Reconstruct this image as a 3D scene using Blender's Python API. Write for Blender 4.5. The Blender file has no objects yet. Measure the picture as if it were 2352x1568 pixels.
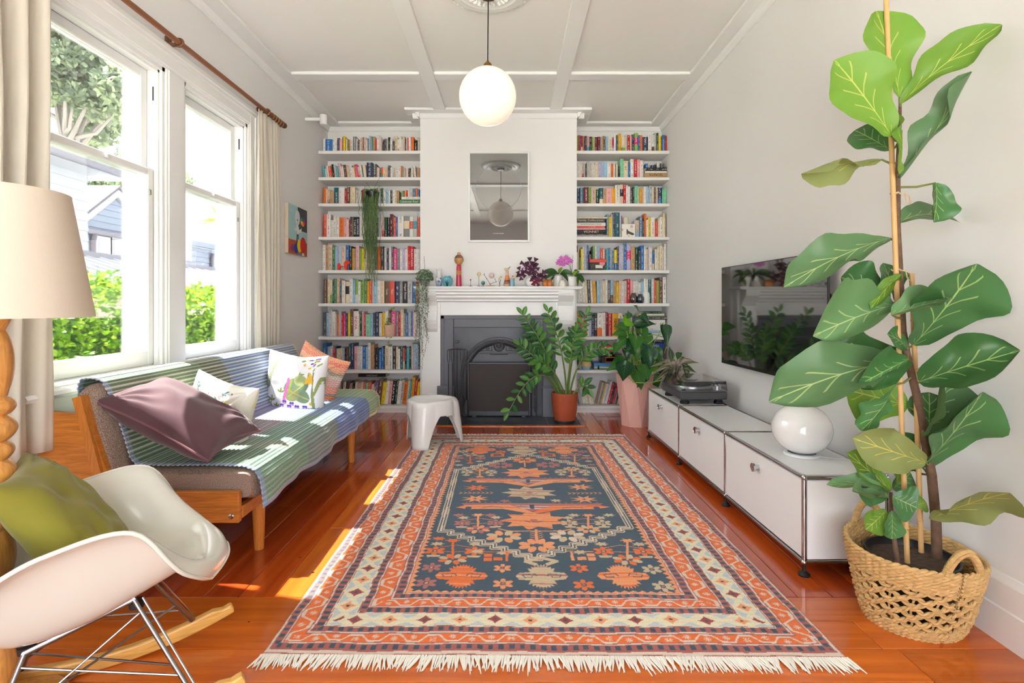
import bpy, math, random
import numpy as np
from mathutils import Vector, Matrix, Euler
random.seed(7); rng = np.random.default_rng(7)
SC = bpy.context.scene
COL = SC.collection
PI = math.pi
# ---------------------------------------------------------------- camera
F, CX, H0, CZ = 1200.0, 1173.0, 699.0, 1.12          # photograph: focal length in pixels, vanishing point, eye height
cam_d = bpy.data.cameras.new('camera'); cam = bpy.data.objects.new('camera', cam_d); COL.objects.link(cam)
cam.location = (0, 0, CZ); cam.rotation_euler = (PI/2, 0, 0)
cam_d.sensor_width = 36; cam_d.lens = F/2352*36
cam_d.shift_x = (1176-CX)/2352; cam_d.shift_y = -(784-H0)/2352
cam_d.clip_start = 0.02; cam_d.clip_end = 300
SC.camera = cam
# ---------------------------------------------------------------- light
W = bpy.data.worlds.new('sky'); SC.world = W; W.use_nodes = True
bg = W.node_tree.nodes['Background']; bg.inputs[0].default_value = (0.90, 0.95, 1.0, 1); bg.inputs[1].default_value = 1.0
sun_d = bpy.data.lights.new('sun', 'SUN'); sun = bpy.data.objects.new('sun', sun_d); COL.objects.link(sun)
sun_d.energy = 11.0; sun_d.angle = math.radians(0.6); sun_d.color = (1.0, 0.965, 0.91)
sun.rotation_euler = Vector((1.45, -0.36, -2.42)).to_track_quat('-Z', 'Y').to_euler()
vs = SC.view_settings
vs.view_transform = 'Standard'; vs.look = 'None'; vs.gamma = 1.0; vs.use_curve_mapping = False
vs.exposure = 3.12
SC.display_settings.display_device = 'sRGB'
cy = SC.cycles
cy.use_denoising = True
cy.max_bounces = 7; cy.diffuse_bounces = 4; cy.glossy_bounces = 4; cy.transmission_bounces = 5; cy.transparent_max_bounces = 10
cy.caustics_reflective = False; cy.caustics_refractive = False; cy.sample_clamp_indirect = 6.0
cy.use_adaptive_sampling = True; cy.adaptive_threshold = 0.02

def PX(px, D): return (px-CX)*D/F
def PZ(py, D): return CZ-(py-H0)*D/F
def FD(py): return CZ*F/(py-H0)
def P(px, py, D): return Vector((PX(px, D), D, PZ(py, D)))
# ---------------------------------------------------------------- helpers
def lin(c):
    c = c/255.0 if c > 1.0 or isinstance(c, int) else c
    return c/12.92 if c <= 0.04045 else ((c+0.055)/1.055)**2.4
def rgb(r, g, b): return (lin(int(r)), lin(int(g)), lin(int(b)), 1.0)
def hexc(h): return rgb(int(h[0:2], 16), int(h[2:4], 16), int(h[4:6], 16))

def tag(o, label=None, cat=None, group=None, kind=None):
    if label: o['label'] = label
    if cat: o['category'] = cat
    if group: o['group'] = group
    if kind: o['kind'] = kind
    return o
def thing(name, label, cat, loc=(0, 0, 0), rot=(0, 0, 0), group=None, kind=None):
    o = bpy.data.objects.new(name, None); COL.objects.link(o)
    o.empty_display_size = 0.1
    o.location = loc; o.rotation_euler = rot
    return tag(o, label, cat, group, kind)
def link(name, me, parent=None, local=False):
    o = bpy.data.objects.new(name, me); COL.objects.link(o)
    if parent is not None:
        o.parent = parent
        if parent.type == 'EMPTY' and not local: o.location = -Vector(parent.location)
    return o

class MB:
    def __init__(s): s.v = []; s.f = []; s.m = []; s.s = []
    def add(s, v, f, mi=0, sm=False, M=None):
        o = len(s.v)
        if M is not None: v = [M @ Vector(p) for p in v]
        s.v.extend([tuple(p) for p in v])
        for q in f: s.f.append([i+o for i in q]); s.m.append(mi); s.s.append(sm)
        return s
    def box(s, x0, x1, y0, y1, z0, z1, b=0.0, mi=0, M=None):
        if x0 > x1: x0, x1 = x1, x0
        if y0 > y1: y0, y1 = y1, y0
        if z0 > z1: z0, z1 = z1, z0
        if b <= 0:
            v = [(x, y, z) for z in (z0, z1) for y in (y0, y1) for x in (x0, x1)]
            return s.add(v, [(0, 2, 3, 1), (4, 5, 7, 6), (0, 1, 5, 4), (2, 6, 7, 3), (0, 4, 6, 2), (1, 3, 7, 5)], mi, False, M)
        b = min(b, (x1-x0)*.49, (y1-y0)*.49, (z1-z0)*.49)
        v = []; ix = {}
        X = ((x0, x0+b), (x1, x1-b)); Y = ((y0, y0+b), (y1, y1-b)); Z = ((z0, z0+b), (z1, z1-b))
        for i in (0, 1):
            for j in (0, 1):
                for k in (0, 1):
                    ix[i, j, k, 'x'] = len(v); v.append((X[i][0], Y[j][1], Z[k][1]))
                    ix[i, j, k, 'y'] = len(v); v.append((X[i][1], Y[j][0], Z[k][1]))
                    ix[i, j, k, 'z'] = len(v); v.append((X[i][1], Y[j][1], Z[k][0]))
        f = []
        def fix(q, n):
            a, b_, c = (Vector(v[q[0]]), Vector(v[q[1]]), Vector(v[q[2]]))
            return q if (b_-a).cross(c-a).dot(n) > 0 else q[::-1]
        for i in (0, 1):
            sg = 2*i-1
            f.append(fix([ix[i, 0, 0, 'x'], ix[i, 1, 0, 'x'], ix[i, 1, 1, 'x'], ix[i, 0, 1, 'x']], Vector((sg, 0, 0))))
            f.append(fix([ix[0, i, 0, 'y'], ix[1, i, 0, 'y'], ix[1, i, 1, 'y'], ix[0, i, 1, 'y']], Vector((0, sg, 0))))
            f.append(fix([ix[0, 0, i, 'z'], ix[1, 0, i, 'z'], ix[1, 1, i, 'z'], ix[0, 1, i, 'z']], Vector((0, 0, sg))))
            for j in (0, 1):
                sj = 2*j-1
                f.append(fix([ix[i, j, 0, 'x'], ix[i, j, 1, 'x'], ix[i, j, 1, 'y'], ix[i, j, 0, 'y']], Vector((sg, sj, 0))))
                f.append(fix([ix[i, 0, j, 'x'], ix[i, 1, j, 'x'], ix[i, 1, j, 'z'], ix[i, 0, j, 'z']], Vector((sg, 0, sj))))
                f.append(fix([ix[0, i, j, 'y'], ix[1, i, j, 'y'], ix[1, i, j, 'z'], ix[0, i, j, 'z']], Vector((0, sg, sj))))
                for k in (0, 1):
                    f.append(fix([ix[i, j, k, 'x'], ix[i, j, k, 'y'], ix[i, j, k, 'z']], Vector((sg, sj, 2*k-1))))
        return s.add(v, f, mi, False, M)
    def tube(s, path, r, n=8, cap=True, closed=False, mi=0, M=None, sm=True):
        path = [Vector(p) for p in path]; N = len(path)
        rs = r if hasattr(r, '__len__') else [r]*N
        v = []; f = []; up = None
        for i, p in enumerate(path):
            if closed: t = path[(i+1) % N]-path[i-1]
            else: t = path[min(i+1, N-1)]-path[max(i-1, 0)]
            t = t.normalized() if t.length > 1e-9 else Vector((0, 0, 1))
            if up is None:
                up = Vector((0, 0, 1)) if abs(t.z) < .9 else Vector((1, 0, 0))
            a = t.cross(up)
            if a.length < 1e-6: a = t.cross(Vector((0.3, 0.8, 0.5)))
            a.normalize(); b = a.cross(t); up = b
            for k in range(n):
                an = 2*PI*k/n; v.append(p+(a*math.cos(an)+b*math.sin(an))*rs[i])
        for i in range(N if closed else N-1):
            j = (i+1) % N
            for k in range(n):
                l = (k+1) % n; f.append((i*n+k, i*n+l, j*n+l, j*n+k))
        s.add(v, f, mi, sm, M)
        if cap and not closed:
            s.add(v[:n], [tuple(range(n))[::-1]], mi, False, M); s.add(v[-n:], [tuple(range(n))], mi, False, M)
        return s
    def lathe(s, prof, n=24, c=(0, 0, 0), mi=0, M=None, sm=True, ang=2*PI, sx=1, sy=1):
        v = []; f = []; full = abs(ang-2*PI) < 1e-6; nn = n if full else n+1
        for r, z in prof:
            for k in range(nn):
                a = ang*k/n; v.append((c[0]+r*math.cos(a)*sx, c[1]+r*math.sin(a)*sy, c[2]+z))
        for i in range(len(prof)-1):
            for k in range(n):
                l = (k+1) % nn
                f.append((i*nn+k, i*nn+l, (i+1)*nn+l, (i+1)*nn+k))
        return s.add(v, f, mi, sm, M)
    def sphere(s, c, r, nu=16, nv=10, sc=(1, 1, 1), mi=0, M=None):
        v = []; f = []
        for i in range(nv+1):
            th = PI*i/nv
            for k in range(nu):
                a = 2*PI*k/nu
                v.append((c[0]+r*sc[0]*math.sin(th)*math.cos(a), c[1]+r*sc[1]*math.sin(th)*math.sin(a), c[2]-r*sc[2]*math.cos(th)))
        for i in range(nv):
            for k in range(nu):
                l = (k+1) % nu; f.append((i*nu+k, i*nu+l, (i+1)*nu+l, (i+1)*nu+k))
        return s.add(v, f, mi, True, M)
    def prism(s, poly, a, b, axis='y', mi=0, M=None, sm=False):
        # poly: 2D outline; axis x: (y,z), axis y: (x,z), axis z: (x,y)
        def mk(p, t): return {'x': (t, p[0], p[1]), 'y': (p[0], t, p[1]), 'z': (p[0], p[1], t)}[axis]
        n = len(poly); v = [mk(p, a) for p in poly]+[mk(p, b) for p in poly]
        f = [tuple(range(n))[::-1], tuple(range(n, 2*n))]
        f += [(i, (i+1) % n, n+(i+1) % n, n+i) for i in range(n)]
        return s.add(v, f, mi, sm, M)
    def grid(s, fn, nu, nv, mi=0, sm=True, M=None):
        v = [fn(i/nu, j/nv) for j in range(nv+1) for i in range(nu+1)]
        f = [(j*(nu+1)+i, j*(nu+1)+i+1, (j+1)*(nu+1)+i+1, (j+1)*(nu+1)+i) for j in range(nv) for i in range(nu)]
        return s.add(v, f, mi, sm, M)
    def mesh(s, name, mats, sharp=38, fixn=True):
        me = bpy.data.meshes.new(name); me.from_pydata(s.v, [], s.f)
        mats = mats if isinstance(mats, (list, tuple)) else [mats]
        for m in mats: me.materials.append(m)
        me.polygons.foreach_set('material_index', s.m); me.polygons.foreach_set('use_smooth', s.s)
        me.update()
        if fixn:
            import bmesh
            bm = bmesh.new(); bm.from_mesh(me); bmesh.ops.remove_doubles(bm, verts=bm.verts, dist=1e-5)
            bmesh.ops.recalc_face_normals(bm, faces=bm.faces); bm.to_mesh(me); bm.free()
        if any(s.s): me.set_sharp_from_angle(angle=math.radians(sharp))
        return me
    def build(s, name, mats, parent=None, local=False, **k):
        return link(name, s.mesh(name, mats, **k), parent, local)

def colour_mesh(name, V, Fq, cols, mat, parent=None, smooth=True, local=False, uv=None):
    """numpy grid mesh with a colour for each point"""
    me = bpy.data.meshes.new(name); V = np.asarray(V, np.float32); Fq = np.asarray(Fq, np.int32)
    me.vertices.add(len(V)); me.vertices.foreach_set('co', V.ravel())
    me.loops.add(Fq.size); me.loops.foreach_set('vertex_index', Fq.ravel())
    me.polygons.add(len(Fq)); me.polygons.foreach_set('loop_start', np.arange(0, Fq.size, Fq.shape[1], dtype=np.int32))
    me.update(calc_edges=True)
    if cols is not None:
        ca = me.color_attributes.new('Col', 'FLOAT_COLOR', 'POINT')
        C4 = np.ones((len(V), 4), np.float32); C4[:, :3] = cols[:, :3]; ca.data.foreach_set('color', C4.ravel())
    if uv is not None:
        at = me.attributes.new('luv', 'FLOAT_VECTOR', 'POINT'); at.data.foreach_set('vector', np.asarray(uv, np.float32).ravel())
    me.polygons.foreach_set('use_smooth', np.full(len(Fq), smooth)); me.materials.append(mat); me.validate(); me.update()
    return link(name, me, parent, local)
def gridfaces(nu, nv):
    i, j = np.meshgrid(np.arange(nu), np.arange(nv)); a = (j*(nu+1)+i).ravel()
    return np.stack([a, a+1, a+nu+2, a+nu+1], 1)

# ---------------------------------------------------------------- materials
MATS = {}
def mat(name, col=(0.8, 0.8, 0.8, 1), rough=0.5, metal=0.0, spec=0.5, bump=None, var=None, coat=0, trans=0, ior=1.45,
        emit=None, sub=0, attr=None, sheen=0, vscale=(1, 1, 1), alpha=1):
    if name in MATS: return MATS[name]
    m = bpy.data.materials.new(name); m.use_nodes = True; MATS[name] = m
    nt = m.node_tree; b = nt.nodes['Principled BSDF']; L = nt.links.new
    I = b.inputs
    I['Base Color'].default_value = col; I['Roughness'].default_value = rough; I['Metallic'].default_value = metal
    I['Specular IOR Level'].default_value = spec; I['Coat Weight'].default_value = coat; I['Transmission Weight'].default_value = trans
    I['IOR'].default_value = ior; I['Sheen Weight'].default_value = sheen; I['Coat Roughness'].default_value = 0.05
    I['Alpha'].default_value = alpha
    if sub: I['Subsurface Weight'].default_value = sub; I['Subsurface Radius'].default_value = (.01, .01, .01)
    if emit: I['Emission Color'].default_value = emit[0]; I['Emission Strength'].default_value = emit[1]
    tc = nt.nodes.new('ShaderNodeTexCoord'); mp = nt.nodes.new('ShaderNodeMapping'); mp.inputs['Scale'].default_value = vscale
    L(tc.outputs['Object'], mp.inputs[0])
    src = None
    if attr:
        a = nt.nodes.new('ShaderNodeAttribute'); a.attribute_name = attr; src = a.outputs['Color']; L(src, I['Base Color'])
    if var:                                                    # (scale, amount)
        n = nt.nodes.new('ShaderNodeTexNoise'); n.inputs['Scale'].default_value = var[0]; n.inputs['Detail'].default_value = 4
        L(mp.outputs[0], n.inputs['Vector'])
        mr = nt.nodes.new('ShaderNodeMapRange'); mr.inputs[1].default_value = .25; mr.inputs[2].default_value = .75
        mr.inputs[3].default_value = 1-var[1]; mr.inputs[4].default_value = 1+var[1]
        L(n.outputs['Fac'], mr.inputs[0])
        mx = nt.nodes.new('ShaderNodeVectorMath'); mx.operation = 'MULTIPLY'
        if src: L(src, mx.inputs[0])
        else: mx.inputs[0].default_value = col[:3]
        L(mr.outputs[0], mx.inputs[1]); L(mx.outputs[0], I['Base Color'])
    if bump:                                                   # (scale, strength)
        n = nt.nodes.new('ShaderNodeTexNoise'); n.inputs['Scale'].default_value = bump[0]; n.inputs['Detail'].default_value = 3
        L(mp.outputs[0], n.inputs['Vector'])
        bn = nt.nodes.new('ShaderNodeBump'); bn.inputs['Strength'].default_value = bump[1]; bn.inputs['Distance'].default_value = 0.004
        L(n.outputs['Fac'], bn.inputs['Height']); L(bn.outputs[0], I['Normal'])
    return m
def nodes(m): return m.node_tree.nodes, m.node_tree.links.new, m.node_tree.nodes['Principled BSDF']

def glass_mat(name, tint=(1, 1, 1, 1), refl=1.0, rough=0.0, base=0.03):
    """thin sheet: transparent with a mirror-like share"""
    m = bpy.data.materials.new(name); m.use_nodes = True; nt = m.node_tree; nt.nodes.clear(); L = nt.links.new
    o = nt.nodes.new('ShaderNodeOutputMaterial'); mix = nt.nodes.new('ShaderNodeMixShader')
    t = nt.nodes.new('ShaderNodeBsdfTransparent'); t.inputs[0].default_value = tint
    g = nt.nodes.new('ShaderNodeBsdfGlossy'); g.inputs['Roughness'].default_value = rough
    lw = nt.nodes.new('ShaderNodeFresnel'); lw.inputs[0].default_value = 1.45
    mm = nt.nodes.new('ShaderNodeMath'); mm.operation = 'MULTIPLY_ADD'; mm.inputs[1].default_value = refl; mm.inputs[2].default_value = base-.03
    mm.use_clamp = True
    L(lw.outputs[0], mm.inputs[0]); L(mm.outputs[0], mix.inputs[0]); L(t.outputs[0], mix.inputs[1]); L(g.outputs[0], mix.inputs[2]); L(mix.outputs[0], o.inputs[0])
    MATS[name] = m
    return m

WHITE = mat('white_wall_paint', rgb(238, 236, 235), .6, bump=(60, .03))
TRIMW = mat('white_gloss_trim', rgb(243, 243, 242), .32, bump=(25, .03))
CEILW = mat('white_ceiling_paint', rgb(242, 240, 237), .65)
SHELFW = mat('white_shelf_paint', rgb(240, 238, 235), .35)
GLASS = glass_mat('window_glass', refl=.8)
CHROME = mat('chrome', rgb(196, 196, 200), .10, 1.0)
BLACK = mat('matt_black', rgb(28, 28, 30), .5)
BRASS = mat('aged_brass', rgb(150, 112, 62), .35, 1.0)

# lettering: every string is turned into a flat mesh once
TXT = {}
def letter(strings):
    tmp = []
    for s_ in strings:
        cu = bpy.data.curves.new('lettering', 'FONT'); cu.body = s_; cu.size = 1; cu.resolution_u = 2
        o = bpy.data.objects.new('lettering', cu); COL.objects.link(o); tmp.append((s_, o, cu))
    dg = bpy.context.evaluated_depsgraph_get()
    for s_, o, cu in tmp:
        me = bpy.data.meshes.new_from_object(o.evaluated_get(dg))
        V = np.array([v.co[:2] for v in me.vertices]); Fc = [tuple(p.vertices) for p in me.polygons]
        lo, hi = V.min(0), V.max(0); TXT[s_] = ((V-lo)/(hi-lo), Fc, (hi-lo)[0]/(hi-lo)[1])
        bpy.data.meshes.remove(me)
    for s_, o, cu in tmp: bpy.data.objects.remove(o); bpy.data.curves.remove(cu)
letter(['NOMA', 'INDIA', 'TARTINE', 'BAR TARTINE', 'PLANTASIA', 'AMBOY', 'Tender', 'Ripe', 'Nigel Slater', 'COCOA', 'SIMPLY JAPANESE', 'TARTS',
        'BREAD & BUTTER', 'BRAVE TART', 'TARTINE BREAD', 'CHOCOLAT', 'Caledonian Road', 'ILLINOIS', 'CHICAGO', 'VIONNET',
        'BLACK MOUNTAIN COLLEGE', 'Family Collections', 'FAMILY', 'ANOMIA', 'NOW HOLD THE SUN', 'it is what', 'it is', 'Nigel Slater ', 'VEGETARIAN',
        'N', 'O', 'M', 'A', 'B', 'Y', 'ALOHA KITCHEN', 'COOK BEAUTIFUL', 'After dark', 'BONES', 'MEXICO', 'ROMA'])
# ================================================================ the setting
XL, XR, YB, YC, ZC, YR = -1.99, 1.643, 5.685, 5.29, 3.065, -1.9
CHL, CHR = PX(965, YC), PX(1325, YC)
def WD(px, X=XL): return X*F/(px-CX)                     # depth on the left wall for a pixel column
def struct(name, mb, m, parent=None, label=None, **k):
    o = mb.build(name, m, parent, **k)
    if parent is None: o['kind'] = 'structure'
    if label: o['label'] = label
    return o
# floor: single boards
fl_base = MB().box(XL-.1, XR+.1, YR, YB+.1, -.06, -.022).build('floor', mat('subfloor', rgb(40, 20, 10), .8)); fl_base['kind'] = 'structure'
FLOORM = []
def floor_mat(i, c):
    m = mat('varnished_floorboard_%d' % i, c, .16, coat=.5)
    n, L, b = nodes(m)
    tc = n.new('ShaderNodeTexCoord'); mp = n.new('ShaderNodeMapping'); mp.inputs['Scale'].default_value = (1, .06, 1)
    oi = n.new('ShaderNodeObjectInfo'); ad = n.new('ShaderNodeVectorMath'); ad.operation = 'ADD'
    sc = n.new('ShaderNodeMath'); sc.operation = 'MULTIPLY'; sc.inputs[1].default_value = 37.0
    L(oi.outputs['Random'], sc.inputs[0]); L(tc.outputs['Object'], ad.inputs[0]); L(sc.outputs[0], ad.inputs[1]); L(ad.outputs[0], mp.inputs[0])
    ns = n.new('ShaderNodeTexNoise'); ns.inputs['Scale'].default_value = 22; ns.inputs['Detail'].default_value = 6; ns.inputs['Distortion'].default_value = .6
    L(mp.outputs[0], ns.inputs['Vector'])
    r = n.new('ShaderNodeValToRGB'); r.color_ramp.elements[0].position = .25; r.color_ramp.elements[1].position = .8
    r.color_ramp.elements[0].color = (c[0]*.72, c[1]*.62, c[2]*.6, 1); r.color_ramp.elements[1].color = (min(1, c[0]*1.22), c[1]*1.3, c[2]*1.2, 1)
    L(ns.outputs['Fac'], r.inputs[0])
    # small dark nail stains and dents
    v = n.new('ShaderNodeTexVoronoi'); v.inputs['Scale'].default_value = 7.5; L(ad.outputs[0], v.inputs['Vector'])
    lt = n.new('ShaderNodeMath'); lt.operation = 'LESS_THAN'; lt.inputs[1].default_value = .045; L(v.outputs['Distance'], lt.inputs[0])
    mx = n.new('ShaderNodeMix'); mx.data_type = 'RGBA'; mx.inputs['B'].default_value = rgb(60, 25, 12)
    L(lt.outputs[0], mx.inputs['Factor']); L(r.outputs[0], mx.inputs['A']); L(mx.outputs['Result'], b.inputs['Base Color'])
    # hue drift from board to board
    hs = n.new('ShaderNodeHueSaturation'); mr = n.new('ShaderNodeMapRange'); mr.inputs[3].default_value = .82; mr.inputs[4].default_value = 1.12
    L(oi.outputs['Random'], mr.inputs[0]); L(mr.outputs[0], hs.inputs['Value']); L(mx.outputs['Result'], hs.inputs['Color']); L(hs.outputs[0], b.inputs['Base Color'])
    n2 = n.new('ShaderNodeTexNoise'); n2.inputs['Scale'].default_value = 5; L(tc.outputs['Object'], n2.inputs['Vector'])
    mr2 = n.new('ShaderNodeMapRange'); mr2.inputs[3].default_value = .10; mr2.inputs[4].default_value = .26; L(n2.outputs['Fac'], mr2.inputs[0]); L(mr2.outputs[0], b.inputs['Roughness'])
    bp = n.new('ShaderNodeBump'); bp.inputs['Strength'].default_value = .02; bp.inputs['Distance'].default_value = .006; L(n2.outputs['Fac'], bp.inputs['Height']); L(bp.outputs[0], b.inputs['Normal'])
    FLOORM.append(m)
floor_mat(0, rgb(184, 78, 28)); floor_mat(1, rgb(212, 108, 38)); floor_mat(2, rgb(168, 66, 26))
def board(x0, x1, y0, y1, k):
    m = MB(); g = .0012
    m.box(-(x1-x0)/2+g, (x1-x0)/2-g, -(y1-y0)/2+g, (y1-y0)/2-g, -.022, 0, .0015)
    o = m.build('floorboard', FLOORM[k], fl_base); o.location = ((x0+x1)/2, (y0+y1)/2, 0); return o
bw = .134; x = -1.312-bw*5; yj = 2.0; i = 0
while x < XR:
    x1 = min(x+bw, XR); x0 = max(x, XL); i += 1
    if x1-x0 > .01:
        cut = {6: 2.9, 9: 2.62, 13: 3.7, 17: 3.1, 22: 2.55, 25: 3.4}.get(i)
        segs = [(yj, cut), (cut, YB)] if cut else [(yj, YB)]
        for a, b_ in segs: board(x0, x1, a, b_, [0, 2, 0, 1, 0, 2][(i*5) % 6])
    x = x1
y = yj; i = 0
while y > YR:
    y0 = max(y-.15, YR); i += 1
    xs = [XL] + sorted(random.uniform(-1.3, 1.3) for _ in range(1)) + [XR]
    if i == 2: xs = [XL, 1.21, XR]
    if i == 3: xs = [XL, 1.26, XR]
    if i == 1: xs = [XL, -.1, XR]
    for a, b_ in zip(xs, xs[1:]):
        o = board(-(y-y0)/2, (y-y0)/2, -(b_-a)/2, (b_-a)/2, 1 if i < 6 else 0)
        o.rotation_euler.z = PI/2; o.location = ((a+b_)/2, (y+y0)/2, 0)
    y = y0
# left wall with two window openings
WZ0, WZ1 = .755, 2.475
WIN = [(2.23, 3.0), (WD(419.5), WD(567))]
T = .16; XO = XL-T
m = MB()
m.box(XO, XL, YR, WIN[0][0], 0, ZC); m.box(XO, XL, WIN[0][1], WIN[1][0], 0, ZC); m.box(XO, XL, WIN[1][1], YB+.15, 0, ZC)
for a, b_ in WIN: m.box(XO, XL, a, b_, 0, WZ0); m.box(XO, XL, a, b_, WZ1, ZC)
struct('wall_left', m, WHITE)
struct('wall_right', MB().box(XR, XR+.15, YR, YB+.15, 0, ZC), WHITE)
struct('wall_far', MB().box(XL, XR, YB, YB+.15, 0, ZC), WHITE)
struct('wall_chimney', MB().box(CHL, CHR, YC, YB, 0, ZC), WHITE)
# rear wall behind the photographer: unseen glazed opening added to let sky light in
m = MB(); m.box(XL-.16, -1.55, YR-.15, YR, 0, ZC); m.box(1.25, XR+.15, YR-.15, YR, 0, ZC); m.box(-1.55, 1.25, YR-.15, YR, 2.55, ZC)
struct('wall_rear', m, WHITE)
d = MB()
for xx in (-1.55, -.62, .3, 1.19): d.box(xx, xx+.06, YR-.10, YR-.05, 0, 2.55, .004)
d.box(-1.55, 1.25, YR-.10, YR-.05, 2.49, 2.55, .004); d.box(-1.55, 1.25, YR-.10, YR-.05, 0, .06, .004)
dr = struct('added_light_door_1', d, TRIMW)
for xx in (-1.49, -.56, .36): MB().box(xx, xx+.87, YR-.08, YR-.074, .06, 2.49).build('pane', GLASS, dr)
struct('ceiling', MB().box(XL-.16, XR+.15, YR-.15, YB+.15, ZC, ZC+.1), CEILW)
# cornice, battens
def cornice_profile(p, h): return [(0, 0), (.012, 0), (.016, .006), (.022, .012), (.03, .03), (.05, h-.012), (.06, h-.006), (p, h-.004), (p, h), (0, h)]
CP, CH = .072, .068; cz = ZC-CH
n = 1
def trim(mb, m=TRIMW):
    global n
    o = struct('trim_%d' % n, mb, m); n += 1; return o
prof = cornice_profile(CP, CH)
trim(MB().prism([(XL+a, cz+b_) for a, b_ in prof], YR, YB, 'y'))
trim(MB().prism([(XR-a, cz+b_) for a, b_ in prof], YR, YB, 'y'))
trim(MB().prism([(YB-a, cz+b_) for a, b_ in prof], XL, CHL, 'x'))
trim(MB().prism([(YB-a, cz+b_) for a, b_ in prof], CHR, XR, 'x'))
m = MB(); m.prism([(YC-a, cz+b_) for a, b_ in prof], CHL-CP, CHR+CP, 'x'); m.prism([(CHL-a, cz+b_) for a, b_ in prof], YC-CP, YB, 'y'); m.prism([(CHR+a, cz+b_) for a, b_ in prof], YC-CP, YB, 'y')
trim(m)
bt = .024; bz0, bz1 = ZC-bt, ZC+.001
def batten(x0, x1, y0, y1): trim(MB().box(x0, x1, y0, y1, bz0, bz1, .004))
BX = .155
batten(XL, XL+BX, YR, YB); batten(XR-.145, XR, YR, YB)
batten(XL+BX, CHL-.005, YB-.14, YB); batten(CHR+.005, XR-.145, YB-.14, YB)
batten(CHL-.135, CHR+.135, YC-.135, YC); batten(CHL-.135, CHL, YC, YB-.14); batten(CHR, CHR+.135, YC, YB-.14)
def bD(py): return (ZC-bt-CZ)*F/(H0-py)
ya, yb = bD(170.4), bD(184.5)
lx0, lx1 = -.764, -.645; rx0, rx1 = .386, .505
batten(lx0, lx1, YR, YC-.135); batten(rx0, rx1, YR, YC-.135)
for yy in (ya, ya-2.35, ya-4.7):
    for a, b_ in ((XL+BX, lx0), (lx1, rx0), (rx1, XR-.145)): batten(a, b_, yy, yy+(yb-ya))
# baseboards
bp = [(0, 0), (.024, 0), (.024, .115), (.02, .12), (.02, .135), (.018, .20), (.012, .212), (.006, .225), (0, .225)]
o = struct('baseboard_right', MB().prism([(XR-a, b_) for a, b_ in bp], YR, YB-.29, 'y'), TRIMW)
o = struct('baseboard_left', MB().prism([(XL+a, b_) for a, b_ in bp], YR, YB-.29, 'y'), TRIMW)
# ceiling rose
RX, RY = PX(1122, 3.22), 3.20
m = MB(); z = ZC
m.lathe([(.0, -.03), (.05, -.032), (.08, -.03), (.10, -.022), (.155, -.024), (.175, -.034), (.19, -.036), (.2, -.028), (.215, -.022), (.235, -.026), (.25, -.02), (.262, -.012), (.272, 0)], 64, (RX, RY, z))
rose = struct('trim_%d' % n, m, TRIMW); n += 1
for ring, cnt, rr, sz, hz in ((0, 12, .075, .028, -.03), (1, 18, .13, .03, -.028), (2, 26, .128, .017, -.036)):
    mm = MB()
    for k in range(cnt):
        a = 2*PI*(k+.5*(ring == 2))/cnt
        M_ = Matrix.Translation((RX+rr*math.cos(a), RY+rr*math.sin(a), z+hz)) @ Matrix.Rotation(a, 4, 'Z')
        mm.sphere((0, 0, 0), 1, 8, 5, (sz*1.1, sz*.55, .013), M=M_)
        mm.sphere((sz*.5, 0, -.006), 1, 6, 4, (sz*.4, sz*.7, .009), M=M_)
    mm.build('acanthus_relief', TRIMW, rose)
mm = MB()
for k in range(44):
    a = 2*PI*k/44; mm.sphere((RX+.262*math.cos(a), RY+.262*math.sin(a), z-.008), .014, 6, 4, (1, 1, .8))
mm.build('scalloped_edge', TRIMW, rose)

# windows: architrave, sill, frame, upper and lower sash with panes
def window(i, y0, y1):
    m = MB()
    r = XO-.06                                                # exterior reveal lining
    for a, b_ in ((y0, y0+.022), (y1-.022, y1)): m.box(r, XL+.004, a, b_, WZ0, WZ1)
    m.box(r, XL+.004, y0, y1, WZ1-.022, WZ1); m.box(r, XL+.004, y0, y1, WZ0, WZ0+.025)
    for a, b_ in ((y0+.022, y0+.036), (y1-.036, y1-.022)): m.box(XL-.035, XL-.012, a, b_, WZ0+.025, WZ1-.022)
    m.box(XL-.035, XL-.012, y0+.022, y1-.022, WZ1-.036, WZ1-.022)
    w = struct('window_%d' % i, m, TRIMW)
    a, b_ = y0+.024, y1-.024; mid = 1.865; st = .052
    def sash(name, xc, z0, z1, rb, rt):
        s = MB(); x0, x1 = xc-.019, xc+.019
        s.box(x0, x1, a, a+st, z0, z1, .005); s.box(x0, x1, b_-st, b_, z0, z1, .005)
        s.box(x0, x1, a+st, b_-st, z0, z0+rb, .005); s.box(x0, x1, a+st, b_-st, z1-rt, z1, .005)
        so = s.build(name, TRIMW, w)
        MB().box(xc-.003, xc+.001, a+st, b_-st, z0+rb, z1-rt).build('pane', GLASS, so)
        return so
    lo = sash('lower_sash', XL-.058, WZ0+.025, mid+.02, .085, .04)
    up = sash('upper_sash', XL-.1, mid-.02, WZ1-.022, .04, .055)
    k = MB(); cym = (a+b_)/2
    k.lathe([(0, .012), (.008, .012), (.011, .004), (.008, -.004), (.005, -.012), (0, -.012)], 10, (0, 0, 0), M=Matrix.Translation((XL-.034, cym, mid)) @ Matrix.Rotation(PI/2, 4, 'Y'))
    k.build('sash_knob', TRIMW, lo)
    # cord pulley in the jamb
    p = MB(); p.box(XL-.05, XL-.04, b_+.0005-.004, b_-.001, 2.28, 2.36, .002); p.build('sash_pulley', BLACK, w)
    # a small latch mark
    MB().box(XL-.037, XL-.03, b_-.05, b_-.035, mid-.13, mid-.10, .002).build('sash_stop', mat('worn_metal', rgb(150, 150, 140), .4, .8), lo)
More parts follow.
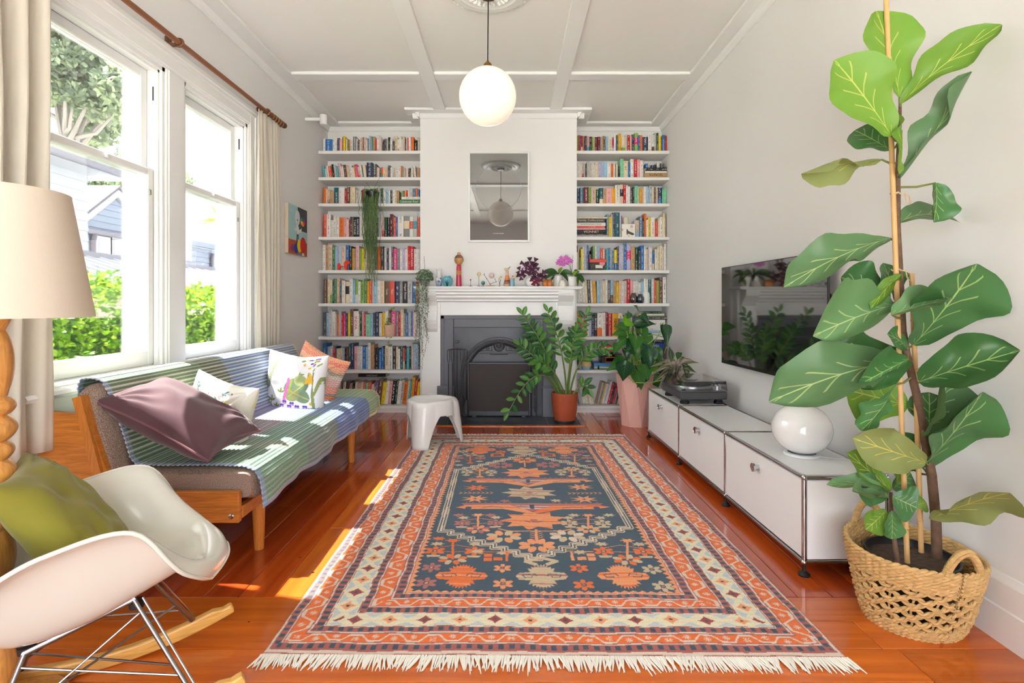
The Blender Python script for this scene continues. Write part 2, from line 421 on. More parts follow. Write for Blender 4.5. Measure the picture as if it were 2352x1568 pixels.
for i, (a, b_) in enumerate(WIN, 1): window(i, a, b_)
ay0, ay1 = WIN[0][0], WIN[1][1]; aw = .135
def arch(mb, path):                                            # stepped architrave section
    for off, th, w_ in ((0, .018, aw), (.02, .028, aw-.03), (.045, .022, aw-.085)): pass
m = MB()
for s0, s1, th in ((0, aw, .016), (.012, aw-.012, .022), (.075, aw-.008, .032), (.1, aw, .038)):
    m.box(XL, XL+th, ay0-s1, ay0-s0, WZ0, WZ1+s1, .004); m.box(XL, XL+th, ay1+s0, ay1+s1, WZ0, WZ1+s1, .004)
    m.box(XL, XL+th, ay0-s0, ay1+s0, WZ1+s0, WZ1+s1, .004)
m.box(XL, XL+.014, WIN[0][1], WIN[1][0], WZ0, WZ1, .003); m.box(XL, XL+.02, WIN[0][1]+.014, WIN[1][0]-.014, WZ0, WZ1, .004)
trim(m)
m = MB(); m.prism([(XL-.02, WZ0-.03), (XL+.075, WZ0-.03), (XL+.085, WZ0-.015), (XL+.075, WZ0), (XL-.02, WZ0+.004)], ay0-.17, ay1+.17, 'y')
m.box(XL, XL+.02, ay0-.13, ay1+.13, WZ0-.15, WZ0-.03, .004); trim(m)
# outside face of this house
m = MB()
for k in range(12):
    m.prism([(XO, -.4+k*.3), (XO-.03, -.4+k*.3), (XO-.01, -.1+k*.3), (XO, -.1+k*.3)], YR-.3, WIN[0][0]-.1, 'y'); m.prism([(XO, -.4+k*.3), (XO-.03, -.4+k*.3), (XO-.01, -.1+k*.3), (XO, -.1+k*.3)], WIN[1][1]+.1, YB+.4, 'y')
trim(m, mat('exterior_weatherboard', rgb(236, 238, 240), .6))

# ================================================================ alcove shelves
YS = 5.40
SHY = [345.8, 406.6, 466.8, 543.5, 620, 696.3, 773, 850]
SHZ = [PZ(v, YS) for v in SHY]
ORD = ['top', 'second', 'third', 'fourth', 'fifth', 'sixth', 'seventh', 'eighth']
ALC = {'L': ('window-side alcove', XL, CHL), 'R': ('television-side alcove', CHR, XR)}
for sd, (nm, x0, x1) in ALC.items():
    for k, zz in enumerate(SHZ):
        o = MB().box(x0+.001, x1-.001, YS, YB, zz-.032, zz, .003).build('wall_shelf', SHELFW)
        tag(o, '%s white painted shelf board from the ceiling, %s' % (ORD[k], nm), 'shelf', 'built-in alcove shelves')
    b0 = PZ(932, YS); o = MB().box(x0+.001, x1-.001, YS-.005, YB, b0-.03, b0, .003).box(x0+.001, x1-.001, YS+.012, YB, 0, b0-.03).build('shelf_plinth', SHELFW)
    tag(o, 'low white plinth board carrying the bottom row, %s' % nm, 'shelf', 'built-in alcove shelves')
BASEZ = PZ(932, YS)
SHZ9 = SHZ+[BASEZ]
# ================================================================ books
BC = dict(w=(235, 231, 225), c=(232, 216, 182), b=(38, 37, 40), g=(138, 138, 138), lg=(200, 199, 198), dg=(78, 78, 82), n=(42, 58, 92), bl=(40, 112, 182), lb=(158, 196, 222),
          t=(28, 92, 104), aq=(88, 180, 190), gr=(62, 132, 72), dgr=(30, 74, 58), lgr=(142, 184, 88), mi=(138, 214, 172), y=(244, 214, 28), m=(232, 170, 40), o=(238, 118, 42),
          ro=(232, 88, 66), r=(206, 32, 44), p=(236, 178, 182), hp=(228, 66, 132), mg=(186, 40, 112), pu=(122, 82, 142), lv=(192, 186, 220), br=(112, 74, 54), tn=(196, 156, 112),
          be=(222, 194, 170), mr=(112, 40, 50), pg=(238, 228, 206), st=(96, 130, 156))
CN = dict(w='white', c='cream', b='black', g='grey', lg='pale grey', dg='charcoal', n='navy', bl='blue', lb='light blue', t='teal', aq='aqua', gr='green', dgr='dark green', lgr='leaf green',
          mi='mint green', y='yellow', m='mustard', o='orange', ro='vermilion', r='red', p='pale pink', hp='hot pink', mg='magenta', pu='purple', lv='lavender', br='brown', tn='tan', be='beige', mr='maroon', st='steel blue')
def bcol(c): return np.array(rgb(*BC[c])[:3])
DARK = {'b', 'dg', 'n', 'bl', 't', 'gr', 'dgr', 'r', 'hp', 'mg', 'pu', 'br', 'mr', 'ro', 'st', 'g'}
BOOKM = mat('printed_book_cover', rough=.45, attr='Col')
nn, LL, bb = nodes(BOOKM)
ac = nn.new('ShaderNodeAttribute'); ac.attribute_name = 'Col'; at_ = nn.new('ShaderNodeAttribute'); at_.attribute_name = 'TCol'; asu = nn.new('ShaderNodeAttribute'); asu.attribute_name = 'SUV'
sx = nn.new('ShaderNodeSeparateXYZ'); LL(asu.outputs['Vector'], sx.inputs[0])
def mth(op, a, b_=None):
    q = nn.new('ShaderNodeMath'); q.operation = op
    for i_, v_ in enumerate((a, b_)):
        if v_ is None: continue
        if isinstance(v_, (int, float)): q.inputs[i_].default_value = v_
        else: LL(v_, q.inputs[i_])
    return q.outputs[0]
cb = nn.new('ShaderNodeCombineXYZ'); LL(mth('MULTIPLY', sx.outputs[0], 2.2), cb.inputs[0]); LL(mth('MULTIPLY', sx.outputs[1], 190.0), cb.inputs[1]); LL(sx.outputs[2], cb.inputs[2])
n1 = nn.new('ShaderNodeTexNoise'); n1.inputs['Scale'].default_value = 1; n1.inputs['Detail'].default_value = 0; LL(cb.outputs[0], n1.inputs['Vector'])
cb2 = nn.new('ShaderNodeCombineXYZ'); LL(mth('MULTIPLY', sx.outputs[1], 22.0), cb2.inputs[1]); LL(sx.outputs[2], cb2.inputs[2])
n2 = nn.new('ShaderNodeTexNoise'); n2.inputs['Scale'].default_value = 1; n2.inputs['Detail'].default_value = 0; LL(cb2.outputs[0], n2.inputs['Vector'])
msk = mth('MULTIPLY', mth('GREATER_THAN', n1.outputs['Fac'], .5), mth('GREATER_THAN', n2.outputs['Fac'], .45))
msk = mth('MULTIPLY', msk, mth('LESS_THAN', mth('ABSOLUTE', sx.outputs[0]), .32)); msk = mth('MULTIPLY', msk, mth("MULTIPLY", mth("GREATER_THAN", sx.outputs[2], .5), .62))
mx = nn.new('ShaderNodeMix'); mx.data_type = 'RGBA'; LL(msk, mx.inputs['Factor']); LL(ac.outputs['Color'], mx.inputs['A']); LL(at_.outputs['Color'], mx.inputs['B']); LL(mx.outputs['Result'], bb.inputs['Base Color'])

class Book:
    """faces with a colour, a lettering colour and a spine coordinate for each corner"""
    def __init__(s): s.v = []; s.f = []; s.c = []; s.t = []; s.u = []
    def quad(s, p, col, tcol=None, u=None):
        o = len(s.v); s.v.extend(p); s.f.append(tuple(range(o, o+4))); s.c.append(col); s.t.append(tcol if tcol is not None else col); s.u.append(u or [(0, 0, 0)]*4)
    def mesh(s, name):
        me = bpy.data.meshes.new(name); me.from_pydata([tuple(p) for p in s.v], [], s.f)
        for an, dat in (('Col', s.c), ('TCol', s.t)):
            ca = me.color_attributes.new(an, 'FLOAT_COLOR', 'CORNER'); A = np.ones((len(s.f)*4, 4), np.float32); A[:, :3] = np.repeat(np.array(dat)[:, :3], 4, 0); ca.data.foreach_set('color', A.ravel())
        a = me.attributes.new('SUV', 'FLOAT_VECTOR', 'CORNER'); a.data.foreach_set('vector', np.array(s.u, np.float32).ravel())
        me.materials.append(BOOKM); me.update(); return me
def book_geom(B, w, h, dp, c1, c2=None, style='plain', seed=1.0, M=None):
    """upright book: spine faces -Y, origin at the bottom middle of the spine"""
    col = bcol(c1); tc = bcol('w') if c1 in DARK else bcol(['b', 'dg', 'br', 'n', 'r'][int(seed*7) % 5]); pg = bcol('pg'); t = min(.0026, w*.16); rd = min(.004, w*.14)
    hw = w/2; X = [-hw, -hw*.5, hw*.5, hw]; Y = [0, -rd, -rd, 0]
    rows = [(0, h, c1, True)]
    if c2 and style == '+': rows = [(0, h*.36, c2, True), (h*.36, h, c1, True)]
    if c2 and style == '#': rows = [(0, h*.42, c1, False), (h*.42, h*.78, c2, True), (h*.78, h, c1, False)]
    tf = (lambda p: M @ Vector(p)) if M is not None else Vector
    for z0, z1, cc, txt in rows:
        k = bcol(cc); tcc = bcol('w') if cc in DARK else tc
        for i in range(3):
            sd = seed if txt else 0
            B.quad([tf(q) for q in ((X[i], Y[i], z0), (X[i+1], Y[i+1], z0), (X[i+1], Y[i+1], z1), (X[i], Y[i], z1))], k, tcc,
                   [(X[i]/hw, z0, sd), (X[i+1]/hw, z0, sd), (X[i+1]/hw, z1, sd), (X[i]/hw, z1, sd)])
    for sg in (-1, 1):
        a = sg*hw; i_ = sg*(hw-t)
        q = [(a, 0, 0), (a, dp, 0), (a, dp, h), (a, 0, h)]; B.quad([tf(p) for p in (q if sg > 0 else q[::-1])], col)
        q = [(a, 0, h), (a, dp, h), (i_, dp, h), (i_, 0, h)]; B.quad([tf(p) for p in (q if sg > 0 else q[::-1])], col)
        q = [(i_, 0, h), (i_, dp, h), (i_, dp, h-.004), (i_, 0, h-.004)]; B.quad([tf(p) for p in (q if sg > 0 else q[::-1])], col)
        q = [(a, 0, 0), (i_, 0, 0), (i_, dp, 0), (a, dp, 0)]; B.quad([tf(p) for p in (q if sg < 0 else q[::-1])], col)
    B.quad([tf(p) for p in ((X[0], 0, h), (X[1], -rd, h), (X[2], -rd, h), (X[3], 0, h))], col)
    B.quad([tf(p) for p in ((-(hw-t), .001, h-.004), (hw-t, .001, h-.004), (hw-t, dp-.003, h-.004), (-(hw-t), dp-.003, h-.004))], pg)
    B.quad([tf(p) for p in ((-(hw-t), dp-.003, h-.004), (hw-t, dp-.003, h-.004), (hw-t, dp-.003, .002), (-(hw-t), dp-.003, .002))], pg)
    B.quad([tf(p) for p in ((hw-t, 0, .0005), (-(hw-t), 0, .0005), (-(hw-t), dp-.003, .0005), (hw-t, dp-.003, .0005))], pg)
INK = {}
def ink(c):
    if c not in INK: INK[c] = mat('lettering_'+CN[c].replace(' ', '_'), rgb(*BC[c]), .5)
    return INK[c]
def title_geom(txt, length, thick, rot=True):
    """flat lettering in the XZ plane facing -Y, centred; rot: reads downwards along the spine"""
    V, Fc, asp = TXT[txt]; hgt = min(thick, length/asp*1.25); out = []
    for x_, y_ in V:
        a = (x_-.5)*length; b_ = (y_-.5)*hgt
        out.append((b_, 0, -a) if rot else (a, 0, b_))
    return out, Fc

ROWS = {
 'L1': "65 34 w|145 31 bl=it is what|50 29 w|45 28 w|10 30 lg|50 34 n|65 31 p|12 36 b|45 38 y|20 36 tn|25 32 w|20 31 t|25 31 m|15 30 b|55 29 w|70 38 g|30 33 w|40 27 dg|20 28 w|45 35 be|25 37 br|55 36 be|30 31 w|30 34 bl|35 39 lg|35 38 aq|20 36 tn|45 37 tn|35 31 r|60 40 w|20 38 w|25 29 be|20 25 br|30 31 b|45 32 dg|35 33 lg|45 36 b|50 33 w|45 27 dg|60 39 c=After dark|35 32 w+tn|50 39 w|35 32 w|40 37 be|30 34 dg|20 33 w|25 36 r|55 38 w|65 36 o|75 29 b|45 36 c",
 'L2': "/-7|35 28 aq|25 24 w|25 29 lg|25 30 w|55 29 ro|15 29 y|35 33 b|40 31 lg|45 29 aq|50 36 p|60 28 w|50 32 br|55 31 be|55 32 w|40 27 w|30 33 m|45 33 hp|45 28 be+ro|35 33 w|20 27 t|60 33 c|/0|120 37 n|80 34 dg|30 27 be|20 26 w|35 26 dg|40 27 o+aq|50 26 c|45 26 be|50 31 dg|45 27 w|35 25 lg|25 26 be|55 30 w|45 30 w|35 30 o|30 26 aq|25 25 be|30 24 be|25 24 w|30 25 br|35 26 b|35 28 w|40 26 tn|/-6|35 30 w|/0|60 26 tn",
 'L3': "55 38 o|25 36 c|55 35 be+g|85 32 tn|105 39 t|65 39 w|60 39 w|45 34 r|70 40 br|45 39 c|65 41 c|80 35 lg|50 34 w|25 33 br|40 36 r|45 34 be|40 34 w|40 33 w|60 33 aq|50 32 w|60 38 p|55 37 w|50 37 dgr|60 35 w|60 34 lb|35 32 w|50 34 dg|50 34 w|40 33 c|40 33 tn",
 'L4': "75 53 ro|90 53 w|65 40 w|55 48 w|65 47 w|100 46 o|70 46 p|45 42 w|30 40 r|55 47 dg|15 47 tn|70 47 b=TARTINE|65 47 n=BAR TARTINE|130 50 w|60 48 w|60 44 w|50 45 tn|60 47 w|60 46 b|50 45 lg|30 46 w|60 46 p+r|70 46 dgr|55 46 b|60 53 mr|30 50 br|45 46 ro|40 47 bl|125 48 w|130 49 g#c|85 48 w#ro|90 48 lg#aq|55 47 ro",
 'L5': "65 58 w|70 58 tn|95 58 be=NOMA|60 53 gr|130 54 lb|105 54 be|75 57 bl|55 55 b|50 50 m|40 50 g|75 56 p|50 50 lgr|70 50 y|55 50 w|60 54 tn|60 53 lg|60 53 g|50 54 dg|70 54 o|75 54 b|55 52 w|45 50 n|55 55 w|50 54 dg|80 49 hp|55 49 g|60 49 w|65 50 lv|60 48 w|55 55 r|75 54 r=PLANTASIA|75 49 w|55 48 w",
 'L6': "60 54 br|55 54 c|55 53 c+lgr|40 52 n|50 55 gr|70 56 be|45 46 t+br|70 51 w|85 49 c#b|70 56 w|50 53 lb|65 53 lgr+w|55 49 w|75 49 lgr=VEGETARIAN|60 55 gr|55 50 m|60 51 ro|30 50 lg|70 50 lb|75 51 w|80 50 c|115 49 br=Tender|105 49 ro=Ripe|100 49 n|75 48 g|95 49 b=Nigel Slater|100 49 lg=Nigel Slater |70 43 bl|15 49 o",
 'L7': "70 53 dg|55 52 lb|75 58 lg|70 55 w|35 50 lg|45 49 o|55 55 lg|40 47 r|60 51 hp|45 51 n=AMBOY|50 52 y|75 60 br|110 56 w=INDIA|25 50 c|55 51 dgr|35 55 p|55 50 r|90 49 mi|65 49 lb|55 52 dg|75 54 n|60 51 w|30 52 m|45 52 y|75 58 w|60 52 dg|110 55 hp=MEXICO|55 54 g|45 52 r|70 60 c|50 52 g|50 52 bl=ALOHA KITCHEN|60 55 lg|35 55 bl|35 57 p|45 53 w|40 53 p|20 53 w",
 'L8': "70 57 bl|15 50 br|70 50 lb|55 52 w|55 48 r|25 50 t|35 46 c|50 46 c|50 48 be|40 48 lb|30 48 b|55 49 br|55 56 t|65 57 n|75 51 p=COCOA|45 51 w|60 51 w|70 51 bl|50 50 lb|60 59 w|70 55 tn|25 46 br|75 46 b|60 44 bl|50 50 bl|30 47 n|75 53 c=SIMPLY JAPANESE|90 50 w|75 50 b|50 50 c|40 45 w|65 50 t|35 48 ro+c|40 46 b|60 48 aq|40 50 b|45 57 be|105 56 lb|30 50 b",
 'L9': "/6|40 48 hp|35 48 pu|30 50 w|60 48 w|45 48 br|55 50 w|70 50 dg|55 46 p|55 51 b|45 50 w|65 48 be|45 50 w|55 48 ro|50 48 mi|60 50 ro|45 44 w|35 38 c|55 50 pu|90 54 br|65 50 y|60 52 w|65 51 p|60 52 b=TARTS|50 50 dgr|60 52 w=TARTINE BREAD|55 54 lg=BRAVE TART|70 50 o=BREAD & BUTTER|35 52 c|40 51 aq|60 60 m|60 54 r|50 50 y",
 'R1': "15 43 lgr|25 43 m|30 44 pu|30 43 r|40 43 n+w|30 42 o|25 41 n|45 42 dg|60 41 p+aq|60 40 b|45 40 lgr|25 39 c|65 40 mr|75 40 mr|30 39 lg|35 41 tn|50 42 br|20 40 lb|50 41 lb|90 38 c|55 39 mg+lv|50 45 w|45 44 t|75 48 m|100 41 c+lgr|45 46 lg|75 45 r|35 43 be|65 46 n|95 50 lgr#hp|45 44 bl|55 44 o|140 40 n|80 45 w|65 44 w+br|55 50 lg|55 50 dgr|55 44 y|25 41 dg|70 44 bl|30 42 r",
 'R2': "75 40 w|40 38 w|45 40 be+r|30 38 lg|40 37 dg|70 43 lg|45 39 be|40 40 w|40 36 w|65 41 c|75 41 lv|65 41 lb|75 41 lb|80 41 w|60 38 o|40 39 w|25 39 t|45 37 c|50 32 b|75 50 mi|115 46 c|45 40 bl|80 49 w|70 48 r|80 48 p|75 46 w",
 'R3': "70 41 n|75 42 st|15 40 dg|110 43 mr|65 43 lgr|110 43 be|80 38 dgr|90 41 t+c|75 40 tn|130 41 p|85 41 m|110 49 w|80 50 be#b|65 50 r|50 49 w|55 45 w|50 46 dg|40 44 b|80 47 mi|40 41 w|55 41 m|45 42 be|65 45 w|70 43 lb|75 48 lg|40 44 c|40 44 br|45 41 be|100 43 n+bl|35 38 mi|60 43 mi",
 'R4': "55 57 st|65 51 y|35 58 lg|55 62 dg|110 62 t|40 54 w|20 54 pu",
 'R4b': "20 43 w|80 43 be+lb|75 52 st|45 40 dg|50 59 o|50 44 w|60 50 y|95 50 w|15 47 o|60 40 r|40 48 c|70 51 w|60 60 c",
 'R5': "35 45 w|30 62 be|40 32 gr|40 53 y|45 58 w|55 60 lg|45 62 bl|70 40 mr|35 50 dgr|50 60 lgr|50 60 w+n|70 60 lb|80 55 ro|40 52 w|35 52 br|50 53 aq|45 55 bl|40 50 lg|60 49 st|65 51 y+bl|45 58 dg|55 61 lv|55 63 lg|70 66 bl|110 63 lv#hp|95 59 tn|80 57 dgr|55 48 dg|75 61 bl|65 57 w|40 53 be|35 57 lg|70 58 w|40 47 bl+c|20 48 br|60 52 w|60 58 c|55 61 c|50 58 w|50 65 w",
 'R6': "/-3|60 52 w|70 60 w|60 54 w|65 56 c|80 57 dg|55 56 w|75 54 m|/0|75 54 lb|70 55 lg|60 56 c|60 59 w|65 56 dg=COOK BEAUTIFUL|65 56 lb+br|80 54 tn|60 51 y|60 55 be|70 54 w|60 55 lg+p|90 59 r|65 56 p|60 54 w|70 55 w|60 51 w|60 53 lb|105 60 w|85 58 t|65 59 w|55 56 ro|60 55 lgr|90 63 br|85 64 w",
 'R7': "40 60 m|70 50 r|60 50 p|50 52 r|55 51 w|55 50 lv|55 48 n|65 56 b=BONES|105 56 w+o|75 57 w|50 58 mr|95 55 r|130 55 m=FAMILY|100 56 c|60 48 lgr|60 50 pu|80 56 lv|100 48 dg",
 'R9a': "/-11|70 56 lg|75 55 w|60 58 c|55 54 w|40 46 c",
 'R9b': "/14|35 52 be|35 52 st|40 51 m|45 49 w|35 48 lv|50 55 w|55 50 r|50 48 n|45 48 r|45 44 g|40 44 mr|40 46 c|35 46 w",
}
YBK = 5.50                                                    # depth of the book spines
PU = 10/9.6*YBK/F/10; PUR = 10/10.45*YBK/F/10                 # metres for each 1/10 unit of the lists
SPAN = {'L1': (741, 964), 'L2': (745, 964), 'L3': (744, 916), 'L4': (743, 964), 'L5': (740, 964), 'L6': (745, 956), 'L7': (743, 962), 'L8': (743, 964), 'L9': (760, 961),
        'R1': (1325, 1535), 'R2': (1325, 1478), 'R3': (1325, 1534), 'R4': (1393, 1429), 'R4b': (1458, 1528), 'R5': (1324, 1537), 'R6': (1326, 1530), 'R7': (1324, 1462), 'R9a': (1331, 1364), 'R9b': (1371, 1424)}
allbooks = []
for key, txt in ROWS.items():
    sd = key[0]; k = int(key[1])-1; zb = SHZ9[k]; lean = 0; items = []
    u = PU if sd == 'L' else PUR
    for tk in txt.split('|'):
        if tk[0] == '/': lean = float(tk[1:]); continue
        tit = None
        if '=' in tk: tk, tit = tk.split('=')
        a, b_, c = tk.split(' '); st_ = '+' if '+' in c else '#' if '#' in c else 'plain'
        c1 = c; c2 = None
        if st_ != 'plain': c1, c2 = c.split(st_)
        items.append([float(a), float(b_), c1, c2, st_, lean, tit])
    xa, xb = PX(SPAN[key][0], YBK), PX(SPAN[key][1], YBK)
    if key == 'R1' or key == 'R2' or key == 'R3' or key == 'R5' or key == 'R6' or key == 'R7': xa = max(xa, CHR+.004)
    if sd == 'L': xb = min(xb, CHL-.004)
    if sd == 'R': xb = min(xb, XR-.006)
    tot = sum(i_[0]/math.cos(math.radians(i_[5])) for i_ in items); sc = (xb-xa)/tot; xx = xa
    for n_, (a, b_, c1, c2, st_, ln, tit) in enumerate(items):
        w = a*sc; slot = w/math.cos(math.radians(ln)); h = b_*10*u/math.cos(math.radians(ln))*.985
        if sd == 'L' and k < 8 or sd == 'R': h = min(h, ((SHZ9[k-1] if k else ZC-.03)-.036-zb))
        dp = min(.165, .105+h*.22) if h < .26 else .175
        allbooks.append(dict(key=key, side=sd, k=k, i=n_, x=xx, w=max(w-.0006, .004), slot=slot, h=h, dp=dp, c1=c1, c2=c2, st=st_, lean=ln, tit=tit, z=zb, y=YBK+random.uniform(-.012, .012) if k < 6 else YBK-.005+random.uniform(-.01, .008)))
        xx += slot
for key in ROWS:                                               # leaning rows: shift so tops stay inside
    pass
big = sorted(allbooks, key=lambda d: -d['w']*d['h'])[:288]; bigset = {id(d) for d in big}
rest = Book()
def ordn(q): return '%d%s' % (q, 'th' if 10 <= q % 100 <= 20 else {1: 'st', 2: 'nd', 3: 'rd'}.get(q % 10, 'th'))
SHN = ['top shelf', 'second shelf down', 'third shelf down', 'fourth shelf down', 'fifth shelf down', 'sixth shelf down', 'seventh shelf down', 'eighth shelf down', 'bottom plinth']
bykey = {}
for d in allbooks: bykey.setdefault((d['side'], d['k']), []).append(d)
for (sd, k), L_ in bykey.items():
    L_.sort(key=lambda d: d['x'])
    for q, d in enumerate(L_): d['n'] = (len(L_)-q) if sd == 'L' else q+1
seed = 1.0
for d in allbooks:
    seed += 1.37
    an = math.radians(d['lean'])
    M_ = Matrix.Translation((d['x']+d['w']/2, d['y'], d['z']+.0005))
    if d['lean'] > 0:      # tops lean to the right: pivot on the lower right corner
        M_ = Matrix.Translation((d['x']+d['slot'], d['y'], d['z']+.0005)) @ Matrix.Rotation(an, 4, 'Y') @ Matrix.Translation((-d['w']/2, 0, 0))
    elif d['lean'] < 0:
        M_ = Matrix.Translation((d['x'], d['y'], d['z']+.0005)) @ Matrix.Rotation(an, 4, 'Y') @ Matrix.Translation((d['w']/2, 0, 0))
    if id(d) not in bigset:
        book_geom(rest, d['w'], d['h'], d['dp'], d['c1'], d['c2'], d['st'], seed, M_); continue
    B = Book(); book_geom(B, d['w'], d['h'], d['dp'], d['c1'], d['c2'], d['st'], 0 if d['tit'] else seed)
    o = link('book', B.mesh('book')); o.matrix_world = M_
    sz = 'slim' if d['w'] < .022 else 'thick' if d['w'] > .04 else 'medium'
    lab = '%s %s book, %s from the chimney breast on the %s, %s' % (sz, CN[d['c1']], ordn(d['n']), SHN[d['k']], 'window-side alcove' if d['side'] == 'L' else 'television-side alcove')
    tag(o, lab, 'book', 'books on the alcove shelves')
    d['o'] = o
    if d['tit']:
        c = d['c1']; ic = 'w' if c in DARK else 'b'
        if d['tit'] == 'INDIA': ic = 'r'
        if d['tit'] == 'TARTINE BREAD': ic = 'tn'
        if d['tit'] == 'NOMA':
            for j, chh in enumerate('NOMA'):
                v, f = title_geom(chh, d['w']*.55, d['h']*.12, False)
                t_ = MB().add([(a, b_-.0055, c_+d['h']*(.85-.215*j)) for a, b_, c_ in v], f).build('title_letter', ink('g'), o, fixn=False)
            continue
        if d['tit'] == 'AMBOY':
            for j, chh in enumerate('AMBOY'):
                v, f = title_geom(chh, d['w']*.6, d['h']*.085, False)
                MB().add([(a, b_-.0055, c_+d['h']*(.62-.115*j)) for a, b_, c_ in v], f).build('title_letter', ink('w'), o, fixn=False)
            continue
        ln_ = {'Tender': .3, 'Ripe': .22, 'INDIA': .52, 'it is what': .75, 'FAMILY': .5, 'COCOA': .3, 'BONES': .5}.get(d['tit'], .72)
        th_ = d['w']*(.55 if d['tit'] not in ('it is what',) else .35)
        v, f = title_geom(d['tit'], d['h']*ln_, th_)
        MB().add([(a, b_-.0055, c_+d['h']*.52) for a, b_, c_ in v], f).build('title', ink(ic), o, fixn=False)
ro = link('book_rows', rest.mesh('book_rows')); tag(ro, 'remaining narrow paperbacks filling the gaps between larger books on the alcove shelves', 'books', None, 'stuff')

# ---- books lying flat: (side, shelf, x0, x1 px, y0, y1 px, colour, lettering, ink)
def flat_book(sd, px0, px1, py0, py1, c, tit=None, ic='w', dy=0, label=None, dp=.17, shelf=None, tl=.7):
    Y = YBK-.02+dy; x0, x1 = PX(px0, Y), PX(px1, Y); z0, z1 = PZ(py1, Y), PZ(py0, Y)
    if sd == 'L': x1 = min(x1, CHL-.003)
    if sd == 'R': x1 = min(x1, XR-.004); x0 = max(x0, CHR+.003)
    B = Book(); book_geom(B, z1-z0, x1-x0, dp, c, None, 'plain', 0 if tit else random.uniform(1, 90), Matrix.Rotation(-PI/2, 4, 'Y') if False else None)
    me = B.mesh('book'); o = link('book', me)
    o.matrix_world = Matrix.Translation((x0, Y, (z0+z1)/2)) @ Matrix.Rotation(PI/2, 4, 'Y')
    tag(o, label, 'book', 'books lying flat on the alcove shelves')
    if tit:
        v, f = title_geom(tit, (x1-x0)*tl, (z1-z0)*.62, False)
        # lettering lies in the book frame: X axis of the book points down, Z points right
        MB().add([(-c_, b_-.0055, a+(x1-x0)/2) for a, b_, c_ in v], f).build('title', ink(ic), o, fixn=False)
    return o
def stack(sd, base_shelf, rows, where):
    Y = YBK-.02; z = SHZ9[base_shelf]; py = H0-(z-CZ)*F/Y
    for q, (a, b_, hh, c, tit, ic, desc, tl) in enumerate(rows):
        flat_book(sd, a, b_, py-hh, py-.15, c, tit, ic, random.uniform(-.006, .006), desc+', '+where, tl=tl); py -= hh
    return py
pyA = stack('L', 2, [(916, 964, 2.6, 'w', None, 'b', 'thin white book lying at the bottom of a flat pile', .7), (916, 964, 9.4, 'gr', 'Caledonian Road', 'w', 'green paperback lying flat with white script lettering', .85), (922, 964, 6.4, 'w', None, 'o', 'white paperback with orange lettering lying flat over a green one', .7)], 'third shelf by the window')
pyB = stack('R', 1, [(1482, 1537, 4.6, 'b', 'CHICAGO', 'w', 'black book with spaced white capitals lying lowest in its pile', .75), (1481, 1536, 9.4, 'tn', 'ILLINOIS', 'b', 'wide tan book with large black capitals lying flat', .58), (1482, 1534, 4.4, 'w', None, 'b', 'plain white book lying flat over a tan one', .7), (1482, 1534, 7.6, 'b', None, 'y', 'black book with small lettering lying highest in its pile', .7)], 'second shelf by television wall')
pyC = stack('R', 3, [(1324, 1397, 5.6, 'lg', None, 'b', 'pale green-grey wide book lowest in a tall flat pile', .7), (1324, 1393, 3.6, 'dg', None, 'w', 'charcoal thin book second in a tall flat pile', .7), (1324, 1392, 9.0, 'b', 'VIONNET', 'c', 'black book with cream serif capitals in a tall flat pile', .52),
    (1324, 1391, 4.3, 'p', None, 'r', 'pink thin book in a tall flat pile', .7), (1324, 1389, 4.0, 'ro', None, 'w', 'vermilion thin book in a tall flat pile', .7), (1324, 1391, 8.2, 'w', 'BLACK MOUNTAIN COLLEGE', 'dg', 'white book with grey capitals in a tall flat pile', .7),
    (1324, 1389, 9.2, 'dg', 'Family Collections', 'c', 'charcoal book with cream lettering in a tall flat pile', .9), (1324, 1394, 3.6, 'c', None, 'b', 'cream thin board book topping a tall flat pile', .7)], 'fourth shelf by television wall')
pyD = stack('R', 6, [(1470, 1531, 7.5, 'w', None, 'b', 'thick white book lowest in the leafy shelf pile', .7), (1470, 1531, 6.0, 'lb', None, 'r', 'pale blue book with red lettering in the leafy shelf pile', .6), (1474, 1528, 5.0, 'w', None, 'b', 'white book third in the leafy shelf pile', .6), (1466, 1528, 19, 'w', None, 'lg', 'very thick white boxed volume in the leafy shelf pile', .6),
    (1462, 1534, 8.0, 'dg', None, 'w', 'long charcoal hardback with rounded spine in the leafy shelf pile', .6), (1464, 1526, 2.0, 'lgr', None, 'w', 'thin leaf green booklet in the leafy shelf pile', .6), (1468, 1526, 4.2, 'w', None, 'b', 'white paperback over a green booklet in the leafy shelf pile', .6), (1475, 1520, 5.2, 'dgr', None, 'w', 'small dark green book topping the leafy shelf pile', .6)], 'seventh shelf by television wall')
flat_book('L', 823, 886, PZ and 858.6, 865.2, 'b', 'CHOCOLAT', 'w', .0, 'black book with white capitals lying across the upright row on the bottom plinth', tl=.4)
def small_upright(sd, px0, px1, py1, hpx, c, label):
    Y = YBK-.01; x0, x1 = PX(px0, Y), PX(px1, Y)
    if sd == 'L': x1 = min(x1, CHL-.003)
    B = Book(); book_geom(B, x1-x0-.0005, hpx*Y/F, .12, c, None, 'plain', random.uniform(1, 90))
    o = link('book', B.mesh('book')); o.location = ((x0+x1)/2, Y, PZ(py1, YBK-.02)+.001); tag(o, label, 'book', 'small books standing on flat piles'); return o
xx = 922
for w_, h_, c in ((4, 14, 'lgr'), (3.5, 14, 'pu'), (3.5, 14, 'm'), (3.5, 15, 'r'), (4, 15, 'w'), (7, 20, 'lg'), (6.5, 19, 'st'), (4.5, 20, 'o'), (4, 18, 'bl')):
    small_upright('L', xx, xx+w_, pyA, h_, c, 'small %s book standing on the flat pile, third shelf by the window' % CN[c]); xx += w_+.05
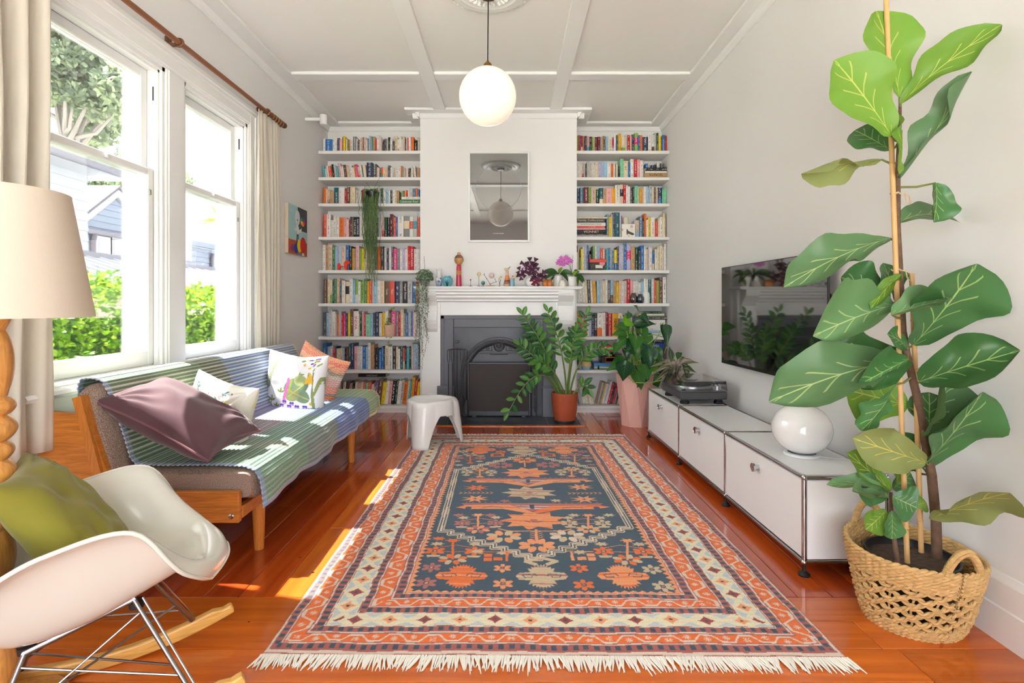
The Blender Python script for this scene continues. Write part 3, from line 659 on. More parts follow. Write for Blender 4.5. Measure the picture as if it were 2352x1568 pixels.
for a, w_, h_, c in ((1483, 5, 10, 'bl'), (1489, 4.5, 6, 'lg'), (1495, 6, 6, 'b'), (1502, 5.5, 7, 'n'), (1509, 6, 13.5, 'w'), (1516.5, 7.5, 10, 'dg')):
    small_upright('R', a, a+w_, pyB, h_, c, 'small %s book standing on the flat pile, second shelf by television wall' % CN[c])
# ================================================================ fireplace
def arc(cx, cz, r, a0, a1, n): return [(cx+r*math.cos(a0+(a1-a0)*i/n), cz+r*math.sin(a0+(a1-a0)*i/n)) for i in range(n+1)]
YM = 5.05                                                      # front edge of the mantel shelf
ZM = PZ(657.5, YM)
surr = thing('fireplace_mantel', 'white painted wooden mantelpiece with stepped cornice shelf around the grey fireplace', 'mantelpiece', (PX(1146, 5.2), 5.2, 0))
mx0, mx1 = PX(949, YM), PX(1339, YM)
m = MB(); m.box(mx0, mx1, YM, YC, ZM-.016, ZM, .004); m.box(mx0+.012, mx1-.012, YM+.012, YC, ZM-.028, ZM-.014, .004)
m.build('mantel_shelf', TRIMW, surr)
ix0, ix1 = PX(992, 5.16), PX(1288, 5.16)
m = MB(); zt = ZM-.028
steps = [(.012, .030, .06), (.026, .028, .085), (.042, .022, .11), (.052, .018, .12)]
st_prof = [(YM+.03, zt), (YM+.03, zt-.018), (YM+.05, zt-.03), (YM+.05, zt-.045), (YM+.075, zt-.062), (YM+.075, zt-.078), (YM+.1, zt-.1), (YM+.1, zt-.112), (YM+.12, zt-.12), (5.235, zt-.125), (5.235, zt)]
m.prism(st_prof, ix0, ix1, 'x'); m.build('bed_moulding', TRIMW, surr)
gx0, gx1 = PX(1012, 5.215), PX(1276, 5.215); gz1 = PZ(724, 5.215)
m = MB(); m.box(gx0-.002, gx1+.002, 5.215, YC, gz1, zt-.1, .003); m.build('frieze', TRIMW, surr)
for sg, a, b_ in ((-1, PX(968, 5.2), gx0), (1, gx1, PX(1322, 5.2))):
    m = MB(); m.box(a, b_, 5.205, YC, 0, zt, .003); m.build('pilaster', TRIMW, surr)
    m = MB(); m.box(a-.006, b_+.006, 5.19, YC, 0, .21, .004); m.box(a-.003, b_+.003, 5.197, YC, .21, .235, .004); m.build('pilaster_base', TRIMW, surr)
    # scrolled bracket carrying the shelf
    S = [(YM+.035, zt), (YM+.035, zt-.03), (YM+.045, zt-.06), (5.15, zt-.12), (5.172, zt-.16), (5.175, zt-.2), (5.165, zt-.24), (5.15, zt-.27), (5.146, zt-.3), (5.155, zt-.34), (5.18, zt-.39), (5.205, zt-.42), (5.205, zt)]
    m = MB(); m.prism(S, a+.02, b_-.03, 'x'); m.build('scroll_bracket', TRIMW, surr)
GREY = mat('slate_grey_paint', rgb(110, 112, 121), .5, bump=(40, .05)); IRON = mat('blackened_cast_iron', rgb(68, 69, 73), .38, .3, bump=(90, .12), var=(8, .15))
fp = thing('fireplace', 'grey painted fire surround framing an arched black cast iron insert with lion relief', 'fireplace', (PX(1146, 5.25), 5.25, 0))
ogx0, ogx1 = gx0+.001, gx1-.001; iy = 5.24
wx0, wx1 = PX(1042, iy), PX(1247, iy); iz1 = PZ(752, iy)
m = MB()
m.box(ogx0, wx0, 5.222, YC, 0, gz1-.002, .006); m.box(wx1, ogx1, 5.222, YC, 0, gz1-.002, .006); m.box(wx0, wx1, 5.222, YC, iz1, gz1-.002, .006)
m.box(ogx0, ogx0+.035, 5.214, 5.24, 0, gz1-.002, .004); m.box(ogx1-.035, ogx1, 5.214, 5.24, 0, gz1-.002, .004); m.box(ogx0, ogx1, 5.214, 5.24, gz1-.037, gz1-.002, .004)
m.build('surround_frame', GREY, fp)
bz = PZ(886, 5.2)
for a, b_ in ((PX(1004, 5.2), wx0+.005), (wx1-.005, PX(1284, 5.2))):
    m = MB(); m.box(a, b_, 5.185, 5.24, 0, bz-.02, .004); m.prism([(5.185, bz-.02), (5.205, bz), (5.24, bz), (5.24, bz-.02)], a, b_, 'x'); m.build('surround_base', GREY, fp)
ycx = PX(1146, iy); az = PZ(862, iy); rO = 88*iy/F; rI = 71*iy/F
m = MB(); bk = [(wx0, .0), (ycx-rI, 0)] + arc(ycx, az, rI, PI, 0, 20) + [(ycx+rI, 0), (wx1, 0), (wx1, iz1), (wx0, iz1)]
# back plate with arched opening, as strips
A = [(ycx-rI, 0)]+arc(ycx, az, rI, PI, 0, 24)+[(ycx+rI, 0)]
Bo = [(wx0, 0), (wx0, az)]+[(wx0, iz1)]*0
outer = []
for (px_, pz_) in A:
    if px_ <= ycx: outer.append((wx0, pz_) if pz_ < az+rI*.55 else (wx0+(ycx-wx0)*(pz_-az-rI*.55)/(rI*.45), iz1))
    else: outer.append((wx1, pz_) if pz_ < az+rI*.55 else (wx1-(wx1-ycx)*(pz_-az-rI*.55)/(rI*.45), iz1))
V = [(p[0], 5.262, p[1]) for p in A]+[(p[0], 5.262, p[1]) for p in outer]; N = len(A)
m.add(V, [(i, i+1, N+i+1, N+i) for i in range(N-1)]); m.box(wx0,wx1,5.266,5.27,0,iz1).build('back_plate', IRON, fp)
def ring(r0, r1, y0, y1, nm, lift=0):
    m = MB(); n_ = 28
    pa = [(ycx-r1, 0)]+arc(ycx, az, r1, PI, 0, n_)+[(ycx+r1, 0)]; pb = [(ycx-r0, 0)]+arc(ycx, az, r0, PI, 0, n_)+[(ycx+r0, 0)]
    rm = (r0+r1)/2; pm = [(ycx-rm, 0)]+arc(ycx, az, rm, PI, 0, n_)+[(ycx+rm, 0)]
    V = [(p[0], y1, p[1]) for p in pa]+[(p[0], y0+.008, p[1]) for p in pa]+[(p[0], y0, p[1]) for p in pm]+[(p[0], y0+.008, p[1]) for p in pb]+[(p[0], y1, p[1]) for p in pb]
    N = len(pa); Fc = []
    for s_ in range(4): Fc += [(s_*N+i, s_*N+i+1, (s_+1)*N+i+1, (s_+1)*N+i) for i in range(N-1)]
    m.add(V, Fc, 0, True); return m.build(nm, IRON, fp)
ring(rI+.018, rO, 5.225, 5.262, 'arch_moulding'); ring(rI-.004, rI+.016, 5.235, 5.262, 'inner_arch_band')
m = MB()                                                       # leaf relief running round the arch
for k in range(46):
    a = PI*k/45; r = (rO+rI+.018)/2; c = Vector((ycx+r*math.cos(a), 5.226, az+r*math.sin(a)))
    m.sphere((0, 0, 0), 1, 6, 4, (.016, .007, .008), M=Matrix.Translation(c) @ Matrix.Rotation(-a-PI/2+.5, 4, 'Y'))
for sg in (-1, 1):
    for k in range(16):
        m.sphere((0, 0, 0), 1, 6, 4, (.016, .007, .008), M=Matrix.Translation((ycx+sg*r, 5.226, az-.022*(k+1))) @ Matrix.Rotation(sg*1.0, 4, 'Y'))
m.build('leaf_relief', IRON, fp)
tz = PZ(812, iy); h_ = tz-az; ha = math.asin(h_/rI)
m = MB(); m.prism(arc(ycx, az, rI, ha, PI-ha, 24), 5.25, 5.27, 'y'); m.box(ycx-rI*math.cos(ha)+.004, ycx+rI*math.cos(ha)-.004, 5.243, 5.26, tz, tz+.016, .003); m.build('tympanum', IRON, fp)
lz = PZ(794, iy); m = MB()                                     # lion roundel
Mr = Matrix.Translation((ycx, 5.249, lz)) @ Matrix.Rotation(PI/2, 4, 'X')
m.lathe([(.058, 0), (.058, .008), (.052, .012), (.048, .008), (.046, .004), (0, .004)], 28, M=Mr)
for k in range(16):
    a = 2*PI*k/16; m.sphere((.034*math.cos(a), .034*math.sin(a)+.002, .006), 1, 6, 4, (.011, .011, .008), M=Mr)
m.sphere((0, .004, .008), 1, 12, 8, (.027, .03, .014), M=Mr)
m.sphere((0, -.006, .02), 1, 8, 6, (.012, .014, .01), M=Mr); m.sphere((0, -.002, .027), 1, 8, 5, (.006, .005, .004), M=Mr)
for sg in (-1, 1):
    m.sphere((sg*.011, .01, .019), 1, 6, 4, (.006, .004, .004), M=Mr); m.sphere((sg*.024, .026, .008), 1, 6, 4, (.008, .008, .008), M=Mr); m.sphere((sg*.008, -.012, .022), 1, 6, 4, (.007, .006, .006), M=Mr)
m.sphere((0, -.02, .014), 1, 6, 4, (.009, .006, .007), M=Mr)
m.build('lion_roundel', IRON, fp)
for sg in (-1, 1):
    m = MB(); cxx = ycx+sg*.115; tri = [(ycx+sg*.07, tz+.03), (ycx+sg*.075, tz+.095), (ycx+sg*.205, tz+.03)]
    for i in range(3):
        p, q = tri[i], tri[(i+1) % 3]; m.tube([(p[0], 5.248, p[1]), (q[0], 5.248, q[1])], .0035, 6)
    for k in range(5):
        a = 2*PI*k/5+PI/2; m.sphere((cxx+.011*math.cos(a), 5.247, tz+.055+.011*math.sin(a)), 1, 6, 4, (.01, .006, .01))
    m.sphere((cxx, 5.244, tz+.055), .007, 6, 4); m.build('rosette_panel', IRON, fp)
HOOD = mat('sooty_brown_steel', rgb(86, 74, 70), .5, .3, var=(14, .2))
m = MB(); m.box(ycx-rI+.01, ycx+rI-.01, 5.272, 5.276, PZ(850, iy), tz); m.build('hood_plate', HOOD, fp)
m = MB(); m.box(ycx-.09, ycx+.09, 5.262, 5.28, tz-.014, tz, .002); m.build('smoke_slot', BLACK, fp)
# fire screen (stands in front of the opening)
MESHM = mat('fine_black_wire_mesh', rgb(58, 52, 50), .55, .3); nn_, L_, b_ = nodes(MESHM)
ch = nn_.new('ShaderNodeTexChecker'); ch.inputs['Scale'].default_value = 240; tc_ = nn_.new('ShaderNodeTexCoord'); L_(tc_.outputs['Object'], ch.inputs['Vector']); ch.inputs['Color1'].default_value = rgb(74, 64, 60); ch.inputs['Color2'].default_value = rgb(40, 38, 38); L_(ch.outputs['Color'], b_.inputs['Base Color'])
sx0, sx1, sz0, sz1 = PX(1073, 5.2), PX(1219, 5.2), .012, PZ(832, 5.2)
scr = thing('fire_screen', 'flat black wire mesh fire screen standing inside the cast iron arch', 'fire screen', ((sx0+sx1)/2, 5.2, 0))
m = MB(); fr = .02
m.box(sx0, sx0+fr, 5.195, 5.215, sz0, sz1, .004); m.box(sx1-fr, sx1, 5.195, 5.215, sz0, sz1, .004); m.box(sx0+fr, sx1-fr, 5.195, 5.215, sz1-fr, sz1, .004); m.box(sx0+fr, sx1-fr, 5.195, 5.215, sz0, sz0+.05, .004)
m.build('screen_frame', IRON, scr); MB().box(sx0+fr, sx1-fr, 5.204, 5.207, sz0+.05, sz1-fr).build('wire_mesh', MESHM, scr)
for xx in (sx0+.05, sx1-.09): MB().box(xx, xx+.04, 5.18, 5.23, 0, sz0+.01, .003).build('foot', IRON, scr)
# hearth of slate tiles with a timber lip
SLATE = mat('black_slate_tile', rgb(56, 60, 64), .28, var=(9, .3), bump=(22, .08))
hx0, hx1 = PX(996, 5.0), PX(1330, 5.0); hy0, hy1 = 4.83, 5.222
h = MB().box(hx0, hx1, hy0, hy1, -.02, .002).build('hearth', mat('pale_grout', rgb(150, 145, 138), .8)); h['kind'] = 'structure'
gx = [hx0, PX(1036, 5.2), PX(1113, 5.2), PX(1182, 5.2), PX(1252.6, 5.2), hx1]
for a, b_ in zip(gx, gx[1:]): MB().box(a+.0025, b_-.0025, hy0+.003, hy1, 0, .006, .002).build('slate_tile', SLATE, h)
MB().box(hx0-.03, hx1+.03, hy0-.045, hy0, -.01, .006, .002).build('hearth_lip', FLOORM[1], h)
# companion set
ct = thing('fire_tool_set', 'black iron fire companion set with loop handle standing on the slate hearth', 'fire tools', (PX(1052, 5.05), 5.05, .006))
Yt = 5.05; xt = PX(1050, Yt)
m = MB(); m.tube([(xt, Yt, .02), (xt, Yt, PZ(802, Yt))], .006, 8)
m.tube([(xt+.022*math.sin(2*PI*k/16), Yt, PZ(790, Yt)-.0+.025*(1-math.cos(2*PI*k/16))*.5+.01) for k in range(16)], .004, 6, closed=True); m.build('handle_post', IRON, ct)
m = MB()
for a in (-.7, .7, 2.4, -2.4): m.tube([(xt, Yt, .03), (xt+.05*math.sin(a), Yt+.05*math.cos(a), .05), (xt+.1*math.sin(a), Yt+.1*math.cos(a), .012)], .006, 6)
m.build('tripod_base', IRON, ct)
m = MB(); zc_ = PZ(802, Yt); m.tube([(xt-.09, Yt, zc_-.005), (xt, Yt, zc_+.008), (xt+.09, Yt, zc_-.005)], .006, 6); m.tube([(xt-.05, Yt+.05, zc_), (xt+.05, Yt-.05, zc_)], .005, 6); m.build('hanging_arm', IRON, ct)
for nm_, dx, dy, hook in (('poker', -.083, 0, 0), ('shovel', -.05, .05, 1), ('brush', .085, 0, 2), ('tongs', .05, -.05, 3)):
    m = MB(); x_, y_ = xt+dx, Yt+dy
    m.tube([(x_-.012, y_, zc_-.01), (x_-.012, y_, zc_-.10), (x_, y_, zc_-.14), (x_+.012, y_, zc_-.10), (x_+.012, y_, zc_-.01)], .004, 6)
    m.tube([(x_, y_, zc_-.14), (x_, y_, .2)], .006, 6)
    if hook == 1: m.prism([(x_-.035, .08), (x_+.035, .08), (x_+.035, .17), (x_+.01, .21), (x_-.01, .21), (x_-.035, .17)], y_-.003, y_+.003, 'y')
    if hook == 2: m.lathe([(.0, .2), (.018, .2), (.024, .14), (.028, .07), (0, .07)], 12, (x_, y_, 0))
    if hook == 3:
        for sg in (-1, 1): m.tube([(x_, y_, .3), (x_+sg*.035, y_, .2), (x_+sg*.02, y_, .1), (x_+sg*.05, y_, .05)], .006, 6)
    if hook == 0: m.tube([(x_, y_, .2), (x_, y_, .09), (x_+.03, y_, .07)], .006, 6)
    m.build(nm_, IRON, ct)

# ================================================================ framed print and canvas
Yp = 5.272; px0, px1, pz0, pz1 = PX(1075.5, Yp), PX(1216.5, Yp), PZ(556, Yp), PZ(348, Yp)
pr = thing('framed_print', 'dark grey glazed print with a thin circle in a slim white frame', 'picture', ((px0+px1)/2, 5.285, pz0))
fw = .02; m = MB(); y0, y1 = 5.255, 5.2895
m.box(px0, px0+fw, y0, y1, pz0, pz1, .003); m.box(px1-fw, px1, y0, y1, pz0, pz1, .003); m.box(px0+fw, px1-fw, y0, y1, pz1-fw, pz1, .003); m.box(px0+fw, px1-fw, y0, y1, pz0, pz0+fw, .003)
m.build('frame', TRIMW, pr)
PRINT = mat('charcoal_print_under_glass', rgb(84, 84, 84), .02, spec=1.0, coat=1.0, ior=1.7)
PRINT.node_tree.nodes['Principled BSDF'].inputs['Coat IOR'].default_value = 1.9
po = MB().box(px0+fw, px1-fw, 5.268, 5.274, pz0+fw, pz1-fw).build('print', PRINT, pr)
m = MB(); ccx, ccz, cr = PX(1145, Yp), PZ(431, Yp), 52*Yp/F
m.tube([(ccx+cr*math.cos(2*PI*k/64), 5.2678, ccz+cr*math.sin(2*PI*k/64)) for k in range(64)], .0011, 4, closed=True); m.build('circle_line', mat('pale_blue_ink', rgb(168, 182, 205), .5), po)
V_, F_, asp = TXT['NOW HOLD THE SUN']; tw = 24*Yp/F; th_ = 2.1*Yp/F
MB().add([(PX(1144.5, Yp)+(a-.5)*tw, 5.2676, PZ(536, Yp)+(b_-.5)*th_) for a, b_ in V_], F_).build('caption', mat('white_ink', rgb(245, 238, 228), .5), po, fixn=False)
# canvas on the left wall (built facing +X)
y0c, y1c = WD(662, XL+.035), WD(705, XL+.035); z1c, z0c = 2.015, 1.575
cv = thing('canvas_painting', 'small canvas painting of a pale figure juggling colour discs over bright balls', 'painting', (XL, (y0c+y1c)/2, z0c))
MB().box(XL+.001, XL+.035, y0c, y1c, z0c, z1c, .002).build('stretched_canvas', mat('raw_canvas', rgb(228, 212, 190), .8), cv)
def flat_on_canvas(name, poly, c, lift):
    MB().add([(XL+.0355+lift, y0c+(y1c-y0c)*u, z1c-(z1c-z0c)*v) for u, v in poly], [tuple(range(len(poly)))]).build(name, mat('canvas_paint_%d_%d_%d' % c, rgb(*c), .7), cv)
def el(cu, cv_, ru, rv, a0=0, a1=2*PI, n=24): return [(cu+ru*math.cos(a0+(a1-a0)*k/n), cv_+rv*math.sin(a0+(a1-a0)*k/n)) for k in range(n)]
flat_on_canvas('painted_sky', [(0, 0), (1, 0), (1, .73), (0, .73)], (168, 204, 206), 0)
flat_on_canvas('painted_ground', [(0, .71), (1, .71), (1, 1), (0, 1)], (186, 84, 54), .0003)
flat_on_canvas('painted_wall', [(.48, 0), (1, 0), (1, .48), (.48, .48)], (74, 72, 74), .0003)
flat_on_canvas('painted_moon', el(.16, .12, .04, .025), (196, 208, 214), .0005)
flat_on_canvas('painted_legs', [(.43, .5), (.53, .5), (.54, .68), (.5, .68), (.49, .58), (.46, .8), (.41, .8)], (66, 62, 64), .0006)
flat_on_canvas('painted_torso', [(.42, .37), (.5, .37), (.56, .47), (.66, .44), (.7, .4), (.67, .5), (.58, .54), (.53, .51), (.53, .57), (.43, .57), (.43, .5), (.36, .52), (.3, .48), (.29, .43), (.33, .47), (.4, .46)], (228, 228, 228), .0008)
flat_on_canvas('painted_head', el(.47, .23, .13, .155), (218, 222, 228), .001); flat_on_canvas('painted_eye', el(.47, .28, .025, .018), (50, 40, 40), .0014); flat_on_canvas('painted_mouth', el(.475, .335, .014, .008), (90, 70, 70), .0014)
for k, c in enumerate(((232, 60, 60), (240, 150, 50), (244, 210, 50), (90, 160, 90), (50, 80, 170), (150, 60, 150))):
    flat_on_canvas('colour_wheel_wedge', [(.76, .27)]+el(.76, .27, .125, .1, k*PI/3, (k+1)*PI/3+.01, 7)+[(.76+.125*math.cos((k+1)*PI/3), .27+.1*math.sin((k+1)*PI/3))], c, .001)
for c, u, v, a, b_ in (((140, 66, 120), .2, .88, .09, .075), ((0, 70, 170), .39, .87, .105, .105), ((206, 40, 42), .77, .77, .16, .17), ((246, 208, 0), .57, .81, .125, .13)): flat_on_canvas('painted_ball', el(u, v, a, b_), c, .0012+u*.001)
flat_on_canvas('painted_stand', [(.53, .95), (.62, .95), (.65, 1), (.5, 1)], (40, 150, 205), .001); flat_on_canvas('painted_stand', [(.72, .94), (.82, .94), (.85, 1), (.7, 1)], (190, 214, 200), .0011)

# ================================================================ pendant lamp
pd = thing('pendant_lamp', 'glowing opal glass globe pendant on a black cord with brass cap', 'pendant lamp', (RX, RY, ZC-.05))
Dp = RY; gc = P(1117.5, 222, Dp); gr_ = .5*133.5*Dp/F*.985; gc.x = RX-.004
OPAL = mat('lit_opal_glass', rgb(252, 236, 222), .12, spec=.5, emit=((1.0, .80, .62, 1), .055))
MB().sphere(gc, gr_, 40, 24).build('globe', OPAL, pd)
m = MB(); zt_ = gc.z+gr_; m.lathe([(0, .045), (.008, .045), (.009, .034), (.02, .03), (.025, .022), (.026, -.004), (0, -.004)], 20, (gc.x, gc.y, zt_-.002)); m.build('brass_cap', BRASS, pd)
m = MB(); m.tube([(gc.x, gc.y, zt_+.04), (RX, RY, ZC-.04)], .0035, 8); m.build('cord', BLACK, pd)
m = MB(); m.lathe([(0, -.03), (.045, -.03), (.052, -.02), (.052, 0)], 24, (RX, RY, ZC-.036)); m.build('ceiling_cup', mat('bronze_cup', rgb(96, 64, 44), .4, .8), pd)
# wall-mounted sensor
sn = thing('motion_sensor', 'small white cylindrical sensor fixed high on the wall by the cornice', 'sensor', (XL+.02, 5.06, PZ(280, 5.06)))
xs_, ys_ = PX(743, 5.06), 5.06; z0_, z1_ = PZ(287, 5.06), PZ(264, 5.06)
MB().lathe([(0, 0), (.03, 0), (.034, .004), (.034, .094), (.03, .098), (0, .098)], 24, (xs_, ys_, z0_)).build('sensor_body', mat('white_plastic', rgb(240, 240, 240), .35), sn)
MB().box(XL, xs_, ys_-.01, ys_+.01, z0_+.04, z0_+.07, .003).build('wall_bracket', mat('white_plastic'), sn)

# ================================================================ things on the mantel
YMT = 5.15
def onm(px, Y=YMT): return (PX(px, Y), Y, ZM)
def s5(px_, Y=YMT): return px_*Y/F
def lathe_thing(name, label, cat, px, prof, m, Y=YMT, n=28, zbase=None, group=None, part=None):
    x_, y_, z_ = PX(px, Y), Y, (ZM if zbase is None else zbase)
    if part is None:
        o = MB().lathe([(s5(r, Y), s5(zz, Y)) for r, zz in prof], n, (x_, y_, z_)).build(name, m); return tag(o, label, cat, group)
    t_ = thing(name, label, cat, (x_, y_, z_), group=group)
    MB().lathe([(s5(r, Y), s5(zz, Y)) for r, zz in prof], n, (x_, y_, z_)).build(part, m, t_); return t_
CERW = mat('white_glazed_ceramic', rgb(238, 236, 234), .2, coat=.4)
BLUEV = mat('white_to_blue_glaze', rgb(205, 214, 224), .15, coat=.5)
nn_, L_, b_ = nodes(BLUEV); tc_ = nn_.new('ShaderNodeTexCoord'); sp = nn_.new('ShaderNodeSeparateXYZ'); L_(tc_.outputs['Object'], sp.inputs[0]); rp = nn_.new('ShaderNodeValToRGB'); mr = nn_.new('ShaderNodeMapRange'); mr.inputs[1].default_value = ZM; mr.inputs[2].default_value = ZM+.16
L_(sp.outputs[2], mr.inputs[0]); L_(mr.outputs[0], rp.inputs[0]); e = rp.color_ramp.elements; e[0].position = .1; e[0].color = rgb(140, 165, 196); e[1].position = .75; e[1].color = rgb(230, 232, 236); L_(rp.outputs[0], b_.inputs['Base Color'])
vz = lathe_thing('porcelain_vase', 'tall porcelain vase shading from white to blue with flower motif, on mantel', 'vase', 1008.3, [(0, 0), (5, 0), (6.2, 4), (8, 12), (8.3, 18), (7.2, 24), (5.6, 29), (5.2, 33), (6, 37), (7.2, 39), (6.6, 39), (4.5, 33)], BLUEV, 5.17, part='vase_body')
m = MB(); x_, y_ = PX(1008.3, 5.17), 5.17
for k, (dx, dz, r) in enumerate(((.012, .062, .012), (.004, .052, .011), (-.014, .075, .013), (.02, .08, .009))):
    yy = y_-math.sqrt(max(.0001, .036**2-dx**2))-.0005
    for q in range(5):
        a = 2*PI*q/5; m.sphere((x_+dx+r*.6*math.cos(a), yy, ZM+dz+r*.6*math.sin(a)), 1, 6, 4, (r*.5, .002, r*.5), mi=k % 2)
m.build('painted_flowers', [CERW, mat('dark_blue_glaze', rgb(96, 116, 140), .2)], vz)
vz = lathe_thing('squat_aqua_vase', 'rounded aqua ceramic vase painted with dark green blades, on mantel', 'vase', 1028, [(0, 0), (7, 0), (8.6, 3), (11.2, 11), (12, 16), (11.2, 19.5), (7.6, 22.4), (6.4, 23), (6.4, 25), (6, 25), (5.6, 22)], mat('aqua_glaze', rgb(96, 178, 196), .22, coat=.4), 5.13, part='vase_body')
m = MB(); x_, y_ = PX(1028, 5.13), 5.13
for dx, tx, hz in ((0, .003, .075), (.002, .016, .066), (-.002, -.012, .07), (.004, .026, .05), (-.004, -.026, .05), (0, .008, .06), (-.001, -.02, .06)):
    pts = []
    for q in range(6):
        f_ = q/5; xx_ = dx+(tx-dx)*f_**1.4; zz_ = .006+hz*f_; R = s5(np.interp(zz_/5.13*F, [0, 3, 11, 16, 19.5, 22.4], [7, 8.6, 11.2, 12, 11.2, 7.6]), 5.13)+.0006
        pts.append((x_+xx_, y_-math.sqrt(max(1e-6, R*R-xx_*xx_)), ZM+zz_))
    m.tube(pts, [.0025, .003, .0028, .0022, .0016, .0006], 5)
m.build('painted_leaves', mat('dark_green_glaze', rgb(40, 70, 66), .3), vz)
# kokeshi doll
kd = thing('kokeshi_doll', 'tall turned wooden doll with brown bob, red flower and red painted body', 'doll', onm(1054))
kx, ky = PX(1054, YMT), YMT; u = YMT/F
MB().lathe([(0, 0), (6.4*u, 0), (6.5*u, 2*u), (6*u, 20*u), (5.7*u, 27*u)], 28, (kx, ky, ZM)).lathe([(5.7*u, 36.5*u), (5.6*u, 44*u), (5*u, 49*u), (4*u, 50.5*u), (0, 51*u)], 28, (kx, ky, ZM)).build('painted_body', mat('crimson_lacquer', rgb(196, 44, 74), .25, coat=.3), kd)
MB().lathe([(5.7*u, 27*u), (6*u, 27.5*u), (5.95*u, 36*u), (5.65*u, 36.5*u)], 28, (kx, ky, ZM)).build('waist_sash', mat('ochre_wood', rgb(200, 128, 66), .4), kd)
WOODL = mat('pale_turned_wood', rgb(206, 152, 96), .4, var=(30, .1)); HAIR = mat('brown_painted_hair', rgb(110, 92, 82), .35)
hz_ = ZM+62*u; MB().sphere((kx, ky, hz_), 10.3*u, 24, 16, (1, 1, 1.16)).build('head', WOODL, kd)
m = MB()
def hair(a, b__):
    th = a; ph = b__; return (kx+10.5*u*math.sin(th)*math.cos(ph), ky+10.5*u*math.sin(th)*math.sin(ph), hz_+10.5*u*1.16*math.cos(th))
m.grid(lambda s_, t_: hair(.12+t_*1.22, PI*1.0+s_*PI*1.0) if False else hair(.1+t_*(1.2 if .16 < s_ < .84 else 1.2), 2*PI*s_), 32, 8)
m.grid(lambda s_, t_: hair(1.25+t_*.62, -.42+s_*(PI+.84)), 24, 5); m.build('hair', HAIR, kd)
MB().lathe([(0, 5*u), (3.4*u, 4*u), (4.3*u, 1.5*u), (4*u, -2*u), (0, -3*u)], 20, (kx, ky, hz_+12.4*u)).build('top_knot', WOODL, kd)
m = MB()
for sg in (-1, 1): m.sphere((kx+sg*5*u-.5*u, ky-8.6*u, hz_-2.4*u), 1, 8, 5, (1.2*u, .5*u, .5*u))
m.build('eyes', BLACK, kd)
m = MB()
for q in range(5): a = 2*PI*q/5; m.sphere((kx+4.4*u+1.6*u*math.cos(a), ky-7.9*u, hz_+5*u+1.6*u*math.sin(a)), 1, 6, 4, (1.3*u, .8*u, 1.3*u))
m.build('hair_flower', mat('scarlet_paint', rgb(226, 58, 48), .4), kd)
# orrery ornaments: stands, rods and balls
DKW = mat('dark_turned_wood', rgb(92, 58, 48), .4); IRONB = mat('dark_wire', rgb(80, 66, 60), .4, .6)
def ball_stand(name, label, px, ball_py, r, mball, base_w, mbase, Y=YMT):
    x_ = PX(px, Y); t_ = thing(name, label, 'ornament', (x_, Y, ZM), group='miniature planet ornaments on the mantel')
    zb_ = PZ(ball_py, Y); hb = s5(2, Y)
    MB().box(x_-s5(base_w, Y), x_+s5(base_w, Y), Y-.014, Y+.014, ZM, ZM+hb, .002).build('base', mbase, t_)
    MB().tube([(x_, Y, ZM+hb), (x_, Y, zb_-s5(r, Y))], .0022, 6).build('rod', IRONB, t_)
    MB().sphere((x_, Y, zb_), s5(r, Y), 18, 12).build('ball', mball, t_); return t_
ball_stand('planet_ornament', 'tiny maroon ball ornament on a thin rod and dark base, on mantel', 1081, 642.5, 1.8, mat('maroon_ball', rgb(128, 66, 74), .3), 3.6, DKW)
ball_stand('planet_ornament', 'cream ball ornament on a tall rod and red-brown base, on mantel', 1100, 629.5, 5, mat('cream_ball', rgb(224, 206, 160), .4), 4.2, mat('redbrown_base', rgb(140, 62, 44), .4))
EARTH = mat('blue_green_ball', rgb(60, 120, 130), .3); nn_, L_, b_ = nodes(EARTH); tc_ = nn_.new('ShaderNodeTexCoord'); sp = nn_.new('ShaderNodeSeparateXYZ'); L_(tc_.outputs['Object'], sp.inputs[0]); mr = nn_.new('ShaderNodeMapRange'); mr.inputs[1].default_value = ZM+.028; mr.inputs[2].default_value = ZM+.05; L_(sp.outputs[2], mr.inputs[0]); rp = nn_.new('ShaderNodeValToRGB'); e = rp.color_ramp.elements; e[0].color = rgb(52, 110, 150); e[1].color = rgb(96, 168, 112); L_(mr.outputs[0], rp.inputs[0]); L_(rp.outputs[0], b_.inputs['Base Color'])
ball_stand('planet_ornament', 'blue and green banded ball ornament on a low dark base, on mantel', 1109.4, 649.4, 4.6, EARTH, 4, DKW)
t_ = thing('planet_ornament', 'striped pink and white ball held by a jointed wire arm on wooden base, on mantel', 'ornament', onm(1125.5), group='miniature planet ornaments on the mantel')
x_ = PX(1125.5, YMT); Y = YMT
MB().box(x_-s5(10.5), x_+s5(10.5), Y-.02, Y+.02, ZM, ZM+s5(2.4), .002).build('base', mat('pale_oak_base', rgb(206, 152, 96), .4), t_)
q0 = P(1125.5, 652, Y); m = MB(); m.tube([(q0.x, Y, ZM+.01), q0], .0028, 6); m.tube([q0, P(1118, 640, Y), P(1112, 631, Y), P(1113, 627, Y)], .0024, 6); m.tube([q0, P(1140, 647, Y), P(1136, 639, Y)], .0024, 6)
for p_ in (q0, P(1118, 640, Y), P(1112, 631, Y), P(1140, 647, Y)): m.sphere(p_, .0045, 8, 6)
m.build('jointed_arm', IRONB, t_)
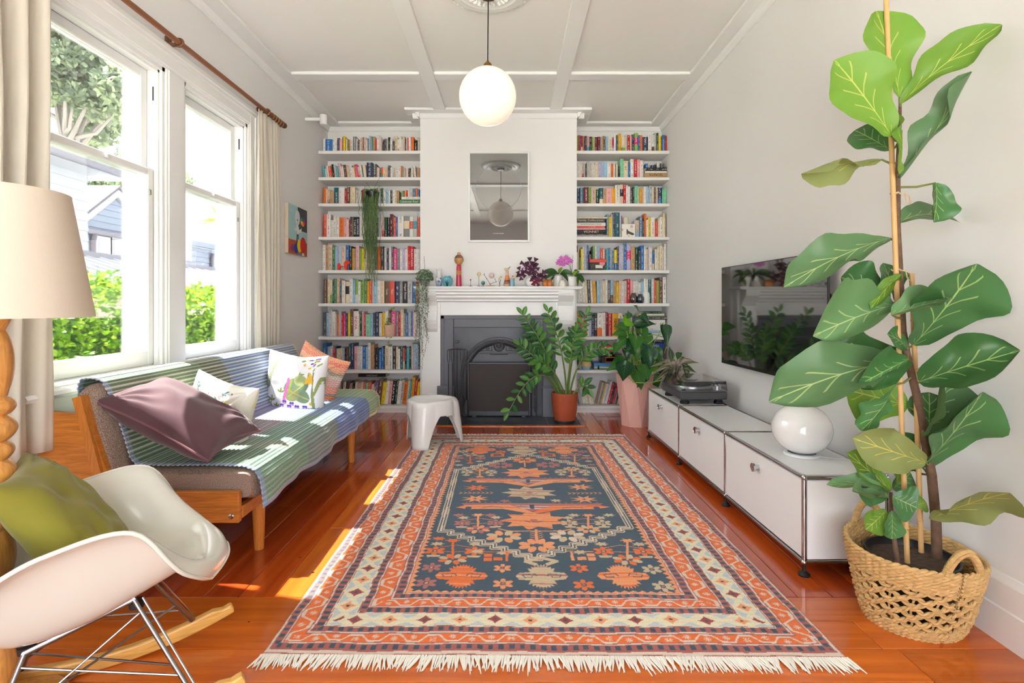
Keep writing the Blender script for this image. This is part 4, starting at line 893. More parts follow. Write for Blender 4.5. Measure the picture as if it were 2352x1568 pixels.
STR = mat('striped_pink_ball', rgb(220, 200, 196), .35); nn_, L_, b_ = nodes(STR); tc_ = nn_.new('ShaderNodeTexCoord'); wv = nn_.new('ShaderNodeTexWave'); wv.inputs['Scale'].default_value = 22; wv.inputs['Distortion'].default_value = 2; L_(tc_.outputs['Object'], wv.inputs['Vector']); rp = nn_.new('ShaderNodeValToRGB'); e = rp.color_ramp.elements; e[0].color = rgb(196, 158, 160); e[1].color = rgb(236, 228, 222); L_(wv.outputs['Fac'], rp.inputs[0]); L_(rp.outputs[0], b_.inputs['Base Color'])
MB().sphere(P(1129, 632.5, Y), s5(6.8), 22, 14).build('ball', STR, t_)
t_ = thing('planet_ornament', 'small yellow ball on a forked wire stand with dark foot, on mantel', 'ornament', onm(1147.5), group='miniature planet ornaments on the mantel')
x_ = PX(1147.5, Y); MB().lathe([(0, 0), (s5(3.2), 0), (s5(3), s5(1)), (0, s5(1.4))], 14, (x_, Y, ZM)).build('base', BLACK, t_)
m = MB(); m.tube([(x_, Y, ZM), P(1147.5, 653, Y), P(1146, 644, Y), P(1146.5, 637, Y)], .0024, 6); m.tube([P(1147.5, 653, Y), P(1149.5, 645, Y), P(1150, 641, Y)], .0024, 6); m.build('forked_wire', IRONB, t_)
MB().sphere(P(1150.2, 636, Y), s5(2.4), 14, 10).build('ball', mat('lemon_ball', rgb(220, 200, 40), .35), t_)
def bird(parent, px, py, Y, s_, m_, mt_):
    c = P(px, py, Y); m = MB(); m.sphere(c, 1, 12, 8, (s_*1.0, s_*.5, s_*.55), M=Matrix.Translation(c) @ Matrix.Rotation(-.35, 4, 'Y') @ Matrix.Translation(-c))
    m.sphere(c+Vector((-s_*.85, 0, s_*.22)), s_*.36, 10, 7); m.lathe([(s_*.12, 0), (0, s_*.3)], 6, M=Matrix.Translation(c+Vector((-s_*1.15, 0, s_*.2))) @ Matrix.Rotation(-PI/2, 4, 'Y')); m.build('bird_body', m_, parent)
    m = MB(); m.tube([c+Vector((s_*.6, 0, s_*.3)), c+Vector((s_*1.2, 0, s_*.95)), c+Vector((s_*1.5, 0, s_*1.25))], [s_*.22, s_*.14, s_*.05], 6); m.build('bird_tail', mt_, parent)
BIRDY = mat('cream_bird_paint', rgb(226, 210, 160), .5); BIRDT = mat('grey_green_tail', rgb(88, 92, 84), .5)
BOT = mat('landscape_painted_bottle', rgb(220, 150, 110), .4); nn_, L_, b_ = nodes(BOT); tc_ = nn_.new('ShaderNodeTexCoord'); sp = nn_.new('ShaderNodeSeparateXYZ'); L_(tc_.outputs['Object'], sp.inputs[0]); nz = nn_.new('ShaderNodeTexNoise'); nz.inputs['Scale'].default_value = 60; L_(tc_.outputs['Object'], nz.inputs['Vector']); ma = nn_.new('ShaderNodeMath'); ma.operation = 'MULTIPLY_ADD'; ma.inputs[1].default_value = .03; L_(nz.outputs['Fac'], ma.inputs[0]); L_(sp.outputs[2], ma.inputs[2]); mr = nn_.new('ShaderNodeMapRange'); mr.inputs[1].default_value = ZM+.015; mr.inputs[2].default_value = ZM+.185; L_(ma.outputs[0], mr.inputs[0]); rp = nn_.new('ShaderNodeValToRGB'); rp.color_ramp.interpolation = 'CONSTANT'; cr_ = rp.color_ramp
cr_.elements[0].color = rgb(206, 164, 136); cr_.elements[1].position = .16; cr_.elements[1].color = rgb(150, 104, 84)
for pos, c in ((.3, rgb(112, 80, 70)), (.38, rgb(238, 128, 56)), (.55, rgb(226, 142, 104)), (.68, rgb(230, 186, 156))): e = cr_.elements.new(pos); e.color = c
L_(mr.outputs[0], rp.inputs[0]); L_(rp.outputs[0], b_.inputs['Base Color'])
bt_ = lathe_thing('painted_bottle', 'conical bottle painted with an orange landscape and a bird stopper, on mantel', 'bottle', 1165, [(0, 0), (8, 0), (8.8, 3), (8, 8), (5.2, 20), (3.4, 30), (3.2, 36), (3.6, 36.6), (0, 36.6)], BOT, 5.18, part='bottle_body')
bird(bt_, 1164.5, 618.5, 5.18, .024, BIRDY, BIRDT)
bt_ = lathe_thing('blue_flask', 'small blue-grey cylindrical flask topped with a red-headed bird, on mantel', 'flask', 1176.5, [(0, 0), (5.5, 0), (5.8, 3), (5.2, 12), (5.7, 18.5), (5, 19), (0, 19)], mat('blue_grey_glaze', rgb(126, 166, 182), .3, coat=.3), 5.12, part='flask_body')
bird(bt_, 1182, 636, 5.12, .022, BIRDY, BIRDT); MB().sphere(P(1177.6, 634.6, 5.12), .0085, 8, 6).build('bird_head', mat('rust_bird_head', rgb(204, 112, 84), .5), bt_)
AMB = mat('amber_glaze', rgb(196, 118, 52), .2, coat=.5); t_ = thing('twin_pot', 'amber glazed pot made of two joined bellies, on mantel', 'pot', onm(1258, 5.12))
for dx in (-5.6, 5.0): MB().lathe([(s5(r, 5.12), s5(zz, 5.12)) for r, zz in ((0, 0), (5.4, 0), (6.6, 3), (7.2, 7), (6.4, 11), (4.8, 13), (5.6, 15.6), (6.4, 16.4), (6, 16.4), (4.4, 13), (0, 13))], 24, (PX(1258+dx, 5.12), 5.12+.004*(dx > 0), ZM)).build('pot_belly', AMB, t_)
lathe_thing('small_cream_vase', 'small round cream vase in front of the white cylinder pot, on mantel', 'vase', 1292, [(0, 0), (7.4, 0), (9, 4), (8.2, 8), (5, 12), (4.6, 14.2), (4.2, 14.2), (4.2, 12), (0, 8)], mat('cream_glaze', rgb(232, 224, 210), .3), 5.10)

# ================================================================ things on the shelves
def on_shelf(k): return SHZ9[k]+.0008
# dala horse
YD = 5.44; u = YD/F; hx, hz0 = PX(789, YD), on_shelf(4)
dh = thing('wooden_horse', 'red painted carved wooden horse with decorated saddle standing on the fifth shelf', 'figurine', (hx, YD, hz0))
RED = mat('red_horse_paint', rgb(230, 62, 34), .35); S = [(-13, 0), (-9, 0), (-7.5, 6), (-5, 8), (2, 8), (4.5, 0), (8.5, 0), (9, 8), (9.5, 13), (13, 14.5), (15, 17), (14.5, 19), (10.5, 22), (10.5, 24.5), (8.5, 23.2), (4.5, 20.5), (2.5, 17), (-2, 16), (-9, 17), (-12.5, 15), (-13.2, 10)]
MB().prism([(hx+a*u, hz0+b_*u) for a, b_ in S], YD-.016, YD+.016, 'y').build('horse_body', RED, dh)
m = MB(); m.prism([(hx+a*u, hz0+b_*u) for a, b_ in ((-8, 16.6), (-3, 9.5), (3, 9.5), (1, 16.6))], YD-.0175, YD-.0158, 'y'); m.build('saddle', mat('pale_saddle_paint', rgb(206, 196, 210), .4), dh)
m = MB(); m.tube([(hx+a*u, YD-.017, hz0+b_*u) for a, b_ in ((2, 17), (5, 14), (8, 13.5))], .0016, 5); m.tube([(hx+a*u, YD-.017, hz0+b_*u) for a, b_ in ((-7.6, 16), (-5, 12), (-3.5, 8.6))], .0016, 5); m.build('painted_harness', mat('gold_horse_paint', rgb(214, 160, 60), .4), dh)
# floral keepsake box with a red lid, white box, patterned tin
def box_thing(name, label, cat, px0, px1, py0, py1, m_, Y=5.44, dp=.12, k=None, lid=None, b=.003):
    x0, x1 = PX(px0, Y), PX(px1, Y); z0 = on_shelf(k) if k is not None else PZ(py1, Y); z1 = PZ(py0, Y)
    x1 = min(x1, XR-.004)
    t_ = thing(name, label, cat, ((x0+x1)/2, Y, z0)); zl = z1-(z1-z0)*.3 if lid else z1
    MB().box(x0, x1, Y, Y+dp, z0, zl, b).build('box_body', m_, t_)
    if lid: MB().box(x0-.003, x1+.003, Y-.003, Y+dp+.003, zl, z1, b).build('box_lid', lid, t_)
    return t_, (x0, x1, z0, z1, zl)
FLOR = mat('dark_floral_card', rgb(52, 52, 48), .6); nn_, L_, b_ = nodes(FLOR); tc_ = nn_.new('ShaderNodeTexCoord'); vo = nn_.new('ShaderNodeTexVoronoi'); vo.inputs['Scale'].default_value = 45; L_(tc_.outputs['Object'], vo.inputs['Vector']); rp = nn_.new('ShaderNodeValToRGB'); rp.color_ramp.interpolation = 'CONSTANT'; e = rp.color_ramp.elements; e[0].color = rgb(96, 124, 88); e[1].position = .3; e[1].color = rgb(58, 56, 52); L_(vo.outputs['Distance'], rp.inputs[0]); L_(rp.outputs[0], b_.inputs['Base Color'])
t_, g_ = box_thing('keepsake_box', 'dark floral card box with a coral lid standing before books on the fifth shelf', 'box', 1355.5, 1392.5, 595, 620, FLOR, 5.415, .058, 4, mat('coral_card', rgb(222, 82, 66), .5))
MB().box(g_[0]+.055, g_[0]+.13, 5.4142, 5.4152, g_[2]+.02, g_[2]+.053).build('paper_label', mat('white_paper', rgb(235, 230, 222), .7), t_)
m = MB()
for q in range(6): a = 2*PI*q/6; m.sphere((g_[0]+.125+.016*math.cos(a), 5.4145, g_[2]+.068+.016*math.sin(a)*.8), 1, 8, 5, (.014, .0008, .014))
m.build('printed_rose', mat('pink_print', rgb(230, 150, 160), .6), t_)
t_, g_ = box_thing('illustrated_box', 'small off-white box printed with red leaves and an olive creature, fourth shelf', 'box', 1428.5, 1459, 514, 543, mat('offwhite_print_card', rgb(236, 232, 222), .6), 5.42, .05, 3)
m = MB(); x0, x1, z0, z1, _ = g_; w_ = x1-x0; h__ = z1-z0
m.prism([(x0+w_*a, z0+h__*b_) for a, b_ in ((.35, .6), (.42, .58), (.5, .45), (.85, .3), (.95, .2), (.8, .12), (.6, .2), (.45, .25), (.38, .1), (.34, .3))], 5.4192, 5.4199, 'y'); m.build('printed_creature', mat('olive_print', rgb(98, 96, 74), .6), t_)
m = MB()
for cx_, cz_, r in ((.72, .8, .014), (.03, .55, .012), (.75, .55, .004), (.53, .06, .008)):
    for q in range(5): a = 2*PI*q/5+.4; m.prism([(x0+w_*cx_, z0+h__*cz_), (x0+w_*cx_+r*math.cos(a-.25), z0+h__*cz_+r*math.sin(a-.25)), (x0+w_*cx_+r*1.3*math.cos(a), z0+h__*cz_+r*1.3*math.sin(a)), (x0+w_*cx_+r*math.cos(a+.25), z0+h__*cz_+r*math.sin(a+.25))], 5.4193, 5.4199, 'y')
m.build('printed_leaves', mat('crimson_print', rgb(190, 64, 58), .6), t_)
PAT = mat('patterned_tin', rgb(236, 226, 200), .4); nn_, L_, b_ = nodes(PAT); tc_ = nn_.new('ShaderNodeTexCoord'); vo = nn_.new('ShaderNodeTexVoronoi'); vo.inputs['Scale'].default_value = 70; L_(tc_.outputs['Object'], vo.inputs['Vector']); rp = nn_.new('ShaderNodeValToRGB'); rp.color_ramp.interpolation = 'CONSTANT'; e = rp.color_ramp.elements; e[0].color = rgb(70, 130, 140); e[1].position = .18; e[1].color = rgb(236, 226, 200); L_(vo.outputs['Distance'], rp.inputs[0]); L_(rp.outputs[0], b_.inputs['Base Color'])
o = MB().lathe([(0, 0), (.026, 0), (.026, .21), (.022, .218), (0, .218)], 24, (PX(1437.5, 5.52), 5.52, on_shelf(3))).build('patterned_tin', PAT); tag(o, 'cream cylinder tin with teal floral pattern standing behind the off-white box', 'tin')
# glass vases and bottle on the sixth shelf
def glassv(name, label, px, prof, tint, Y, cat='vase'):
    o = MB().lathe([(s5(r, Y), s5(zz, Y)) for r, zz in prof], 28, (PX(px, Y), Y, on_shelf(5))).build(name, glass_mat(name+'_glass', tint, 1.6, .02, .12)); return tag(o, label, cat)
SPH = [(0, 0), (5, 0), (8, 3.4), (9, 8.5), (8.4, 13), (5.6, 17.6), (4.6, 18.6), (5.4, 20.6), (4.8, 20.6), (4.2, 18.4), (7.8, 12.6), (8.4, 8.5), (7.4, 4), (4.6, .8), (0, .8)]
glassv('smoked_glass_vase', 'ribbed smoky brown round glass vase on the sixth shelf', 1455, [(r*.98, z_*1.12) for r, z_ in SPH], (.62, .57, .52, 1), 5.44)
glassv('blue_glass_vase', 'round blue glass vase in front of the white bottle on the sixth shelf', 1471, SPH, (.28, .5, .68, 1), 5.425)
o = MB().lathe([(s5(r, 5.438), s5(zz, 5.438)) for r, zz in ((0, 0), (8, 0), (8.4, 2), (8.4, 20), (7.6, 24), (4, 27.5), (2.4, 30), (2.2, 36), (2.8, 37.5), (2.4, 37.5), (0, 36))], 28, (PX(1483.5, 5.438), 5.438, on_shelf(5))).build('white_bottle', mat('matt_white_ceramic', rgb(236, 232, 226), .6)); tag(o, 'matt white narrow-necked bottle on the sixth shelf', 'bottle')
o = MB().lathe([(s5(r, 5.44), s5(zz, 5.44)) for r, zz in ((0, 0), (8, 0), (10, 2), (10.6, 30), (10.2, 41), (9.6, 41), (9.6, 38), (0, 38))], 28, (PX(1430.5, 5.44), 5.44, on_shelf(6))).build('grey_cylinder_vase', mat('blue_grey_stoneware', rgb(122, 134, 144), .4, var=(20, .12))); tag(o, 'tall blue-grey stoneware cylinder vase behind the trailing plant, seventh shelf', 'vase')
# eighth shelf: discs, glazed pot, board games
for q in range(9):
    x0 = PX(1329.5+q*2.75, 5.5)
    o = MB().box(x0, x0+.0112, 5.5, 5.62, on_shelf(7), on_shelf(7)+s5(51, 5.5), .001).build('disc_case', mat('grey_plastic_case' if q < 7 else 'black_plastic_case', rgb(176, 176, 178) if q < 7 else rgb(40, 40, 42), .3)); tag(o, 'slim %s plastic disc case, %s from the chimney breast, behind the glazed pot' % ('grey' if q < 7 else 'black', ordn(q+1)), 'disc case', 'disc cases on the eighth shelf')
GZ = mat('tan_and_blue_glaze', rgb(214, 176, 120), .3); nn_, L_, b_ = nodes(GZ); tc_ = nn_.new('ShaderNodeTexCoord'); sp = nn_.new('ShaderNodeSeparateXYZ'); L_(tc_.outputs['Object'], sp.inputs[0]); mr = nn_.new('ShaderNodeMapRange'); mr.inputs[1].default_value = SHZ9[7]; mr.inputs[2].default_value = SHZ9[7]+.1; L_(sp.outputs[2], mr.inputs[0]); rp = nn_.new('ShaderNodeValToRGB'); e = rp.color_ramp.elements; e[0].position = .25; e[0].color = rgb(150, 200, 214); e[1].position = .5; e[1].color = rgb(222, 186, 130); L_(mr.outputs[0], rp.inputs[0]); L_(rp.outputs[0], b_.inputs['Base Color'])
o = MB().lathe([(s5(r, 5.44), s5(zz, 5.44)) for r, zz in ((0, 0), (7, 0), (10.4, 4), (12.2, 11), (11.2, 17), (8, 20.4), (8.8, 23.6), (8, 23.6), (7.2, 20), (0, 18))], 28, (PX(1346.5, 5.44), 5.44, on_shelf(7))).build('glazed_pot', GZ); tag(o, 'round pot glazed tan above and pale blue below, eighth shelf', 'pot')
def game(px0, px1, py0, py1, c, label, txt=None, Y=5.44, extra=None):
    t_, g_ = box_thing('board_game', label, 'board game', px0, px1, py0, py1, mat('game_card_%d_%d_%d' % c, rgb(*c), .35), Y, .2)
    if txt: V_, F_, asp = TXT[txt[0]]; MB().add([(g_[0]+(g_[1]-g_[0])*(txt[2]+a*txt[3]), Y-.0008, g_[2]+(g_[3]-g_[2])*(.25+b_*.5)) for a, b_ in V_], F_).build('box_lettering', ink(txt[1]), t_, fixn=False)
    if extra:
        for poly, cc in extra: MB().add([(g_[0]+(g_[1]-g_[0])*a, Y-.0006, g_[2]+(g_[3]-g_[2])*b_) for a, b_ in poly], [tuple(range(len(poly)))]).build('box_print', mat('game_ink_%d_%d_%d' % cc, rgb(*cc), .5), t_)
    t_['group'] = 'board games on the eighth shelf'; return t_
pb = H0-(on_shelf(7)-CZ)*F/5.44
game(1364, 1428, pb-15.5, pb, (70, 130, 190), 'wide blue board game box with a landscape picture lying lowest in its pile', None, extra=[([(.02, .08), (.98, .08), (.98, .3), (.02, .3)], (120, 140, 90)), ([(.02, .3), (.98, .3), (.98, .42), (.02, .42)], (226, 206, 150)), ([(.13, .1), (.2, .1), (.2, .6), (.16, .7), (.13, .6)], (60, 62, 72))])
game(1382, 1429, pb-30, pb-15.6, (52, 44, 42), 'dark board game box with an orange end and white arrow on the pile', None, extra=[([(.2, .06), (.78, .06), (.78, .94), (.2, .94)], (216, 108, 56)), ([(.22, .2), (.58, .2), (.58, .08), (.76, .5), (.58, .92), (.58, .8), (.22, .8)], (238, 222, 206)), ([(.28, .42), (.56, .42), (.56, .58), (.28, .58)], (190, 90, 60))])
game(1381, 1408, pb-40, pb-30.1, (34, 34, 36), 'small black card game box with yellow print under the red box', None, extra=[([(.55, .2), (.9, .2), (.9, .5), (.55, .5)], (180, 190, 60)), ([(.2, .4), (.4, .4), (.4, .8), (.2, .8)], (220, 220, 220))])
game(1380, 1405, pb-56, pb-40.1, (214, 44, 36), 'bright red card game box topping the pile', None, extra=[([(.15, .6), (.5, .6), (.5, .85), (.15, .85)], (244, 210, 200))])
game(1411, 1428, pb-37, pb-30.1, (70, 66, 64), 'small charcoal tin lying beside the black card game box')
game(1478, 1528, pb-14, pb, (220, 92, 88), 'wide coral game box lying lowest beside the television wall')
game(1480, 1524, pb-27, pb-14.1, (236, 232, 226), 'white game box between the coral boxes beside the television wall')
game(1484, 1520, pb-48, pb-27.1, (224, 84, 80), 'coral red game box under the blue word game')
game(1478, 1526, pb-61, pb-48.1, (38, 74, 150), 'dark blue game box with white lettering topping its pile', ('ANOMIA', 'w', .2, .55))
# ================================================================ rug: every knot row is a row of the mesh
RQ = [(-.795, 1.655), (1.062, 1.640), (.975, 4.44), (-.79, 4.46)]           # near left, near right, far right, far left
NU, NV = 520, 800
uu, vv = np.meshgrid(np.linspace(0, 1, NU+1), np.linspace(0, 1, NV+1))
A_, B_, C_, D_ = [np.array(q) for q in RQ]
RXY = (A_[None, None]*((1-uu)*(1-vv))[..., None]+B_[None, None]*(uu*(1-vv))[..., None]+C_[None, None]*(uu*vv)[..., None]+D_[None, None]*((1-uu)*vv)[..., None])
X_, Y_ = RXY[..., 0], RXY[..., 1]
wob = .0022*np.sin(X_*31+Y_*17)+.0018*np.sin(Y_*43-X_*11)
def L3(*c): return np.array(rgb(*c)[:3])
R_NAVY, R_RED, R_ORG, R_CRM, R_PCH, R_WHT, R_BEI, R_GRY, R_MAU = L3(64, 84, 100), L3(172, 98, 90), L3(234, 116, 54), L3(232, 222, 192), L3(240, 158, 108), L3(226, 206, 190), L3(208, 186, 152), L3(196, 204, 204), L3(182, 112, 106)
wdt = 1.81; lgt = 2.80
ds = np.minimum(uu, 1-uu)*wdt+wob; de = np.minimum(vv, 1-vv)*lgt+wob
SB = [0, .020, .037, .048, .102, .117, .140, .148, .237, .242, .262, .274, .334, .349, .371, .383, .409, 5]
EB = [0, .034, .056, .070, .111, .127, .149, .155, .229, .235, .261, .2745, .317, .331, .351, .361, .379, 5]
bs = np.interp(ds, SB, range(18)); be_ = np.interp(de, EB, range(18))
side = bs <= be_; bnd = np.where(side, bs, be_); along = np.where(side, (vv-.5)*lgt, (uu-.5)*wdt); frac = bnd-np.floor(bnd); ib = np.floor(bnd).astype(int)
RC = np.zeros(X_.shape+(3,)); RC[:] = R_RED
ln = (np.abs(frac-.5) < .2)[..., None]                          # pale lines between the bands
for k in (0, 2, 4, 6, 8, 10, 12, 14):
    s_ = ib == k; RC[s_] = np.where(ln, R_WHT, R_RED)[s_]
chk = (np.floor(along/.0168) % 2 == 0)[..., None]
for k in (1, 5, 9, 13):
    s_ = ib == k; RC[s_] = np.where(chk, R_NAVY, R_RED)[s_]
per = np.where(side, .138, .127); ph = (along/per) % 1
tri = .5+.5*np.cos(ph*2*PI); tz_ = np.clip((tri-.5)*1.25+.5, .1, .9)
for k in (3, 11):
    s_ = ib == k; c_ = np.broadcast_to(R_ORG, RC.shape).copy(); flip = frac if k == 3 else 1-frac
    c_[np.abs(flip-tz_) < .115] = R_WHT
    for off, fc in ((.25, .5), (.75, .5)):
        pass
    for off, fc in ((0, .36), (.5, .64)):
        da = ((ph-off+.5) % 1-.5)*per; db = (flip-fc)*np.where(side, .054, .042)
        rr = np.hypot(da, db); an_ = np.arctan2(db, da); st_ = rr < .0085+.0045*np.cos(an_*8)
        c_[st_] = R_WHT; c_[rr < .0032] = R_PCH
    RC[s_] = c_[s_]
s_ = ib == 7; c_ = np.broadcast_to(R_CRM, RC.shape).copy(); pc = np.where(side, .09, .121); q_ = along/pc; fr_ = (q_ % 1-.5)*pc; fz = (frac-.5)*.085; odd = (np.floor(q_) % 2 == 0)
edge = (np.abs(fz) > .012+np.abs((q_+.5) % 1-.5)*pc*.75) & (np.abs(fz) < .038); c_[edge] = R_GRY
rr = np.abs(fr_)**.72+np.abs(fz)**.72; c_[rr < .083] = np.where(odd[..., None], L3(160, 72, 66), R_PCH)[rr < .083]; c_[np.hypot(fr_, fz) < .0065] = R_NAVY
RC[s_] = c_[s_]
teeth = np.abs((along/.034) % 1-.5)*2
s_ = ib == 15; RC[s_] = np.where((frac < .25+.75*teeth)[..., None], R_PCH, R_NAVY)[s_]
fld = ib >= 16; RC[fld] = R_NAVY
RC[(de < .018)] = R_WHT; RC[(de > .004) & (de < .009)] = R_RED; RC[(de < .0025)] = R_NAVY
# ---- field motifs, drawn in floor metres; photo pixels are turned into floor points
def fpt(px, py): D = FD(py); return (PX(px, D), D)
def clipbox(x0, x1, y0, y1):
    j = np.where((Y_[:, 0] > y0-.02) & (Y_[:, 0] < y1+.02))[0]
    if len(j) == 0: return None
    a, b_ = j[0], j[-1]+1; xs = X_[(a+b_)//2]; i = np.where((xs > x0-.03) & (xs < x1+.03))[0]
    if len(i) == 0: return None
    return slice(a, b_), slice(i[0], i[-1]+1)
def poly(pts, col, stripe=None):
    pts = np.array(pts); cb_ = clipbox(pts[:, 0].min(), pts[:, 0].max(), pts[:, 1].min(), pts[:, 1].max())
    if cb_ is None: return
    x_, y_ = X_[cb_], Y_[cb_]; ins = np.zeros(x_.shape, bool); n_ = len(pts)
    for i in range(n_):
        (ax, ay), (bx, by) = pts[i], pts[(i+1) % n_]
        if abs(by-ay) < 1e-12: continue
        ins ^= ((ay > y_) != (by > y_)) & (x_ < (bx-ax)*(y_-ay)/(by-ay)+ax)
    sub = RC[cb_]
    if stripe is not None:
        st_ = (np.sin(y_*190+3*np.sin(x_*7))+.6*np.sin(y_*71) > .75)[..., None]; sub[ins] = np.where(st_, stripe, np.asarray(col))[ins]
    else: sub[ins] = col
def line(pts, w, col):
    for (ax, ay), (bx, by) in zip(pts, pts[1:]):
        d_ = math.hypot(bx-ax, by-ay) or 1e-6; nx, ny = -(by-ay)/d_*w/2, (bx-ax)/d_*w/2; ex, ey = (bx-ax)/d_*w*.3, (by-ay)/d_*w*.3
        poly([(ax+nx-ex, ay+ny-ey), (bx+nx+ex, by+ny+ey), (bx-nx+ex, by-ny+ey), (ax-nx-ex, ay-ny-ey)], col)
def ellip(cx_, cy_, rx, ry, col, rot=0, n_=18, stripe=None):
    poly([(cx_+rx*math.cos(t)*math.cos(rot)-ry*math.sin(t)*math.sin(rot), cy_+rx*math.cos(t)*math.sin(rot)+ry*math.sin(t)*math.cos(rot)) for t in np.linspace(0, 2*PI, n_, endpoint=False)], col, stripe)
def flower(c, r, col, col2=None, n_=6, mid=None, wide=1.15):
    for k in range(n_):
        a = 2*PI*(k+.5)/n_; ellip(c[0]+r*.6*math.cos(a)*wide, c[1]+r*.6*math.sin(a), r*.42, r*.27, col if (col2 is None or k % 2) else col2, a)
    if mid is not None: ellip(c[0], c[1], r*.3, r*.3, R_NAVY); ellip(c[0], c[1], r*.17, r*.17, mid)
def star(c, rx, ry, n_, col, inner=.5, rot=0, stripe=None):
    poly([(c[0]+(rx if k % 2 == 0 else rx*inner)*math.cos(rot+PI*k/n_), c[1]+(ry if k % 2 == 0 else ry*inner)*math.sin(rot+PI*k/n_)) for k in range(2*n_)], col, stripe)
def urn(c, w, h_, col, st):
    for sg in (-1, 1):
        n_ = 9; pts = [(c[0]-w*.14, c[1])]
        for k in range(2*n_+1):
            t = k/(2*n_); a = -1+2*t; r = 1.0 if k % 2 else .8; pts.append((c[0]+a*w*.30*r, c[1]+sg*h_*.5*r*(1-.45*a*a)))
        pts.append((c[0]+w*.14, c[1])); poly(pts, col, st)
    poly([(c[0]-w*.5, c[1]), (c[0]-w*.44, c[1]+h_*.13), (c[0]-w*.2, c[1]+h_*.17), (c[0]+w*.2, c[1]+h_*.17), (c[0]+w*.44, c[1]+h_*.13), (c[0]+w*.5, c[1]), (c[0]+w*.44, c[1]-h_*.13), (c[0]+w*.2, c[1]-h_*.17), (c[0]-w*.2, c[1]-h_*.17), (c[0]-w*.44, c[1]-h_*.13)], col, st)
    for sg in (-1, 1):
        o = c[0]+sg*w*.27; line([(o-sg*w*.08, c[1]), (o-sg*w*.08, c[1]-h_*.05), (o+sg*w*.06, c[1]-h_*.05), (o+sg*w*.1, c[1]+h_*.05), (o-sg*w*.14, c[1]+h_*.09), (o-sg*w*.17, c[1])], .0045, R_NAVY)
def tree(px, py, py2, s_, c1, c2, c3, up=1):
    a, b_ = fpt(px, py), fpt(px, py2); line([a, b_], .011, c1); d_ = b_[1]-a[1]
    flower(a, .048*s_, c2, c3, 8, None, 1.5)
    for sg in (-1, 1):
        q = (a[0]+sg*.085*s_, a[1]+d_*.42); line([(a[0], a[1]+d_*.38), q], .004, c1); line([(a[0], a[1]+d_*.75), (q[0], q[1]+.03)], .004, c1)
        flower(q, .042*s_, c3, None, 6, R_PCH); star((q[0]*.98+a[0]*.02, a[1]+d_*.80), .035*s_, .022*s_, 7, R_BEI if s_ < 1.1 else c2, .55); poly([(q[0]-.03*s_, q[1]-d_*.22), (q[0]+.03*s_, q[1]-d_*.22), (q[0]+.024*s_, q[1]-d_*.32), (q[0]-.024*s_, q[1]-d_*.32)], R_BEI)
    star(b_, .04*s_, .022*s_, 6, c1, .5)
for px, c, st in ((1060, R_ORG, R_PCH), (1245, R_BEI, R_MAU), (1432, R_PCH, R_ORG)): urn(fpt(px, 1328), .215, .20, c, st)
for px, c, st in ((1104, R_ORG, R_PCH), (1198, R_BEI, R_MAU), (1293, R_PCH, R_ORG)): urn(fpt(px, 1035.5), .235, .26, c, st)
for px, py, r, c, mid in ((991, 1309, .036, R_MAU, R_PCH), (979, 1345, .037, R_MAU, R_PCH), (1154, 1309, .033, R_PCH, R_MAU), (1155, 1346, .036, R_PCH, R_MAU), (1330, 1310, .034, R_ORG, R_MAU), (1341, 1349, .037, R_ORG, R_MAU), (1497, 1312, .036, R_BEI, R_MAU), (1523, 1352, .037, R_BEI, R_MAU),
                       (1064, 1029, .036, R_MAU, R_PCH), (1064, 1039.5, .036, R_BEI, R_MAU), (1149, 1029, .036, R_MAU, R_PCH), (1150, 1040.5, .036, R_ORG, R_MAU), (1245, 1029.5, .036, R_MAU, R_PCH), (1247, 1040, .036, R_ORG, R_MAU), (1332, 1028, .036, R_MAU, R_PCH), (1338, 1039.5, .036, R_MAU, R_ORG)):
    flower(fpt(px, py), r*1.1, c, None, 6, mid)
tree(1040, 1289, 1245, 1.05, R_ORG, R_BEI, R_ORG); tree(1441, 1290, 1245, 1.05, R_PCH, R_BEI, R_ORG)
tree(1080, 1047, 1066, .95, R_ORG, R_BEI, R_MAU); tree(1320, 1046, 1066, .95, R_PCH, R_MAU, R_MAU)
tree(1098, 1219, 1186, 1.0, R_PCH, R_PCH, R_MAU); tree(1351, 1219, 1187, 1.0, R_PCH, R_PCH, R_BEI)
tree(1102, 1080, 1098, .95, R_PCH, R_ORG, R_BEI); tree(1313, 1080, 1097, .95, R_PCH, R_PCH, R_BEI)
# stepped medallion outline
hexp = [fpt(1014, 1216), fpt(1049, 1081), fpt(1204, 1047), fpt(1366, 1081), fpt(1448, 1216), fpt(1242, 1288)]
def zig(a, b_, n_):
    a = np.array(a); b_ = np.array(b_); pts = [a]
    for k in range(n_):
        p0 = a+(b_-a)*k/n_; p1 = a+(b_-a)*(k+1)/n_; pts += [np.array((p1[0], p0[1])), p1]
    return [tuple(p) for p in pts]
for w_, c in ((.036, R_BEI), (.020, R_NAVY), (.009, R_WHT)):
    for i in range(6):
        a, b_ = hexp[i], hexp[(i+1) % 6]
        line([a, b_] if i in (0, 3) else zig(a, b_, 9), w_, c)
for sg in (-1, 1):
    a = fpt(1242+sg*3, 1286); line([a, (a[0]+sg*.06, a[1]-.03), (a[0]+sg*.02, a[1]-.055)], .022, R_BEI); a = fpt(1204+sg*3, 1047); line([a, (a[0]+sg*.08, a[1]+.05), (a[0]+sg*.03, a[1]+.09)], .024, R_BEI)
